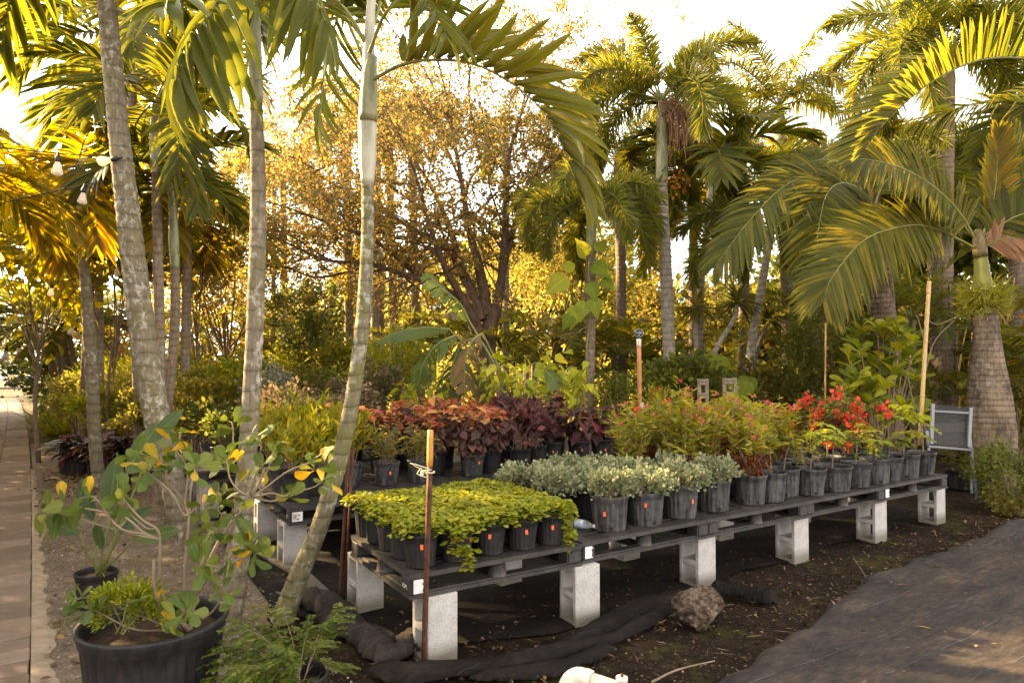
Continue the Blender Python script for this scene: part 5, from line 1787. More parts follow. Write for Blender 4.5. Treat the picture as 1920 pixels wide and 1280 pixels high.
crown_fronds(t, top, 'adonidia_gold', [('mid', 4), ('high', 3)], 1.1, .0)

# --- palms on the right
pbt, tbt, bbt = palm('bottle_palm', 'bottle shaped palm with a swollen grey trunk behind the folding chair', 'palm tree', [(1862, 930), (1860, 880), (1858, 810), (1855, 740), (1852, 680), (1850, 630), (1848, 585)], 9.0, [.27, .275, .285, .25, .19, .155, .135], 'bark_bottle', 'shaft_yellow', [(1848, 588), (1845, 560), (1842, 520), (1838, 478)], [.15, .135, .10, .075], rings=42, sides=26, depth=.012)
add('leaf_base', mk('leaf_base', tube(resample(PP([(1838, 482), (1836, 455), (1833, 430)], 8.98), 6), [.085, .085, .08, .075, .06, .04], 12), M['shaft_brown'], off=bbt), pbt)
gs = []
for k in range(620):
    a = random.uniform(0, 6.28)
    c0 = np.array(P(1846, random.uniform(545, 585), 9.0)) + np.array([math.cos(a), math.sin(a), 0]) * .12
    e0 = c0 + np.array([math.cos(a) * random.uniform(.1, .28), math.sin(a) * random.uniform(.1, .28), random.uniform(-.16, .26)])
    gs.append(tube(resample([c0, (c0 + e0) / 2 + rng.normal(0, .03, 3), e0], 5), np.linspace(.0065, .0035, 5), 3, 0, False))
add('flower_strands', mk('flower_strands', gs, M['fruit_fibre'], off=bbt), pbt, kind='stuff')
kwb = dict(vee=.2, droop=.3, seg=4, ang=(1.15, .5), jit=.06, refv=(0, -.85, .5))
joined_frond(pbt, bbt, PP([(1832, 468), (1800, 450), (1740, 425), (1690, 425), (1620, 450), (1560, 520), (1545, 560)], [9, 8.9, 8.7, 8.5, 8.3, 8.15, 8.1]), 104, .56, .029, 'frond', t0=.28, **kwb)
joined_frond(pbt, bbt, PP([(1832, 455), (1800, 400), (1750, 350), (1690, 315), (1630, 300), (1590, 297)], [9, 8.9, 8.7, 8.5, 8.3, 8.2]), 94, .56, .029, 'frond', **kwb)
joined_frond(pbt, bbt, PP([(1838, 450), (1858, 400), (1868, 330), (1872, 245)], [9, 9, 8.95, 8.9]), 36, .42, .036, 'frond_gold', t0=.3, **{**kwb, 'ang': (.6, .3)})
joined_frond(pbt, bbt, PP([(1842, 455), (1880, 420), (1930, 400), (1990, 420), (2050, 480)], [9, 8.9, 8.8, 8.7, 8.6]), 40, .62, .042, 'frond', **kwb)
joined_frond(pbt, bbt, PP([(1842, 465), (1880, 448), (1930, 450), (1980, 490)], [9, 8.85, 8.7, 8.6]), 34, .36, .04, 'frond_dead', **kwb)
joined_frond(pbt, bbt, PP([(1840, 455), (1860, 400), (1910, 340), (1990, 300)], [9, 9.3, 9.7, 10]), 40, .6, .042, 'frond', **kwb)
joined_frond(pbt, bbt, PP([(1836, 455), (1800, 420), (1760, 420), (1700, 470)], [9, 9.4, 9.8, 10.2]), 36, .55, .042, 'frond', **kwb)

# thick palm left of it: arching fronds in front of the trees
pth, tth, bth = palm('palm_tree', 'palm with a thick ringed trunk and great arching fronds, left of the bottle palm', 'palm tree', [(1668, 800), (1662, 680), (1656, 580), (1650, 500)], 10.0, [.20, .18, .165, .15], 'bark_bottle', 'shaft_brown', [(1650, 505), (1645, 470), (1640, 430), (1632, 385)], [.15, .16, .12, .07], rings=36, sides=18, depth=.03)
kwt = dict(vee=.2, droop=.4, seg=4, ang=(1.2, .5), jit=.07, refv=(0, -.8, .6))
joined_frond(pth, bth, PP([(1632, 400), (1615, 360), (1580, 343), (1550, 365), (1535, 430), (1532, 500), (1540, 535)], [10, 9.7, 9.3, 9.0, 8.8, 8.7, 8.7]), 92, .52, .031, 'frond', t0=.2, **kwt)
joined_frond(pth, bth, PP([(1630, 400), (1590, 345), (1530, 330), (1470, 350), (1400, 420), (1340, 500)], [10, 9.8, 9.5, 9.2, 9.0, 8.9]), 100, .54, .031, 'frond', **kwt)
joined_frond(pth, bth, PP([(1632, 395), (1600, 330), (1560, 300), (1500, 310), (1450, 345)], [10, 10.2, 10.4, 10.6, 10.7]), 84, .55, .031, 'frond', **kwt)
joined_frond(pth, bth, PP([(1638, 390), (1660, 340), (1700, 330), (1750, 370), (1780, 430)], [10, 10.2, 10.4, 10.6, 10.7]), 84, .55, .031, 'frond', **kwt)
joined_frond(pth, bth, PP([(1634, 390), (1625, 340), (1612, 270), (1603, 180)], [10, 10, 10, 10]), 8, .2, .03, 'frond_gold', t0=.85, **{**kwt, 'ang': (.3, .15)})
joined_frond(pth, bth, PP([(1634, 400), (1620, 380), (1590, 400), (1570, 470), (1565, 520)], [10, 9.9, 9.7, 9.6, 9.6]), 40, .5, .045, 'frond_gold', **kwt)

# the palm just outside the right edge: one huge frond sweeping in
pr, tr_, br_ = palm('palm_tree', 'palm at the right edge with a huge yellow green frond sweeping across the sky', 'palm tree', [(2120, 900), (2110, 600), (2090, 350), (2080, 250)], 8.6, [.2, .17, .15, .12], 'bark_bottle', rings=36, sides=14)
joined_frond(pr, br_, PP([(2080, 245), (2020, 150), (1930, 112), (1840, 112), (1760, 145), (1700, 190), (1650, 240), (1615, 285)], [8.6, 8.4, 8.2, 8.0, 7.9, 7.8, 7.75, 7.7]), 84, .62, .04, 'frond', t0=.2, r0=.024, vee=.75, droop=.12, seg=4, ang=(1.2, .5), jit=.05)
joined_frond(pr, br_, PP([(2080, 245), (2030, 190), (1960, 190), (1890, 230), (1850, 280)], [8.6, 8.8, 9, 9.2, 9.3]), 44, .55, .04, 'frond', **kwb)
crown_fronds(pr, tr_, 'royal', [('high', 4)], .9, 2.6)

def back_palm(name, label, px, d, rad, bark, kind, spec, sc, sh=None, sh_px=None, sh_r=None, az=None, group='tall palms behind the tables'):
    t, top, b = palm(name, label, 'palm tree', px, d, rad, bark, sh, sh_px, sh_r, rings=30, sides=12, group=group)
    crown_fronds(t, top, kind, spec, sc, az)
    return t, top, b
t, top, b = back_palm('foxtail_palm', 'tall palm with bushy fronds and a straight pale trunk, right of centre', [(1258, 760), (1255, 680), (1249, 520), (1243, 400), (1241, 340)], 11.2, [.125, .115, .105, .098, .092], 'bark_pale', 'foxtail', [('up', 3), ('high', 5), ('mid', 5)], .92, 'shaft_green', [(1241, 345), (1241, 290), (1240, 230), (1240, 190)], [.095, .10, .075, .05], .2)
gs = []
for k in range(160):
    c0 = np.array(P(1252 + random.gauss(0, 10), 195 + random.gauss(0, 6), 11.0))
    e0 = c0 + np.array([random.gauss(.28, .2), random.gauss(-.05, .15), random.uniform(-.95, -.3)])
    gs.append(tube(resample([c0, (c0 + e0) / 2 + np.array([.08, 0, .12]), e0], 5), np.linspace(.007, .003, 5), 3, 0, False))
add('dry_flower_stalks', mk('dry_flower_stalks', gs, M['frond_dead'], off=b), t, kind='stuff')
fo = np.concatenate([np.array(P(1272, 340, 11.0))[None] + rng.normal(0, .1, (60, 3))])
add('fruit', mk('fruit', leaf_cloud(fo - b, rvec(60), TOW, .05, 0, .2), M['fruit_orange']), t, kind='stuff')
t, top, b = back_palm('foxtail_palm', 'palm with dense dark bushy fronds around a vine, left of the tall straight one', [(1104, 770), (1106, 680), (1108, 580), (1108, 470)], 10.6, [.085, .08, .075, .07], 'bark_brown', 'foxtail', [('mid', 6), ('low', 3), ('high', 4)], .72, 'shaft_green', [(1108, 475), (1108, 430), (1108, 385)], [.07, .08, .05], .5)
VINE_B = b
back_palm('foxtail_palm', 'slim palm with a whitish crown shaft, right of the tall straight palm', [(1318, 740), (1312, 640), (1314, 540), (1324, 440)], 12.0, [.08, .07, .065, .06], 'bark_pale', 'adonidia', [('up', 2), ('high', 5), ('mid', 5)], 1.15, 'shaft_white', [(1324, 445), (1328, 400), (1331, 360), (1334, 320)], [.06, .072, .05, .03], 0.0)
back_palm('palm_tree', 'thin leaning palm trunk between the frames and the arching fronds', [(1402, 760), (1408, 660), (1424, 560), (1445, 440)], 11.5, [.09, .08, .072, .06], 'bark_pale', 'foxtail', [('high', 5), ('mid', 5)], .8)
back_palm('royal_palm', 'tall palm whose upright sunlit frond stands against the sky', [(1480, 760), (1475, 500), (1466, 320), (1462, 260)], 15.0, [.16, .15, .13, .12], 'bark_brown', 'royal', [('up', 3), ('high', 4), ('mid', 4)], .85, 'shaft_green', [(1462, 265), (1462, 230), (1461, 200)], [.12, .13, .08], 1.2)
back_palm('royal_palm', 'tallest palm at the top right, its crown cut by the frame', [(1765, 800), (1766, 600), (1768, 400), (1772, 190)], 12.5, [.2, .19, .17, .16], 'bark_brown', 'foxtail', [('up', 4), ('high', 6), ('mid', 6), ('low', 3)], 1.15, 'shaft_brown', [(1772, 195), (1772, 150), (1772, 90)], [.16, .17, .1], .6)
back_palm('foxtail_palm', 'bushy palm behind the arching fronds of the thick ringed palm', [(1640, 780), (1640, 500), (1640, 330)], 13.5, [.13, .12, .11], 'bark_brown', 'foxtail', [('high', 5), ('mid', 6), ('low', 3)], 1.0)
back_palm('foxtail_palm', 'golden bushy palm lit from behind, between the two arching palms', [(1585, 780), (1585, 500), (1585, 310)], 15.5, [.13, .12, .11], 'bark_brown', 'foxtail_gold', [('high', 5), ('mid', 5)], 1.0)
back_palm('foxtail_palm', 'bushy palm under the tallest palm at the right', [(1760, 780), (1750, 500), (1742, 340)], 14.5, [.13, .12, .11], 'bark_brown', 'foxtail', [('high', 5), ('mid', 6), ('low', 4)], 1.05)
back_palm('foxtail_palm', 'dark bushy palm left of the upright sunlit frond', [(1392, 780), (1395, 560), (1396, 330)], 14.0, [.12, .11, .1], 'bark_brown', 'foxtail', [('high', 5), ('mid', 6), ('low', 3)], .95)
back_palm('foxtail_palm', 'half hidden bushy palm behind the vine', [(1165, 780), (1165, 560), (1160, 300)], 14.0, [.12, .11, .1], 'bark_brown', 'foxtail', [('high', 5), ('mid', 5), ('low', 4)], .9)
back_palm('foxtail_palm', 'golden bushy palm low behind the slim palms', [(1300, 780), (1300, 600), (1300, 390)], 15.5, [.12, .11, .1], 'bark_brown', 'foxtail_gold', [('high', 5), ('mid', 5), ('low', 4)], .95)
back_palm('royal_palm', 'far palm at the right edge behind the bottle palm', [(1905, 800), (1905, 500), (1900, 300)], 14.0, [.15, .14, .12], 'bark_brown', 'foxtail', [('high', 4), ('mid', 6), ('low', 4)], 1.1)
# straight trunks in the middle distance
for k, (x0, x1, yt, d_, r_, bk, lab) in enumerate([(660, 650, 250, 15, .10, 'bark_brown', 'orange lit palm trunk in the middle distance, left of the leaning trunk'), (697, 708, 230, 15.5, .10, 'bark_pale', 'pale smooth palm trunk right of the leaning trunk'), (716, 712, 500, 16, .10, 'bark_brown', 'palm trunk with a swollen green crown shaft in the middle distance'), (752, 728, 200, 17, .11, 'bark_brown', 'slightly leaning palm trunk left of the bare tree'), (795, 770, 220, 18, .12, 'bark_brown', 'palm trunk behind the split leaves'), (948, 948, 250, 16, .09, 'bark_pale', 'pale palm trunk right behind the bare tree'), (510, 514, 330, 17, .06, 'bark_pale', 'thin pale trunk right of the straight lichen trunk'), (540, 530, 300, 18, .09, 'bark_brown', 'orange lit trunk behind the clipped dark shrub')]):
    t, top, b = palm('royal_palm', lab, 'palm tree', [(x0, 780), ((x0 + x1) / 2, 650), (x1, yt)], d_, [r_ * 1.15, r_, r_ * .9], bk, rings=26, sides=10, group='straight trunks in the middle distance')
    if k == 2:
        sp = np.array(PP([(712, 560), (712, 520), (711, 470)], d_))
        add('crownshaft', mk('crownshaft', tube(resample(sp, 10), np.interp(np.linspace(0, 1, 10), [0, .5, 1], [.10, .16, .09]), 10), M['shaft_green'], off=b), t)
    crown_fronds(t, top, 'royal' if k % 2 else 'foxtail_gold', [('high', 4), ('mid', 5)], .75)

# low feathery palms in the undergrowth
def low_palm(label, px, d, kind, spec, sc):
    q = P(px[0], px[1], d)
    t = thing('low_palm', label, 'palm', (q[0], q[1], 0), 0, 'low palms in the undergrowth')
    g = [tube(resample([np.array([0, 0, 0]), np.array([.02, .03, max(.15, q[2])])], 4), .05, 7)]
    add('stem', mk('stem', g, M['bark_brown']), t)
    crown_fronds(t, np.array([.02, .03, max(.15, q[2])]), kind, spec, sc)
    return t
for lab, px, d, kind, spec, sc in [('low sunlit palm with arching fronds right of the bare tree trunk', (985, 690), 12.5, 'areca', [('high', 5), ('mid', 4)], .95), ('golden low palm left of the pale straight trunk', (1215, 700), 12.5, 'areca', [('up', 3), ('high', 5), ('mid', 4)], .8), ('dark feathery low palm behind the wooden frames', (1400, 640), 13, 'phoenix', [('high', 7), ('mid', 7)], 1.0),
        ('feathery low palm left of the thick ringed trunk', (1530, 610), 12, 'phoenix', [('high', 8), ('mid', 8), ('up', 3)], .95), ('feathery low palm with an upright fan of leaves left of the bamboo cane', (1710, 600), 12, 'phoenix', [('up', 4), ('high', 8), ('mid', 7)], 1.0), ('low palm with yellowing leaves behind the folding chair', (1790, 740), 12.0, 'areca', [('high', 6), ('mid', 5)], .8),
        ('feathery low palm behind the bottle palm on its left', (1790, 620), 13, 'phoenix', [('high', 7), ('mid', 7)], 1.0), ('low palm at the right edge behind the bottle palm', (1925, 680), 11.5, 'areca', [('high', 6), ('mid', 6)], .95), ('dark low palm in the shade between the vine and the bare tree', (1040, 640), 13.5, 'areca', [('high', 6), ('mid', 6)], .9), ('dark low palm under the vine', (1150, 660), 13, 'areca', [('high', 6), ('mid', 6)], .85),
        ('low palm in the gold light behind the lime bush', (860, 640), 15, 'areca', [('high', 6), ('mid', 5)], .9), ('low palm left of the split leaves', (750, 650), 14.5, 'areca', [('high', 6), ('mid', 5)], .7), ('low palm beneath the orange lit trunks', (560, 640), 17, 'areca', [('high', 6), ('mid', 5)], .9), ('low palm right of the thick lichen trunk, lit gold', (390, 640), 16, 'areca', [('high', 6), ('mid', 5)], 1.1)]:
    low_palm(lab, px, d, kind, spec, sc)

# tufted plants with strap leaves on bare stems
def tuft(label, stempx, d, sc):
    pts = np.array(PP(stempx, d))
    b = pts[0].copy()
    b[2] = 0
    pts = np.vstack([b, pts]) if pts[0][2] > .1 else pts
    t = thing('strap_leaf_plant', label, 'plant', b, 0, 'strap leaved plants on bare stems')
    add('stem', mk('stem', tube(resample(pts, 14), np.linspace(.06, .035, 14), 8), M['bark_pale'], off=b), t)
    n = 46
    dirs = rvec(n, -.35, 1)
    lf = inst(T_leaf(LANCE, .3, .5, 0), np.repeat((pts[-1] - b)[None], n, 0), bases(dirs, np.array([0, 0, 1.0])), np.column_stack([np.full(n, .5), np.full(n, .8), np.full(n, .8)]) * sc, 0)
    add('leaves', mk('leaves', lf, M['leaf_olive']), t, kind='stuff')
tuft('strap leaved plant on a forked bare stem by the slim palm', [(1322, 730), (1340, 660), (1375, 600), (1382, 570)], 11.4, .62)
tuft('strap leaved plant left of the slim palm', [(1316, 720), (1305, 640), (1306, 580)], 11.6, .62)
tuft('spiky strap leaved plant behind the split leaves', [(770, 640), (770, 610)], 15, .6)
tuft('strap leaved plant right of the thin leaning trunk', [(1410, 700), (1440, 600)], 12.4, .6)
# ------------------------------------------------------------------ broad leaved trees
def grow(gs, tips, p, d, r, length, depth, spread=.55, up=.12, kids=(2, 4), wig=.18, minr=.004):
    n = 7
    pts = [np.array(p)]
    dd = np.array(d, float)
    for i in range(n - 1):
        dd = nrm(dd + rng.normal(0, wig, 3) * .6 + np.array([0, 0, up * .3]))
        pts.append(pts[-1] + dd * length / (n - 1))
    pts = np.array(pts)
    r1 = max(minr, r * .55)
    gs.append(tube(pts, np.linspace(r, r1, n), 8 if r > .04 else (6 if r > .015 else 4), 0, False))
    if depth == 0:
        tips.append(pts)
        return
    for k in range(random.randint(*kids)):
        i = random.randint(2, n - 1)
        nd = nrm(dd + rng.normal(0, spread, 3) + np.array([0, 0, up]))
        grow(gs, tips, pts[i], nd, max(minr, r1 * random.uniform(.6, .95)), length * random.uniform(.6, .85), depth - 1, spread, up, kids, wig, minr)
    grow(gs, tips, pts[-1], dd, r1, length * .75, depth - 1, spread, up, kids, wig, minr)

# the old bare tree in the middle
D0 = 12.5
tb = np.array(P(905, 700, D0))
tb[2] = 0
tree = thing('old_tree', 'old spreading tree with dark forked trunk and thin golden leaves, in the middle', 'tree', tb)
gs, tips = [], []
limbs = [([(905, 720), (915, 640), (935, 560), (945, 470), (950, 380), (958, 280), (1000, 160), (1050, 40)], [.30, .27, .17, .13, .10, .07, .045, .02], 0),
         ([(900, 640), (880, 590), (862, 560), (800, 530), (740, 510), (690, 495), (620, 490), (560, 465), (510, 440)], [.2, .17, .14, .11, .09, .075, .06, .045, .02], -.4),
         ([(905, 600), (872, 520), (840, 470), (790, 440), (740, 410), (690, 370), (640, 300)], [.2, .16, .13, .11, .09, .06, .03], .5),
         ([(915, 590), (898, 500), (880, 430), (868, 350), (850, 250), (830, 150), (800, 50)], [.19, .15, .12, .10, .07, .05, .02], .2),
         ([(935, 540), (960, 440), (1000, 340), (1040, 250), (1100, 150), (1150, 20)], [.13, .10, .07, .05, .03, .012], .4),
         ([(870, 520), (840, 420), (790, 320), (730, 240), (680, 150)], [.13, .10, .07, .04, .02], 1.0),
         ([(900, 620), (868, 560), (830, 490), (800, 400), (770, 300), (720, 200)], [.16, .13, .10, .07, .05, .02], -1.0),
         ([(790, 520), (700, 450), (620, 420), (540, 390), (470, 370)], [.09, .07, .05, .035, .015], -1.2),
         ([(690, 500), (600, 520), (540, 500), (480, 480)], [.05, .04, .03, .012], -.6),
         ([(850, 250), (800, 140), (740, 60), (700, -20)], [.045, .035, .025, .012], .3),
         ([(868, 350), (820, 240), (770, 150), (760, 30)], [.05, .04, .025, .012], -.8),
         ([(958, 280), (985, 170), (980, 70), (1010, -40)], [.045, .035, .025, .012], .9),
         ([(1000, 340), (1050, 290), (1080, 220), (1100, 130)], [.04, .03, .02, .01], -.5),
         ([(740, 410), (650, 360), (560, 300), (500, 280)], [.05, .04, .025, .01], .2),
         ([(790, 320), (700, 270), (610, 230), (560, 170)], [.04, .032, .022, .01], -.3),
         ([(620, 490), (540, 440), (470, 420), (400, 410)], [.045, .035, .022, .01], .3),
         ([(900, 300), (880, 180), (890, 60), (880, -60)], [.05, .04, .026, .012], .1),
         ([(800, 400), (700, 330), (640, 340), (580, 360)], [.045, .035, .022, .01], -1.2),
         ([(640, 300), (560, 330), (480, 330), (400, 350)], [.045, .035, .022, .01], .6)]
for pxs, rad, dz in limbs:
    m_ = len(pxs)
    pts = np.array([P(x, y, D0 + dz * i / (m_ - 1) * 1.6) for i, (x, y) in enumerate(pxs)])
    if pxs[0][1] > 700:
        pts[0][2] = 0
    q = resample(pts, 6 * m_)
    q = q + np.column_stack([rnoise(q, 1.5, k_) for k_ in (41, 42, 43)]) * .04 * np.linspace(0, 1, len(q))[:, None]
    rr = np.interp(np.linspace(0, 1, len(q)), np.linspace(0, 1, m_), rad)
    rr = rr * .6 * np.linspace(1, .65, len(rr))
    gs.append(tube(q, rr, 12, 0, False, .05))
    for i in range(len(q) // 3, len(q), 1):
        tan = nrm(q[min(i + 1, len(q) - 1)] - q[i - 1])
        nd = nrm(tan * .5 + rng.normal(0, .75, 3) + np.array([0, 0, .1]))
        grow(gs, tips, q[i], nd, min(.03, rr[i] * .5), random.uniform(.5, .95), 2, .6, -.12, (1, 2), .3, .003)
add('trunk', mk('trunk', gs, M['bark_oak'], off=tb), tree)
tp = np.concatenate(tips)
tp = tp[rng.permutation(len(tp))]
print('twig points', len(tp))
keep = tp[rng.random(len(tp)) < np.clip(.45 + .6 * rnoise(tp, .9, 51), .08, 1)]
kc = keep[rng.permutation(len(keep))[:3400]]
ps = np.repeat(kc, 13, 0)
ps = ps + rng.normal(0, .065, ps.shape) + np.repeat(rng.normal(0, .04, kc.shape), 13, 0)
lf = leaf_cloud(ps - tb, rvec(len(ps)), TH, .055, 0, .3, .7, .3)
cfil = []
for (x, y, d_, rx, rz, n_l, k_) in [(780, 330, 12.4, 2.7, 1.5, 6000, 110), (930, 220, 12.8, 1.7, 1.9, 3000, 80), (620, 300, 12.2, 2.1, 1.5, 3500, 80), (500, 390, 11.6, 1.7, .8, 3000, 60), (1010, 380, 12.8, 1.0, 1.0, 3500, 50), (740, 430, 12.0, 2.0, .6, 4500, 60)]:
    cp, co, _ = clump_points(n_l, np.array(P(x, y, d_)) - tb, (rx, rx * .7, rz), k_ * 3, .034, .1, -1)
    cfil.append(leaf_cloud(cp, co + rvec(n_l), TH, .055, 0, .3, .8, .3))
lf = [lf] + cfil
add('crown', mk('crown', lf, M['leaf_oak']), tree, kind='stuff')

def broad_tree(name, label, px, d, rx, rz, zc_px, mat, size, T, n, ncl=70, crad=.11, bark='bark_tree', r=.09, group=None, branches=14, flowers=None):
    b = np.array(P(px, 700, d))
    b[2] = 0
    c = np.array(P(px, zc_px, d))
    t = thing(name, label, 'tree', b, 0, group)
    p, out, cl = clump_points(n, c - b, (rx, rx * .9, rz), ncl, crad, .3, -1)
    p[:, 2] = np.maximum(p[:, 2], .12)
    lf = leaf_cloud(p, out + np.array([0, 0, .15]), T, size, 0, .45, .7, .3)
    add('crown', mk('crown', lf, M[mat]), t, kind='stuff')
    fork = (c - b) * np.array([.6, .6, .55])
    g = [tube(resample([np.zeros(3), fork * .5 + rng.normal(0, .06, 3), fork], 10), np.linspace(r, r * .7, 10), 10, 0, True, .03)]
    for k in cl[rng.permutation(len(cl))[:branches]]:
        g.append(tube(resample([fork * random.uniform(.6, 1), (fork + k) / 2 + rng.normal(0, .1, 3), k], 8), np.linspace(r * .3, .006, 8), 6, 0, False))
    add('trunk', mk('trunk', g, M[bark]), t)
    if flowers:
        fm, fn_, fs = flowers
        k = cl[rng.permutation(len(cl))[:fn_]]
        fp_ = np.repeat(k, 16, 0) + rng.normal(0, .09, (len(k) * 16, 3))
        add('blossoms', mk('blossoms', leaf_cloud(fp_, rvec(len(fp_)), TOW, fs, 0, .2), M[fm]), t, kind='stuff')
    return t

TBIG = T_oval(.26, .08, .3)
broad_tree('golden_tree', 'small golden leaved tree standing between the two lichen trunks', 425, 14.5, 1.15, 1.0, 520, 'leaf_gold', .075, TH, 4200, 60, .12)
broad_tree('golden_tree', 'glowing golden tree behind the slim palms, left of the straight lichen trunk', 380, 19, 1.7, 1.6, 560, 'leaf_gold', .10, TH, 4500, 60, .13)
broad_tree('golden_tree', 'tall golden tree behind the leaning trunk', 610, 18, 1.6, 1.9, 500, 'leaf_gold', .085, TL, 9000, 70, .12)
broad_tree('golden_tree', 'golden feathery tree right of the bare tree trunk', 1000, 19, 1.7, 1.6, 470, 'leaf_gold', .09, TL, 8000, 60, .14)
broad_tree('green_tree', 'round green tree in front of the golden one, right of the straight trunk', 575, 13.2, .75, .75, 590, 'leaf_green', .07, TH, 4500, 44, .13)
broad_tree('big_leaf_tree', 'large leaved yellow green tree hanging over the path with string lights in it', 75, 11.5, 1.4, 1.35, 455, 'leaf_citrus', .18, TBIG, 1900, 60, .14, r=.04)
broad_tree('big_leaf_tree', 'large leaved green tree behind the slim palms, left of the thick lichen trunk', 215, 11.8, .9, 1.0, 455, 'leaf_wood', .18, TBIG, 520, 30, .16, r=.035)
broad_tree('big_leaf_tree', 'large leaved tree right of the slim palms', 370, 12.2, .8, 1.0, 430, 'leaf_wood', .18, TBIG, 450, 30, .16, r=.03)
broad_tree('red_flowering_tree', 'tree with red blossoms far behind the clump of palms', 245, 21, 2.0, 1.5, 600, 'leaf_gold', .10, TH, 6000, 50, .14, flowers=('bract_red', 22, .1))
broad_tree('golden_tree', 'golden tree at the far left above the white vehicle', -10, 32, 3.2, 2.2, 610, 'leaf_gold', .18, TH, 5000, 50, .14, flowers=('bract_red', 6, .16))
broad_tree('dark_shrub_tree', 'dense dark bush behind the clump of palms at the bend of the path', 125, 20.5, 1.6, 1.3, 680, 'leaf_dark', .11, TOW, 7000, 60, .13)
broad_tree('dark_shrub_tree', 'rounded dark green bush left of the seat frames', 1475, 12.2, .5, .55, 700, 'leaf_green', .05, TH, 3600, 46, .13)
broad_tree('leafy_shrub', 'tall leafy shrub with a bamboo stake behind the pink flowers', 1555, 10.4, .62, .85, 655, 'leaf_green', .05, TH, 6500, 60, .12)
broad_tree('golden_tree', 'golden tree behind the slim palms right of centre', 1290, 19.5, 1.8, 1.7, 560, 'leaf_gold', .085, TL, 9000, 60, .14)
broad_tree('green_tree', 'dark green tree behind the vine', 1080, 18, 1.8, 2.0, 470, 'leaf_wood', .10, TH, 7000, 60, .14)
broad_tree('green_tree', 'green tree behind the thick ringed trunk', 1640, 19, 2.3, 1.8, 500, 'leaf_wood', .11, TH, 7000, 60, .14)
broad_tree('green_tree', 'tree with hanging foliage at the right edge behind the bottle palm', 1900, 17, 1.9, 2.4, 560, 'leaf_wood', .10, TH, 7000, 60, .14)
broad_tree('green_tree', 'yellowish tree against the sky left of the straight trunk', 455, 20, 1.6, 1.3, 440, 'leaf_oak', .085, TH, 7000, 70, .12)

# the fleshy leaved shrub right of the red bracts, every leaf a part
FIC = [mk('leaf', geo(*T_leaf(OBOV, .12, dr, 0, .1)), M['leaf_ficus']) for dr in (.05, .2)]
q0 = np.array(P(1655, 700, 9.3))
q0[2] = 0
fic = thing('fleshy_leaf_shrub', 'shrub with upright oval leaves, yellow tipped, behind the red bracted plant', 'shrub', q0)
g = []
for k in range(46):
    tx, ty = random.uniform(1585, 1722), random.uniform(605, 790)
    if ty < 660 and not (1600 < tx < 1712):
        ty += 60
    tpos = np.array(P(tx, ty, random.uniform(8.9, 9.6))) - q0
    g.append(tube(resample([np.array([random.gauss(0, .06), random.gauss(0, .06), .05]), tpos * np.array([.5, .5, .6]), tpos], 9), np.linspace(.018, .006, 9), 6, 0, False))
    a0 = random.uniform(0, 6.28)
    for i in range(8):
        a = a0 + i * 2.4
        d = np.array([math.cos(a) * .75, math.sin(a) * .75, random.uniform(.25, .9)])
        leaf_obj(FIC, fic, tpos - np.array([0, 0, .018 * i]), d, (0, 0, 1) + rng.normal(0, .2, 3) + np.array([0, -.4, 0]), random.uniform(.19, .28))
add('branches', mk('branches', g, M['twig']), fic)

# lime leaved bush behind the dark red plants
LIM = [mk('leaf', geo(*T_leaf(OVATE, .15, dr, 0, .1)), M['leaf_bright_lime']) for dr in (.3, .6)]
def lime_bush(label, px0, px1, py0, py1, d, n, sz):
    b = np.array(P((px0 + px1) / 2, 740, d))
    b[2] = 0
    t = thing('lime_leaf_bush', label, 'shrub', b, 0, 'bushes with lime coloured leaves')
    g = []
    per = 5
    for k in range(n // per):
        tpos = np.array(P(random.uniform(px0, px1), random.uniform(py0, py1), d + random.uniform(-.4, .4))) - b
        g.append(tube(resample([np.array([random.gauss(0, .1), random.gauss(0, .1), .05]), tpos * np.array([.6, .6, .6]), tpos], 8), np.linspace(.010, .003, 8), 5, 0, False))
        for i in range(per):
            c = tpos * (1 - .06 * i) + rng.normal(0, .03, 3)
            a = random.uniform(0, 6.28)
            leaf_obj(LIM, t, c, (math.cos(a), math.sin(a), random.uniform(-.9, .1)), (0, 0, 1) + rng.normal(0, .35, 3), sz * random.uniform(.75, 1.2))
    add('branches', mk('branches', g, M['twig']), t)
lime_bush('bright lime leaved bush between the split leaves and the dark red plants', 905, 1030, 668, 770, 8.8, 210, .17)
lime_bush('lime leaved bush right of the brighter one, against the mottled trunk', 1015, 1105, 655, 740, 9.4, 110, .18)
lime_bush('yellow lime bush under the split leaves', 745, 840, 700, 770, 9.2, 90, .17)

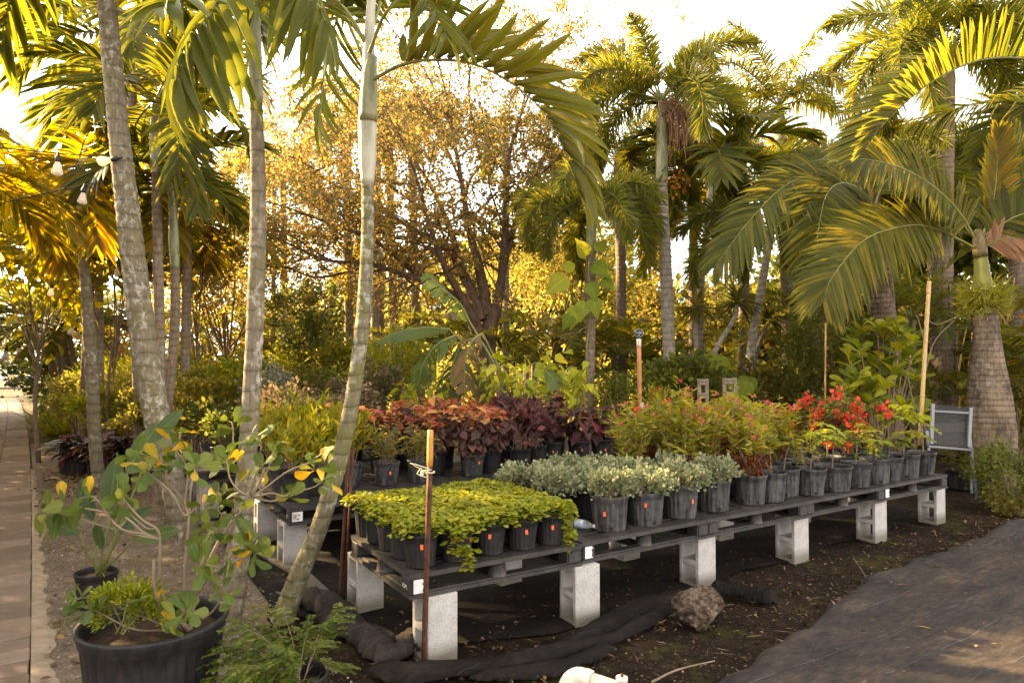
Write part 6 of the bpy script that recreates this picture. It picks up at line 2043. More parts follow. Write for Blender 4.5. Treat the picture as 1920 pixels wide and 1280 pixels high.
# white bird of paradise with split leaves
bsx = np.array(P(975, 790, 9.4))
bsx[2] = 0
ban = thing('split_leaf_plant', 'leaning plant with long split paddle leaves in front of the bare tree', 'plant', bsx)
def split_leaf(pts_px, d, w, name='leaf', mat='leaf_banana', tears=7, hang=.35, seed=1):
    """blade along a midrib, torn into strips; each strip sags on its own"""
    r = np.random.default_rng(seed)
    mid = resample(np.array(PP(pts_px, d)), 40)
    tan = nrm(np.gradient(mid, axis=0))
    side = nrm(np.cross(tan, np.array([0, -.45, 1.0])))
    gs_ = [tube(mid, np.linspace(.014, .004, 40), 5, 1, False)]
    wid = w * np.sin(np.pi * np.clip(np.linspace(.06, 1.0, 40), 0, 1)) ** .55
    for s in (-1, 1):
        cuts = sorted(set([0, 39] + list(r.integers(3, 37, tears))))
        for a, b_ in zip(cuts[:-1], cuts[1:]):
            if b_ - a < 1:
                continue
            idx = np.linspace(a + .25, b_ - .25, max(3, b_ - a + 1))
            ii_ = np.clip(np.round(idx).astype(int), 0, 39)
            V, F = [], []
            sag = r.uniform(.1, 1) * hang
            shrink = np.linspace(1, .93, len(idx))
            nc = 5
            mdx = np.stack([np.interp(idx, np.arange(40), mid[:, q_]) for q_ in range(3)], 1)
            wdx = np.interp(idx, np.arange(40), wid) * r.uniform(.9, 1.05)
            for ii, i in enumerate(ii_):
                for c in range(nc):
                    u = c / (nc - 1)
                    wi = wdx[ii] * (1 - .10 * abs(ii / max(1, len(idx) - 1) - .5) * u)
                    off = side[i] * s * wi * u * (1 - .25 * sag * u) + np.array([0, -.3 * sag, -1]) * sag * wi * u * u + tan[i] * wi * (.28 + .25 * sag) * u
                    V.append(mdx[ii] + off + np.array([0, 0, .010 * math.sin(idx[ii] * 2.2) * u]))
            for ii in range(len(idx) - 1):
                for c in range(nc - 1):
                    q = ii * nc + c
                    F.append((q, q + 1, q + nc + 1, q + nc))
            gs_.append(geo(np.array(V), E3, F, 0))
    add(name, mk(name, gs_, [M[mat], M['petiole']], off=bsx), ban)
split_leaf([(880, 602), (862, 570), (835, 545), (812, 525), (798, 510)], [9.3, 9.25, 9.2, 9.2, 9.2], .26, tears=11, hang=.8, seed=2)
split_leaf([(842, 617), (800, 614), (750, 622), (705, 640)], [9.2, 9.1, 9.0, 9.0], .22, tears=2, hang=.6, seed=3)
split_leaf([(855, 628), (820, 645), (795, 680), (782, 725)], [9.1, 9.0, 8.95, 8.95], .26, tears=13, hang=.9, seed=4)
split_leaf([(905, 625), (885, 640), (872, 680), (872, 735)], [9.0, 8.9, 8.85, 8.85], .26, 'leaf', 'leaf_banana_brown', 13, .8, 5)
split_leaf([(862, 650), (850, 680), (842, 720), (838, 760)], [9.3, 9.2, 9.15, 9.1], .24, tears=14, hang=1.0, seed=6)
split_leaf([(1010, 700), (1022, 695), (1035, 708), (1042, 730)], [9.2, 9.1, 9.0, 9.0], .17, tears=0, hang=.5, seed=7)
gs = []
for (x, y, d) in [(880, 602, 9.3), (842, 617, 9.2), (855, 628, 9.1), (905, 625, 9.0), (862, 650, 9.3), (1010, 700, 9.2), (890, 690, 9.2)]:
    a0 = np.array(P(970 + random.uniform(-6, 6), 770, 9.3))
    e0 = np.array(P(x, y, d))
    gs.append(tube(resample([a0, a0 * .45 + e0 * .55 + np.array([0, 0, .04]), e0], 12), np.linspace(.028, .012, 12), 7, 0, False))
a0 = np.array(P(970, 770, 9.3))
gs.append(tube(resample([np.array([bsx[0], bsx[1], 0]), a0], 4), .06, 9))
add('stalks', mk('stalks', gs, M['petiole'], off=bsx), ban)

# heart leaved vine climbing the mottled trunk
VIN = [mk('leaf', geo(*T_leaf(HEART, .12, dr, 0, 0)), M['leaf_vine']) for dr in (.25, .5)]
vb = np.array(P(1104, 600, 10.5))
vb[2] = 0
vine = thing('climbing_vine', 'vine with big heart shaped leaves climbing the mottled trunk', 'vine', vb)
vp = resample(np.array(PP([(1104, 735), (1100, 650), (1110, 570), (1104, 500), (1112, 470)], 10.42)), 20) - vb
add('stem', mk('stem', tube(vp, .012, 6), M['petiole']), vine)
for (x, y, sz, d) in [(1062, 520, .42, (-.8, -.2, -.55)), (1100, 480, .32, (-.3, -.3, .5)), (1112, 495, .34, (.5, -.3, -.3)), (1105, 530, .3, (.3, -.4, -.7)), (1128, 525, .26, (.7, -.2, -.4)), (1096, 565, .3, (-.2, -.4, -.8)), (1085, 575, .34, (-.4, -.3, -.9)), (1112, 560, .3, (.2, -.4, -.8)), (1072, 590, .26, (-.6, -.2, -.8)), (1076, 505, .24, (-.6, 0, .3)), (1120, 470, .24, (.4, 0, .6)), (1094, 700, .26, (-.5, -.3, -.6))]:
    leaf_obj(VIN, vine, np.array(P(x, y, 10.3)) - vb, d, (0, -1, .5), sz)
for (label, cx, cy, d_, n_) in [('scrambling vine with heart shaped leaves around the wooden frames', 1345, 690, 10.9, 14), ('broad leaved plant with two big yellow green leaves by the right wooden frame', 1385, 728, 10.6, 6)]:
    b = np.array(P(cx, 740, d_))
    b[2] = 0
    t = thing('heart_leaf_plant', label, 'plant', b)
    g = []
    for k in range(n_):
        tp_ = np.array(P(cx + random.uniform(-38, 38), cy + random.uniform(-38, 38), d_ + random.uniform(-.2, .2))) - b
        g.append(tube(resample([np.array([random.gauss(0, .1), 0, 0]), tp_ * .6 + np.array([0, 0, .15]), tp_], 8), np.linspace(.012, .005, 8), 5, 0, False))
        leaf_obj(VIN, t, tp_, (random.uniform(-.7, .7), random.uniform(-.5, .1), random.uniform(-1, -.1)), (0, -1, .6), random.uniform(.2, .3) if n_ > 8 else random.uniform(.25, .42))
    add('stems', mk('stems', g, M['twig']), t)

# low shrubs filling the bed behind the tables
def bed_shrub(label, px, py, d, rx, rz, mat, size, T, n, ncl=40, group='shrubs in the bed behind the tables', flowers=None, name='bed_shrub'):
    c = np.array(P(px, py, d))
    b = np.array([c[0], c[1], 0])
    t = thing(name, label, 'shrub', b, 0, group)
    zc = max(c[2], rz * .6)
    p, out, cl = clump_points(n, (0, 0, zc), (rx, rx * .8, rz), ncl, .15, .3, -.9)
    p[:, 2] = np.maximum(p[:, 2], .05)
    add('foliage', mk('foliage', leaf_cloud(p, out + np.array([0, 0, .3]), T, size, 0, .45, .65, .3), M[mat]), t, kind='stuff')
    g = [tube(resample([np.array([random.gauss(0, .05), random.gauss(0, .05), 0]), k * np.array([.5, .5, .6]), k], 7), np.linspace(.014, .004, 7), 5, 0, False) for k in cl[:18]]
    add('branches', mk('branches', g, M['twig']), t)
    if flowers:
        k = cl[rng.permutation(len(cl))[:flowers[1]]]
        fp_ = np.repeat(k, 9, 0) * 1.04 + rng.normal(0, .03, (len(k) * 9, 3))
        add('blossoms', mk('blossoms', leaf_cloud(fp_, rvec(len(fp_)), TOW, flowers[2], 0, .2), M[flowers[0]]), t, kind='stuff')
    return t
for a in [('silver grey bush right behind the straight lichen trunk', 500, 745, 9.8, .33, .42, 'leaf_silver', .04, TH, 3000),
          ('clipped dark green bush between the trunks', 555, 742, 11.0, .6, .5, 'leaf_olive', .05, TL, 4500), ('flat topped green bush left of the leaning trunk', 610, 735, 12.0, .8, .42, 'leaf_green', .05, TOW, 5000),
          ('pink tinged bush left of the leaning trunk', 622, 775, 9.6, .42, .4, 'leaf_pinkish', .045, TOW, 3200), ('loose green bush right of the leaning trunk', 735, 700, 10.5, .6, .6, 'leaf_lime', .05, TH, 4200),
          ('pale mixed bush right of the leaning trunk, behind the copper leaves', 700, 735, 9.6, .45, .42, 'leaf_pinkish', .05, TOW, 2600), ('leafy green bush in front of the orange lit trunks', 660, 690, 13.0, .7, .5, 'leaf_lime', .07, TH, 2400),
          ('sunlit leafy shrub left of the straight lichen trunk', 425, 740, 10.5, .55, .45, 'leaf_lime', .055, TH, 3600), ('green leafy shrub right of the thick lichen trunk', 365, 755, 10.0, .5, .42, 'leaf_wood', .055, TH, 3600),
          ('low reddish green shrub behind the thick lichen trunk', 330, 720, 12.5, .8, .5, 'leaf_wood', .045, TH, 5200), ('olive shrub between the slim trunks', 255, 735, 12.5, .8, .55, 'leaf_wood', .05, TL, 4200),
          ('gold edged shrub behind the spotted trunk', 215, 715, 14.5, .9, .5, 'leaf_lime', .07, TH, 2600), ('twiggy shrub with yellow leaves left of the sunlit thin trunk', 150, 745, 14.0, .7, .45, 'leaf_wood', .045, TH, 4000),
          ('dark shrub at the back of the bed', 300, 690, 16.5, 1.2, .7, 'leaf_wood', .06, TH, 4600), ('mixed shrub at the back of the bed', 400, 690, 16.0, 1.2, .6, 'leaf_lime', .06, TH, 4200), ('gold shrub at the back of the bed before the sunlit trees', 480, 680, 17, 1.2, .7, 'leaf_gold', .075, TH, 3600),
          ('dark glossy shrub right of the dark red plants', 1190, 752, 10.2, .55, .42, 'leaf_green', .06, TL, 2600), ('dark glossy shrub under the mottled trunk', 1130, 745, 10.8, .5, .45, 'leaf_green', .06, TL, 2400),
          ('green shrub under the tall straight palm', 1265, 735, 10.4, .5, .5, 'leaf_green', .07, TOW, 2200), ('green heart leaved shrub left of the wooden frames', 1300, 725, 10.2, .42, .45, 'leaf_green', .08, TOW, 1600),
          ('leafy shrub right of the wooden frames', 1430, 740, 10.8, .5, .5, 'leaf_olive', .07, TH, 2200), ('dark shrub before the thick ringed trunk', 1660, 720, 11.2, .6, .6, 'leaf_green', .055, TH, 2600),
          ('dark leafy shrub behind the folding chair', 1740, 790, 12.6, .6, .6, 'leaf_green', .07, TL, 2400), ('yellowing shrub behind the bottle palm', 1905, 760, 11.5, .7, .7, 'leaf_olive', .09, TL, 2200),
          ('small leaved shrub in front of the bottle palm at the right edge', 1900, 900, 7.9, .48, .42, 'leaf_green', .032, TOW, 3800), ('low weedy shrub at the right edge beside the ground cloth', 1925, 960, 7.6, .35, .22, 'leaf_olive', .03, TOW, 2000)]:
    bed_shrub(*a)
for k, (px, py, d, rx, rz, m_, sz, lab) in enumerate([(470, 705, 12.0, .6, .4, 'leaf_lime', .06, 'fresh green low shrub left of the straight lichen trunk, second row'), (400, 715, 11.5, .6, .35, 'leaf_wood', .055, 'spreading yellow green shrub right of the thick lichen trunk'), (540, 700, 13.0, .7, .45, 'leaf_lime', .055, 'fresh green shrub behind the clipped dark bush'), (350, 700, 13.5, .8, .4, 'leaf_lime', .06, 'fresh green shrub behind the thick lichen trunk'), (620, 700, 12.8, .5, .5, 'leaf_wood', .06, 'upright yellow green shrub left of the orange lit trunk'), (180, 760, 12.0, .5, .3, 'leaf_lime', .05, 'low fresh green plants at the foot of the sunlit thin trunk'), (270, 770, 10.6, .5, .3, 'leaf_wood', .05, 'low olive plants behind the dark purple ones')]):
    bed_shrub(lab, px, py, d, rx, rz, m_, sz, TH, 3600)
bed_shrub('thin shrub with a few red flowers before the wooden frames', 1235, 770, 8.6, .3, .3, 'leaf_pentas', .05, TL, 1200, flowers=('bract_red', 4, .04))
for k, (px, py, d, lab) in enumerate([(125, 790, 12.5, 'tuft of tall yellow green grass blades beside the low stack of boards'), (220, 800, 11.8, 'tuft of tall grass blades right of the spotted trunk'), (95, 770, 15, 'grass tuft at the edge of the path bend')]):
    q = G(px, py + 30, 0)
    t = thing('grass_tuft', lab, 'grass tuft', (q[0], q[1], 0), 0, 'tufts of tall grass')
    n = 260
    dirs = rvec(n, .35, 1)
    pos = np.column_stack([rng.normal(0, .22, n), rng.normal(0, .12, n), np.zeros(n)])
    lf = inst(T_leaf([(0, .02), (.3, .024), (.7, .016), (1, .002)], .2, .55, 0), pos, bases(dirs, np.array([0, 0, 1.0])), rng.uniform(.5, .95, n), 0)
    add('blades', mk('blades', lf, M['grass']), t, kind='stuff')

# potted plants half hidden behind the far end of the table
for k, (px, lab) in enumerate([((1795, 915), 'black pot with drooping reddish leaves under the folding chair'), ((1815, 918), 'black pot beside the bottle palm foot, drooping leaves')]):
    q = G(px[0], px[1], 0)
    potted('potted_weedy_plant', lab, 'potted plant', (q[0], q[1], 0), 'twiggy', 'three', k, group='black pots on the ground by the bottle palm', scale=1.1)

# the wood behind: a belt running away from the right foreground, parallel to the path
def mass(name, label, a, b_, thick, h0, h1, n, mat, size, K, seed, zpow=1.0):
    r = np.random.default_rng(seed)
    a, b_ = np.array(a, float), np.array(b_, float)
    d = nrm(b_ - a)
    nn = np.array([-d[1], d[0]])
    u = r.uniform(0, 1, K)
    w = r.uniform(-.5, .5, K) * thick
    c = a[None] * (1 - u[:, None]) + b_[None] * u[:, None] + nn[None] * w[:, None]
    hz = (h0 + (h1 - h0) * u) * np.clip(.62 + .5 * rnoise(c, .5, seed), .2, 1.15)
    cz = r.uniform(0.04, 1, K) ** zpow * hz
    k = r.integers(0, K, n)
    p = np.column_stack([c[k], cz[k]]) + r.normal(0, 1, (n, 3)) * np.array([.42, .42, .34])
    p[:, 2] = np.maximum(p[:, 2], .05)
    lf = leaf_cloud(p, rvec(n) + np.array([0, -.2, .2]), T_diamond(.36, .1, .45), size, 0, .35, .8, .35)
    tag(add(name, mk(name, lf, M[mat])), label, 'vegetation', kind='stuff')
mass('green_thicket', 'green thicket closing off the garden behind the palms', (15, 11), (-6, 33), 4.0, 5.2, 5.5, 20000, 'leaf_wood', .2, 240, 71)
mass('green_wall', 'dense olive green foliage behind the palms right of the old tree', (17, 12), (0, 24.5), 2.0, 6.4, 6.4, 56000, 'leaf_green', .22, 560, 75)
mass('green_wall', 'dense golden green foliage closing the view behind the straight trunks', (0, 24.5), (-13, 37), 2.5, 6.0, 6.4, 44000, 'leaf_wood', .26, 480, 76)
mass('golden_thicket', 'sunlit golden leaves among the thicket behind the palms', (14, 11.5), (-14, 38), 3.0, 4.4, 5.4, 20000, 'leaf_gold', .17, 300, 72)
mass('dark_undergrowth', 'dark undergrowth low in the shade behind the palms', (15, 12.5), (0, 27), 2.5, 2.6, 3.2, 20000, 'leaf_green', .18, 240, 73)
mass('golden_undergrowth', 'low gold lit undergrowth before the thicket', (11, 10.8), (-5, 26), 2.5, 1.7, 2.4, 16000, 'leaf_wood', .11, 300, 74)
# bare and cane stems standing in the thicket
gs = []
for k in range(120):
    u = random.random()
    x, y = 13 - 19 * u + random.uniform(-1, 1), 11.5 + 18 * u + random.uniform(-.8, .8)
    hh = random.uniform(1.2, 3.6)
    gs.append(tube(resample([np.array([x, y, 0]), np.array([x + random.gauss(0, .1), y, hh * .5]), np.array([x + random.gauss(0, .25), y, hh])], 5), np.linspace(.03, .015, 5), 5, 0, False))
tag(add('cane_stems', mk('cane_stems', gs, M['bamboo'])), 'thin upright canes and stems among the sunlit thicket', 'stems', kind='stuff')

# unseen leafy screen added left of the frame to shade the path
def shade_hedge():
    a, b_ = EN(-4.3, -0.5), EN(-5.2, 26)
    n = 46000
    u = rng.uniform(0, 1, n)
    h = 4.0 + .35 * np.sin(u * 43) + .25 * np.sin(u * 91 + 1)
    q = a[None] * (1 - u[:, None]) + b_[None] * u[:, None]
    p = q + rng.normal(0, 1, (n, 3)) * np.array([.28, .28, 0])
    p[:, 2] = rng.uniform(.03, 1, n) * h
    t = thing('shade_hedge', 'tall leafy screen added out of view to shade the path', 'shade_hedge', a)
    add('foliage', mk('foliage', leaf_cloud(p, rvec(n), TH, .14, 0, .4, .7, .3), M['leaf_green'], off=a), t, kind='stuff')
    g = [tube(resample([q_ * np.array([1, 1, 0]), q_ * np.array([1, 1, 0]) + np.array([.05, 0, 3.2])], 5), .03, 6, 0, False) for q_ in (a[None] * (1 - np.linspace(0, 1, 24)[:, None]) + b_[None] * np.linspace(0, 1, 24)[:, None])]
    add('stems', mk('stems', g, M['bark_tree'], off=a), t, kind='stuff')
shade_hedge()

# ------------------------------------------------------------------ stakes, chair, lights and other small things
def rod_thing(name, label, cat, p0, p1, r, mat, extra=None, sides=10):
    b = np.array(p0, float)
    t = thing(name, label, cat, b)
    add('shaft', mk('shaft', tube(resample([p0, p1], 8), r, sides, 0, True), M[mat], off=b), t)
    return t, b
# angle iron posts
p0 = EN(.085, -.115, -.02)
p0 = np.array(G(794, 1252, 0)) + np.array([0, 0, -.02])
p1 = np.array(P(806, 873, 3.75))
st_, b_ = rod_thing('rusty_stake', 'rusty angle iron stake with an orange tan top, tied with twine', 'stake', p0, p1, .0155, 'rust', sides=4)
add('wooden_top', mk('wooden_top', tube(resample([p1, np.array(P(807, 806, 3.75))], 5), [.017, .0175, .0175, .017, .0165], 4, 0, True), M['orange_paint'], off=b_), st_)
tw = [np.array(P(802 + 13 * math.cos(a), 884 + 2.0 * math.sin(a) + 1.2 * math.sin(2.7 * a), 3.74 - .028 * math.sin(a))) for a in np.linspace(0, 4 * math.pi, 30)]
add('twine', mk('twine', tube(np.array(tw), .0026, 5), M['twine'], off=b_), st_)
kn = np.array(P(795, 882, 3.70))
add('twine_knot', mk('twine_knot', [tube(resample([kn, kn + rng.normal(0, .022, 3), kn + rng.normal(0, .022, 3), kn + np.array([-.02, 0, .01])], 8), .003, 5) for _ in range(4)], M['twine'], off=b_), st_)
p0 = np.array(G(636, 1134, 0)) + np.array([0, 0, -.02])
st2, b_ = rod_thing('rusty_stake', 'rusty angle iron stake right behind the slender curved palm', 'stake', p0, np.array(P(655, 838, 5.0)), .015, 'rust', sides=4)
add('flange', mk('flange', bar(p0 + np.array([.03, 0, 0]), np.array(P(655, 838, 5.0)) + np.array([.03, 0, 0]), .018, .005), M['rust'], off=b_), st2)
# bamboo canes
p0, p1 = np.array(P(1724, 835, 8.3)), np.array(P(1742, 527, 8.3))
bc_, b_ = rod_thing('bamboo_cane', 'tall bamboo cane standing left of the folding chair', 'cane', p0, p1, .024, 'bamboo')
for u in (.12, .3, .46, .63, .8, .93):
    c = p0 + (p1 - p0) * u
    add('node', mk('node', tube([c - np.array([0, 0, .008]), c + np.array([0, 0, .008])], .029, 10), M['bamboo'], off=b_), bc_)
for c0, c1, c2 in [((1734, 700), (1752, 640), (1790, 600)), ((1733, 640), (1722, 600), (1718, 590)), ((1738, 600), (1760, 608), (1800, 590)), ((1730, 780), (1712, 750), (1700, 690))]:
    add('side_twig', mk('side_twig', tube(resample(PP([c0, c1, c2], 8.3), 8), np.linspace(.008, .004, 8), 5, 0, False), M['twig_pale'], off=b_), bc_)
p0, p1 = np.array(P(1546, 790, 9.7)), np.array(P(1548, 605, 9.7))
rod_thing('bamboo_cane', 'short bamboo cane stuck in the tall leafy shrub', 'cane', p0 * np.array([1, 1, 0]), p1, .012, 'bamboo')
p0, p1 = np.array(P(718, 840, 7.4)), np.array(P(722, 800, 7.4))
# sprinkler
p0, p1 = np.array(P(1202, 840, 8.6)), np.array(P(1198, 650, 8.6))
sp, b_ = rod_thing('sprinkler_riser', 'orange brown sprinkler pipe with a ring shaped head, between the tables and the palms', 'sprinkler', p0 * np.array([1, 1, 0]), p1, .028, 'riser_pipe')
c = np.array(P(1198, 650, 8.6))
add('white_collar', mk('white_collar', tube(resample([c, c + np.array([0, 0, .10])], 4), .03, 12), M['pvc'], off=b_), sp)
a = np.linspace(0, 2 * np.pi, 25)
ring = np.column_stack([.058 * np.cos(a), np.zeros(25), .05 * np.sin(a)]) + c + np.array([0, 0, .17])
add('sprinkler_head', mk('sprinkler_head', [tube(ring, .008, 6, 0, False), tube([c + np.array([0, 0, .09]), c + np.array([0, 0, .2])], .011, 8), bar(c + np.array([-.05, 0, .17]), c + np.array([.05, 0, .17]), .02, .03)], M['brass'], off=b_), sp)
cc = np.array(P(1202, 778, 8.6))
add('pale_joint', mk('pale_joint', tube(resample([cc, cc + np.array([0, 0, .16])], 4), .031, 10), M['pvc'], off=b_), sp)

# folding chair seen from behind
def chair():
    b = np.array(P(1785, 850, 8.1))
    b[2] = 0
    t = thing('folding_chair', 'grey framed folding chair with black mesh sling, beside the bottle palm', 'chair', b)
    def q(x, y, d=8.1):
        return np.array(P(x, y, d)) - b
    A, B_, C_, D_ = q(1749, 757, 8.1), q(1820, 764, 8.15), q(1746, 832, 8.0), q(1816, 838, 8.05)
    for nm, p_, r_ in (('side_rail', (A, C_), .022), ('side_rail', (B_, D_), .022), ('top_rail', (q(1750, 770, 8.1), q(1818, 774, 8.15)), .02), ('bottom_rail', (q(1740, 836, 8.0), q(1824, 843, 8.05)), .02)):
        add(nm, mk(nm, bar(p_[0], p_[1], r_ * 1.6, r_ * 1.2), M['alu'], False), t)
    for (p_, s_) in ((q(1738, 807, 8.0), (1740, 838)), (q(1816, 800, 8.1), (1832, 935)), (q(1741, 836, 8.0), (1750, 930)), (q(1822, 842, 8.3), (1822, 925))):
        e_ = np.array(G(s_[0], 905, 0)) if False else q(s_[0], s_[1], 8.0)
        add('leg', mk('leg', tube(resample([p_, e_], 4), .016, 8), M['alu']), t)
    V, F = [], []
    n = 9
    for i in range(n):
        for j in range(n):
            u, v_ = i / (n - 1), j / (n - 1)
            p_ = (A * (1 - u) + B_ * u) * (1 - v_) + (C_ * (1 - u) + D_ * u) * v_
            V.append(p_ + np.array([0, .035 * math.sin(math.pi * v_), 0]))
    for i in range(n - 1):
        for j in range(n - 1):
            F.append((i * n + j, (i + 1) * n + j, (i + 1) * n + j + 1, i * n + j + 1))
    me = mk('sling', geo(np.array(V), E3, F), M['sling'])
    add('sling', me, t)
    # seat behind the backrest
    add('seat', mk('seat', box(A[0] + .02, B_[0] - .02, A[1] + .05, A[1] + .42, C_[2] + .02, C_[2] + .045), M['sling'], False), t)
    add('armrest', mk('armrest', bar(q(1730, 800, 8.1), q(1742, 798, 8.12), .05, .03), M['greywood'], False), t)
chair()
t = thing('weathered_plank', 'weathered plank lying behind the folding chair seat', 'plank', P(1730, 800, 10.2))
add('board', mk('board', bar(P(1728, 803, 10.2), P(1815, 800, 10.25), .05, .13), M['greywood'], False, off=np.array(P(1730, 800, 10.2))), t)

# two wooden frames
def wframe(label, x0, x1, y0, y1, d):
    b = np.array(P((x0 + x1) / 2, 760, d))
    b[2] = 0
    t = thing('wooden_frame', label, 'wooden frame', b, 0, 'upright wooden frames in the bed')
    for x in (x0, x1):
        p0, p1 = np.array(P(x, y1, d)), np.array(P(x, y0, d))
        add('upright', mk('upright', bar(p0 * np.array([1, 1, 0]), p1, .045, .045), M['tanwood'], False, off=b), t)
    for y in (y0 + 3, y0 + 9, y0 + 28, y0 + 34):
        add('crossbar', mk('crossbar', bar(P(x0, y, d - .03), P(x1, y, d - .03), .03, .035), M['tanwood'], False, off=b), t)
wframe('narrow wooden frame left of the other, under the slim palm', 1311, 1325, 710, 775, 9.3)
wframe('wider wooden frame like a chair back, by the thin leaning trunk', 1358, 1378, 708, 775, 9.3)
b = np.array(P(1255, 760, 8.9))
t = thing('red_tag', 'red plastic tag hanging among the pink flowers', 'tag', b)
add('tag', bevelled('tag', box(-.018, .018, -.004, .004, -.09, .09), M['red_tag'], .006), t)

# rock
def rock():
    b = np.array(G(1308, 1172, 0))
    bm = bmesh.new()
    bmesh.ops.create_icosphere(bm, subdivisions=5, radius=1)
    V = np.array([v.co[:] for v in bm.verts])
    r = 1 + .2 * rnoise(V, 1.7, 61) + .12 * rnoise(V, 4.2, 62) + .045 * rnoise(V, 9, 63) - .15 * np.abs(rnoise(V, 4.5, 64)) ** .7 + .014 * rnoise(V, 21, 65)
    W = V * r[:, None] * np.array([.165, .14, .125])
    low = W[:, 2] < 0
    W[low, 0] *= .78
    W[:, 0] += .03 * W[:, 2] / .12
    W[:, 2] += .115
    for v, w in zip(bm.verts, W):
        v.co = w
    me = bpy.data.meshes.new('pitted_rock')
    bm.to_mesh(me)
    bm.free()
    me.polygons.foreach_set('use_smooth', [True] * len(me.polygons))
    me.materials.append(M['rock'])
    tag(add('pitted_rock', me, loc=b, rot=.3), 'pitted brown and white rock lying in front of a concrete block', 'rock')
rock()

# crumpled weed cloth rolled along the front of the table
def swept(pxs, w, h, seed, flat=.0):
    pts = resample(np.array([G(x, y, 0) for x, y in pxs]), 90)
    tan = nrm(np.gradient(pts, axis=0))
    side = np.column_stack([-tan[:, 1], tan[:, 0], np.zeros(90)])
    n = 14
    a = np.linspace(0, 2 * np.pi, n, endpoint=False)
    V = []
    t = np.linspace(0, 1, 90)
    W = w * (1 + .35 * rnoise(pts[:, :2], 2.2, seed)) * np.clip(np.sin(np.pi * np.clip(t * .94 + .03, 0, 1)) * 3, .15, 1)
    H = h * (1 + .4 * rnoise(pts[:, :2], 3.1, seed + 1)) * np.clip(np.sin(np.pi * np.clip(t * .94 + .03, 0, 1)) * 3, .15, 1)
    for i in range(90):
        fold = .16 * math.sin(i * .55 + seed) + .1 * math.sin(i * 1.3)
        for j in range(n):
            rr = 1 + .2 * math.sin(2 * a[j] + i * .13 + seed) + .13 * abs(math.sin(3 * a[j] - i * .19)) + .11 * math.sin(7 * a[j] + i * .37 + 2 * math.sin(i * .11))
            u, z = math.cos(a[j]) * rr, math.sin(a[j]) * rr
            z = z if z > 0 else z * .35
            V.append(pts[i] + side[i] * W[i] * (u + fold * .6) + np.array([0, 0, .012 + H[i] * (z + .35)]))
    F = [(i * n + j, i * n + (j + 1) % n, (i + 1) * n + (j + 1) % n, (i + 1) * n + j) for i in range(89) for j in range(n)]
    return geo(np.array(V), E3, F)
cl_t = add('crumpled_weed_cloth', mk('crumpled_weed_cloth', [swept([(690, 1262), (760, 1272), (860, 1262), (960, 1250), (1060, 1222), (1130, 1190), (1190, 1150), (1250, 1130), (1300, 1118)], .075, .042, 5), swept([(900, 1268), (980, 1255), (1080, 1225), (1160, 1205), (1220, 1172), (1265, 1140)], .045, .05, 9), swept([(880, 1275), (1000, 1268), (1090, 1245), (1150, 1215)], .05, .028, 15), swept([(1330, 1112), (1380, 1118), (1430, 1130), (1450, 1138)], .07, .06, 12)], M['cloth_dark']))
tag(cl_t, 'dark weed cloth rolled and twisted along the foot of the front table', 'weed cloth')
cl_2 = add('crumpled_weed_cloth', mk('crumpled_weed_cloth', [swept([(560, 1125), (610, 1150), (650, 1185), (690, 1215), (720, 1240)], .09, .07, 21), swept([(600, 1165), (650, 1180), (700, 1200), (740, 1215), (790, 1200)], .06, .05, 25), swept([(700, 1250), (740, 1240), (775, 1225), (805, 1215)], .06, .07, 29)], M['cloth']))
tag(cl_2, 'sunlit fold of brown weed cloth bunched up between the leaning trunk and the near block', 'weed cloth')
# weathered boards lying under the back table
for k, (a_, b_, w_, lab) in enumerate([((400, 985), (560, 1075), .16, 'weathered grey board lying on the ground between the trunks'), ((545, 1065), (600, 1120), .13, 'short weathered board at the foot of the leaning palm'), ((360, 975), (470, 1020), .12, 'weathered board under the low table')]):
    pa_, pb_ = np.array(G(*a_, 0)) + np.array([0, 0, .03]), np.array(G(*b_, 0)) + np.array([0, 0, .035])
    m_ = (pa_ + pb_) / 2
    tag(add('weathered_board', bevelled('weathered_board', bar(pa_ - m_, pb_ - m_, w_, .035), M['greywood'], .006), loc=m_), lab, 'board')
q = G(108, 797, 0)
t = thing('board_stack', 'small low stack of boards on the gravel behind the purple plants', 'boards', (q[0], q[1], 0), YAW)
for k in range(3):
    add('board', bevelled('board', box(-.35, .35, -.16 + .02 * k, .14, .01 + .05 * k, .05 + .05 * k), M['tanwood'], .005), t)

# water bottle on the pallet
def bottle():
    p = DK(1.35, .40)
    c0 = np.array(P(1088, 966, 4.9))
    t = thing('plastic_bottle', 'crushed clear plastic bottle with a blue label lying on the second pallet', 'bottle', (c0[0], c0[1], DECK + .033))
    t.rotation_euler = (0, R(90) + .05, R(-28))
    body = lathe([(.0, -.10), (.028, -.098), (.032, -.085), (.027, -.06), (.032, -.035), (.032, .0), (.030, .02), (.032, .04), (.028, .06), (.016, .085), (.0125, .09), (.0125, .10)], 20)
    add('body', mk('body', body, M['plastic']), t)
    add('cap', mk('cap', lathe([(.0, .098), (.0145, .098), (.0145, .116), (.0, .117)], 16), M['pvc']), t)
    lb_ = simple('bottle_label', (.25, .34, .6), .4, 0, 40, .5, 60, col2=(.75, .8, .88))
    add('label', mk('label', lathe([(.0326, -.032), (.0326, .03)], 20, closed_bottom=False), lb_), t)
bottle()

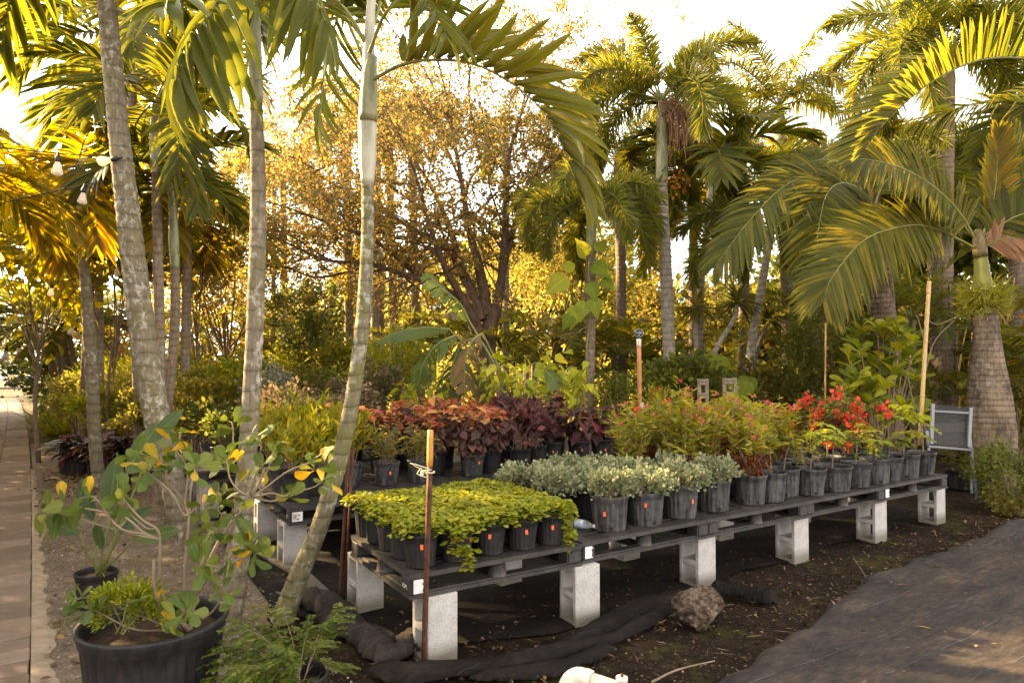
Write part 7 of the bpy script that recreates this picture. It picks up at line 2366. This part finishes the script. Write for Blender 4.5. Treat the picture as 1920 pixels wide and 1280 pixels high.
# PVC elbow and riser in the foreground
b = np.array(G(1100, 1300, 0))
t = thing('pvc_pipe', 'cream PVC pipe elbow with a capped stub in the bottom foreground', 'pipe', (b[0], b[1], 0))
def pv(x, y, d):
    return np.array(P(x, y, d)) - np.array([b[0], b[1], 0])
e0_ = pv(1062, 1330, 2.9)
add('riser', mk('riser', tube(resample([np.array([e0_[0], e0_[1], -.02]), e0_ + np.array([0, 0, .01])], 4), .031, 18), M['pvc']), t)
el = resample([e0_, pv(1064, 1285, 2.9), pv(1082, 1268, 2.9), pv(1105, 1273, 2.88)], 14)
add('elbow', mk('elbow', tube(el, .038, 20), M['pvc']), t)
add('collar', mk('collar', tube(resample([pv(1098, 1271, 2.88), pv(1108, 1275, 2.87)], 4), .041, 20), M['pvc']), t)
add('pipe', mk('pipe', tube(resample([pv(1104, 1273, 2.87), pv(1220, 1312, 2.8)], 6), .031, 18), M['pvc']), t)
e1_ = pv(1220, 1312, 2.8)
add('end_leg', mk('end_leg', tube(resample([e1_ + np.array([-.02, 0, .005]), e1_ + np.array([.03, 0, -.02]), np.array([e1_[0] + .045, e1_[1], e1_[2] - .08]), np.array([e1_[0] + .045, e1_[1], -.02])], 12), .036, 16), M['pvc']), t)
add('stub', mk('stub', tube(resample([pv(1166, 1300, 2.8), pv(1166, 1274, 2.8)], 4), .022, 14), M['pvc']), t)
add('stub_cap', mk('stub_cap', tube(resample([pv(1166, 1276, 2.8), pv(1166, 1268, 2.8)], 3), .024, 14), M['pvc']), t)
add('valve_pin', mk('valve_pin', tube(resample([pv(1166, 1269, 2.8), pv(1166, 1262, 2.8)], 3), .006, 6), M['rust']), t)

# string lights: catenary wires with sockets and bulbs
def lights(label, pts, n, big, group='string lights over the path'):
    w = resample(np.array(pts), 40)
    b = w[0].copy()
    t = thing('string_lights', label, 'string lights', b, 0, group)
    add('wire', mk('wire', tube(w, .006, 5, 0, False), M['wire'], off=b), t)
    for u in n:
        c = along(w, np.array([u]))[0][0] - b
        s_ = add('socket', SOCK, t, c - np.array([0, 0, .02]), (random.uniform(-.2, .2), random.uniform(-.25, .25), 0), big)
        add('bulb', BULB, s_, (0, 0, 0))
SOCK = mk('socket', lathe([(.012, -.055), (.019, -.05), (.019, -.01), (.01, .0), (.006, .03)], 12), M['cap_black'])
BULB = mk('bulb', lathe([(.0, -.150), (.026, -.148), (.036, -.138), (.038, -.128), (.018, -.06), (.015, -.05)], 16), M['bulb'])
lights('string of bulbs tied to the thick lichen palm, nearest the camera', [P(-60, 270, 6.0), P(72, 284, 6.2), P(150, 291, 6.4), P(243, 298, 6.45)], [.48], 1.25)
lights('string of bulbs hanging below the nearest one at the left edge', [P(-60, 395, 6.4), P(120, 355, 6.8), P(250, 330, 8.5)], [.62], 1.2)
lights('string of bulbs crossing behind the spotted trunk', [P(-40, 455, 8.5), P(22, 465, 8.6), P(150, 480, 9.5), P(285, 500, 11), P(330, 480, 12)], [.17, .83], 1.2)
lights('string of bulbs lower behind the spotted trunk', [P(-40, 520, 9.5), P(75, 530, 9.8), P(150, 520, 10), P(220, 492, 10.6)], [.42, .98], 1.2)
lights('far string of small bulbs over the bend of the path', [P(-30, 660, 15), P(40, 640, 16), P(110, 612, 17), P(182, 580, 12.6)], [.1, .2, .3, .4, .5, .6, .7, .8, .9, .98], 2.0)
lights('farthest string of small bulbs among the clump of palms', [P(20, 640, 19), P(70, 632, 19), P(130, 612, 18.5), P(160, 620, 18)], [.2, .3, .4, .5, .6, .7, .8, .9, .98], 2.2)
t = thing('loose_bulb', 'bulb lying against the thick lichen trunk where the wire is tied', 'light bulb', P(228, 297, 6.36))
s_ = add('socket', SOCK, t, (-.03, 0, 0), (0, R(80), 0), 1.25)
add('bulb', BULB, s_)

# white vehicle far off at the end of the path
b = np.array(P(8, 700, 42))
b[2] = 0
M['van_white'] = simple('white_paint', (.75, .75, .76), .35, var=.05)
M['van_glass'] = simple('dark_glass', (.03, .035, .04), .1, var=.1)
van = thing('parked_van', 'white vehicle parked far away where the path ends', 'van', b, .2)
add('body', bevelled('body', [box(-2.6, 1.6, -.95, .95, .45, 1.25), box(-2.3, 1.0, -.88, .88, 1.25, 1.95, top=.86)], M['van_white'], .08, 2, True), van)
for x in (-1.7, .9):
    for y in (-.9, .9):
        w_ = add('wheel', mk('wheel', tube([np.array([x, y - .1, .34]), np.array([x, y + .1, .34])], .34, 16), M['cap_black']), van)
for x0, x1 in ((-1.9, -.7), (-.5, .6)):
    add('window', mk('window', box(x0, x1, -.885, -.86, 1.32, 1.75), M['van_glass'], False), van)
# small wall behind the bed
b = np.array(P(230, 700, 24))
b[2] = 0
t = thing('low_building', 'low pale shed roof half hidden behind the clump of palms', 'shed', b)
add('wall', mk('wall', box(-2.2, 2.6, 0, 3, 0, 1.5), M['kerb'], False), t)
add('roof', mk('roof', box(-2.4, 2.8, -.2, 3.2, 1.5, 1.62), M['pvc'], False), t)

# ------------------------------------------------------------------ litter on the ground
def litter(name, label, n, efn, size, seed, mat='litter', T=TO):
    r = np.random.default_rng(seed)
    e, n_ = efn(r, n)
    p = en_arr(e, n_, r.uniform(.012, .03, n))
    d = np.column_stack([r.normal(0, 1, n), r.normal(0, 1, n), r.normal(0, .18, n)])
    up = nrm(np.column_stack([r.normal(0, .25, n), r.normal(0, .25, n), np.ones(n)]))
    o = add(name, mk(name, inst(T, p, bases(d, up), size * np.clip(r.lognormal(0, .35, n), .4, 2.2), 0), M[mat]))
    tag(o, label, 'leaf litter', kind='stuff')
litter('leaf_litter', 'brown leaf litter scattered over the dark soil before the tables', 2000, lambda r, n: (r.uniform(-.3, 9, n), r.normal(-.55, .5, n)), .017, 81)
litter('leaf_litter', 'small chips and dry leaves under the front table', 900, lambda r, n: (r.uniform(-.3, 6.3, n), r.uniform(-.2, 2.2, n)), .02, 82)
litter('leaf_litter', 'dry leaves scattered over the gravel beside the path', 900, lambda r, n: (r.uniform(-1.75, -.4, n), r.uniform(-1, 12, n)), .04, 83)
litter('leaf_litter', 'dry leaves banked round the purple plants', 700, lambda r, n: (r.normal(-1.4, .35, n), r.normal(8.2, 1.0, n)), .06, 84)
litter('twig_litter', 'thin twigs and chips on the soil in front of the tables', 500, lambda r, n: (r.uniform(-.3, 8, n), r.normal(-.5, .45, n)), .07, 85, 'litter', T_oval(.04, .01, .02))
def cloth_en(r, n):
    e = r.uniform(.6, 9, n)
    edge = np.interp(e, [.6, 1.35, 2.07, 3.11, 3.96, 5.96, 9], [-1.25, -1.07, -.95, -.66, -.50, -.40, -.35])
    return e, edge - .04 - r.exponential(.7, n)
litter('leaf_litter', 'few dry leaves and chips lying on the ground cloth at the right', 260, lambda r, n: cloth_en(r, n), .022, 86)
bpy.data.objects['leaf_litter.004'].location.z = .045
r_ = np.random.default_rng(91)
ico = np.array([(0, 0, 1), (.9, 0, .2), (.28, .85, .2), (-.72, .53, .2), (-.72, -.53, .2), (.28, -.85, .2), (0, 0, -.5)], float)
IF3 = np.array([(0, 1, 2), (0, 2, 3), (0, 3, 4), (0, 4, 5), (0, 5, 1), (6, 2, 1), (6, 3, 2), (6, 4, 3), (6, 5, 4), (6, 1, 5)])
n = 9000
nn = r_.uniform(-.9, 7, n) ** 1.0
ee = r_.uniform(0, 1, n) * 1.35 + path_edge(nn) + .08
M['pebble'] = leafmat('pebbles', [(0, (.12, .09, .06)), (.5, (.26, .21, .155)), (.85, (.4, .35, .28)), (1, (.55, .5, .43))], tfac=0.0, rough=.9, spec=.15)
o = add('pebbles', mk('pebbles', inst((ico, IF3, E4), en_arr(ee, nn, r_.uniform(.002, .010, n)), bases(rvec(n), np.array([0, 0, 1.0])), np.clip(r_.lognormal(-5.35, .45, n), .002, .016), 0), M['pebble'], False))
tag(o, 'loose pebbles strewn over the gravel strip beside the path', 'pebbles', kind='stuff')
n = 1300
o = add('soil_crumbs', mk('soil_crumbs', inst((ico, IF3, E4), en_arr(r_.uniform(-.2, 7, n), r_.normal(-.5, .35, n), r_.uniform(.0, .012, n)), bases(rvec(n), np.array([0, 0, 1.0])), np.clip(r_.lognormal(-5.0, .5, n), .002, .02), 0), M['soil'], False))
tag(o, 'crumbs of dark soil before the front table', 'soil', kind='stuff')
for k, (px, py, lab) in enumerate([(1420, 998 + 350 - 350 + 0, 'x')][:0]):
    pass
for (pxs, rad_, mat_, lab) in [([(1222, 1278), (1270, 1255), (1340, 1238)], .007, 'twig_pale', 'long pale curved stick lying on the soil before the ground cloth'), ([(1600, 1045), (1620, 1075), (1625, 1085)], .005, 'twig_pale', 'short pale stick at the edge of the ground cloth')]:
    pts = np.array([G(x, y, .03) for x, y in pxs])
    tag(add('stick', mk('stick', tube(resample(pts, 10), np.linspace(rad_, rad_ * .5, 10), 6), M[mat_], off=pts[0]), loc=pts[0]), lab, 'stick')
q = G(1746, 1185, .02)
tag(add('fallen_leaf', mk('fallen_leaf', geo(*T_leaf(LANCE, .2, .1, 0)), M['yellow_dead']), loc=(q[0], q[1], .045), rot=.7, scale=.09), 'single orange brown leaf lying on the ground cloth', 'leaf')
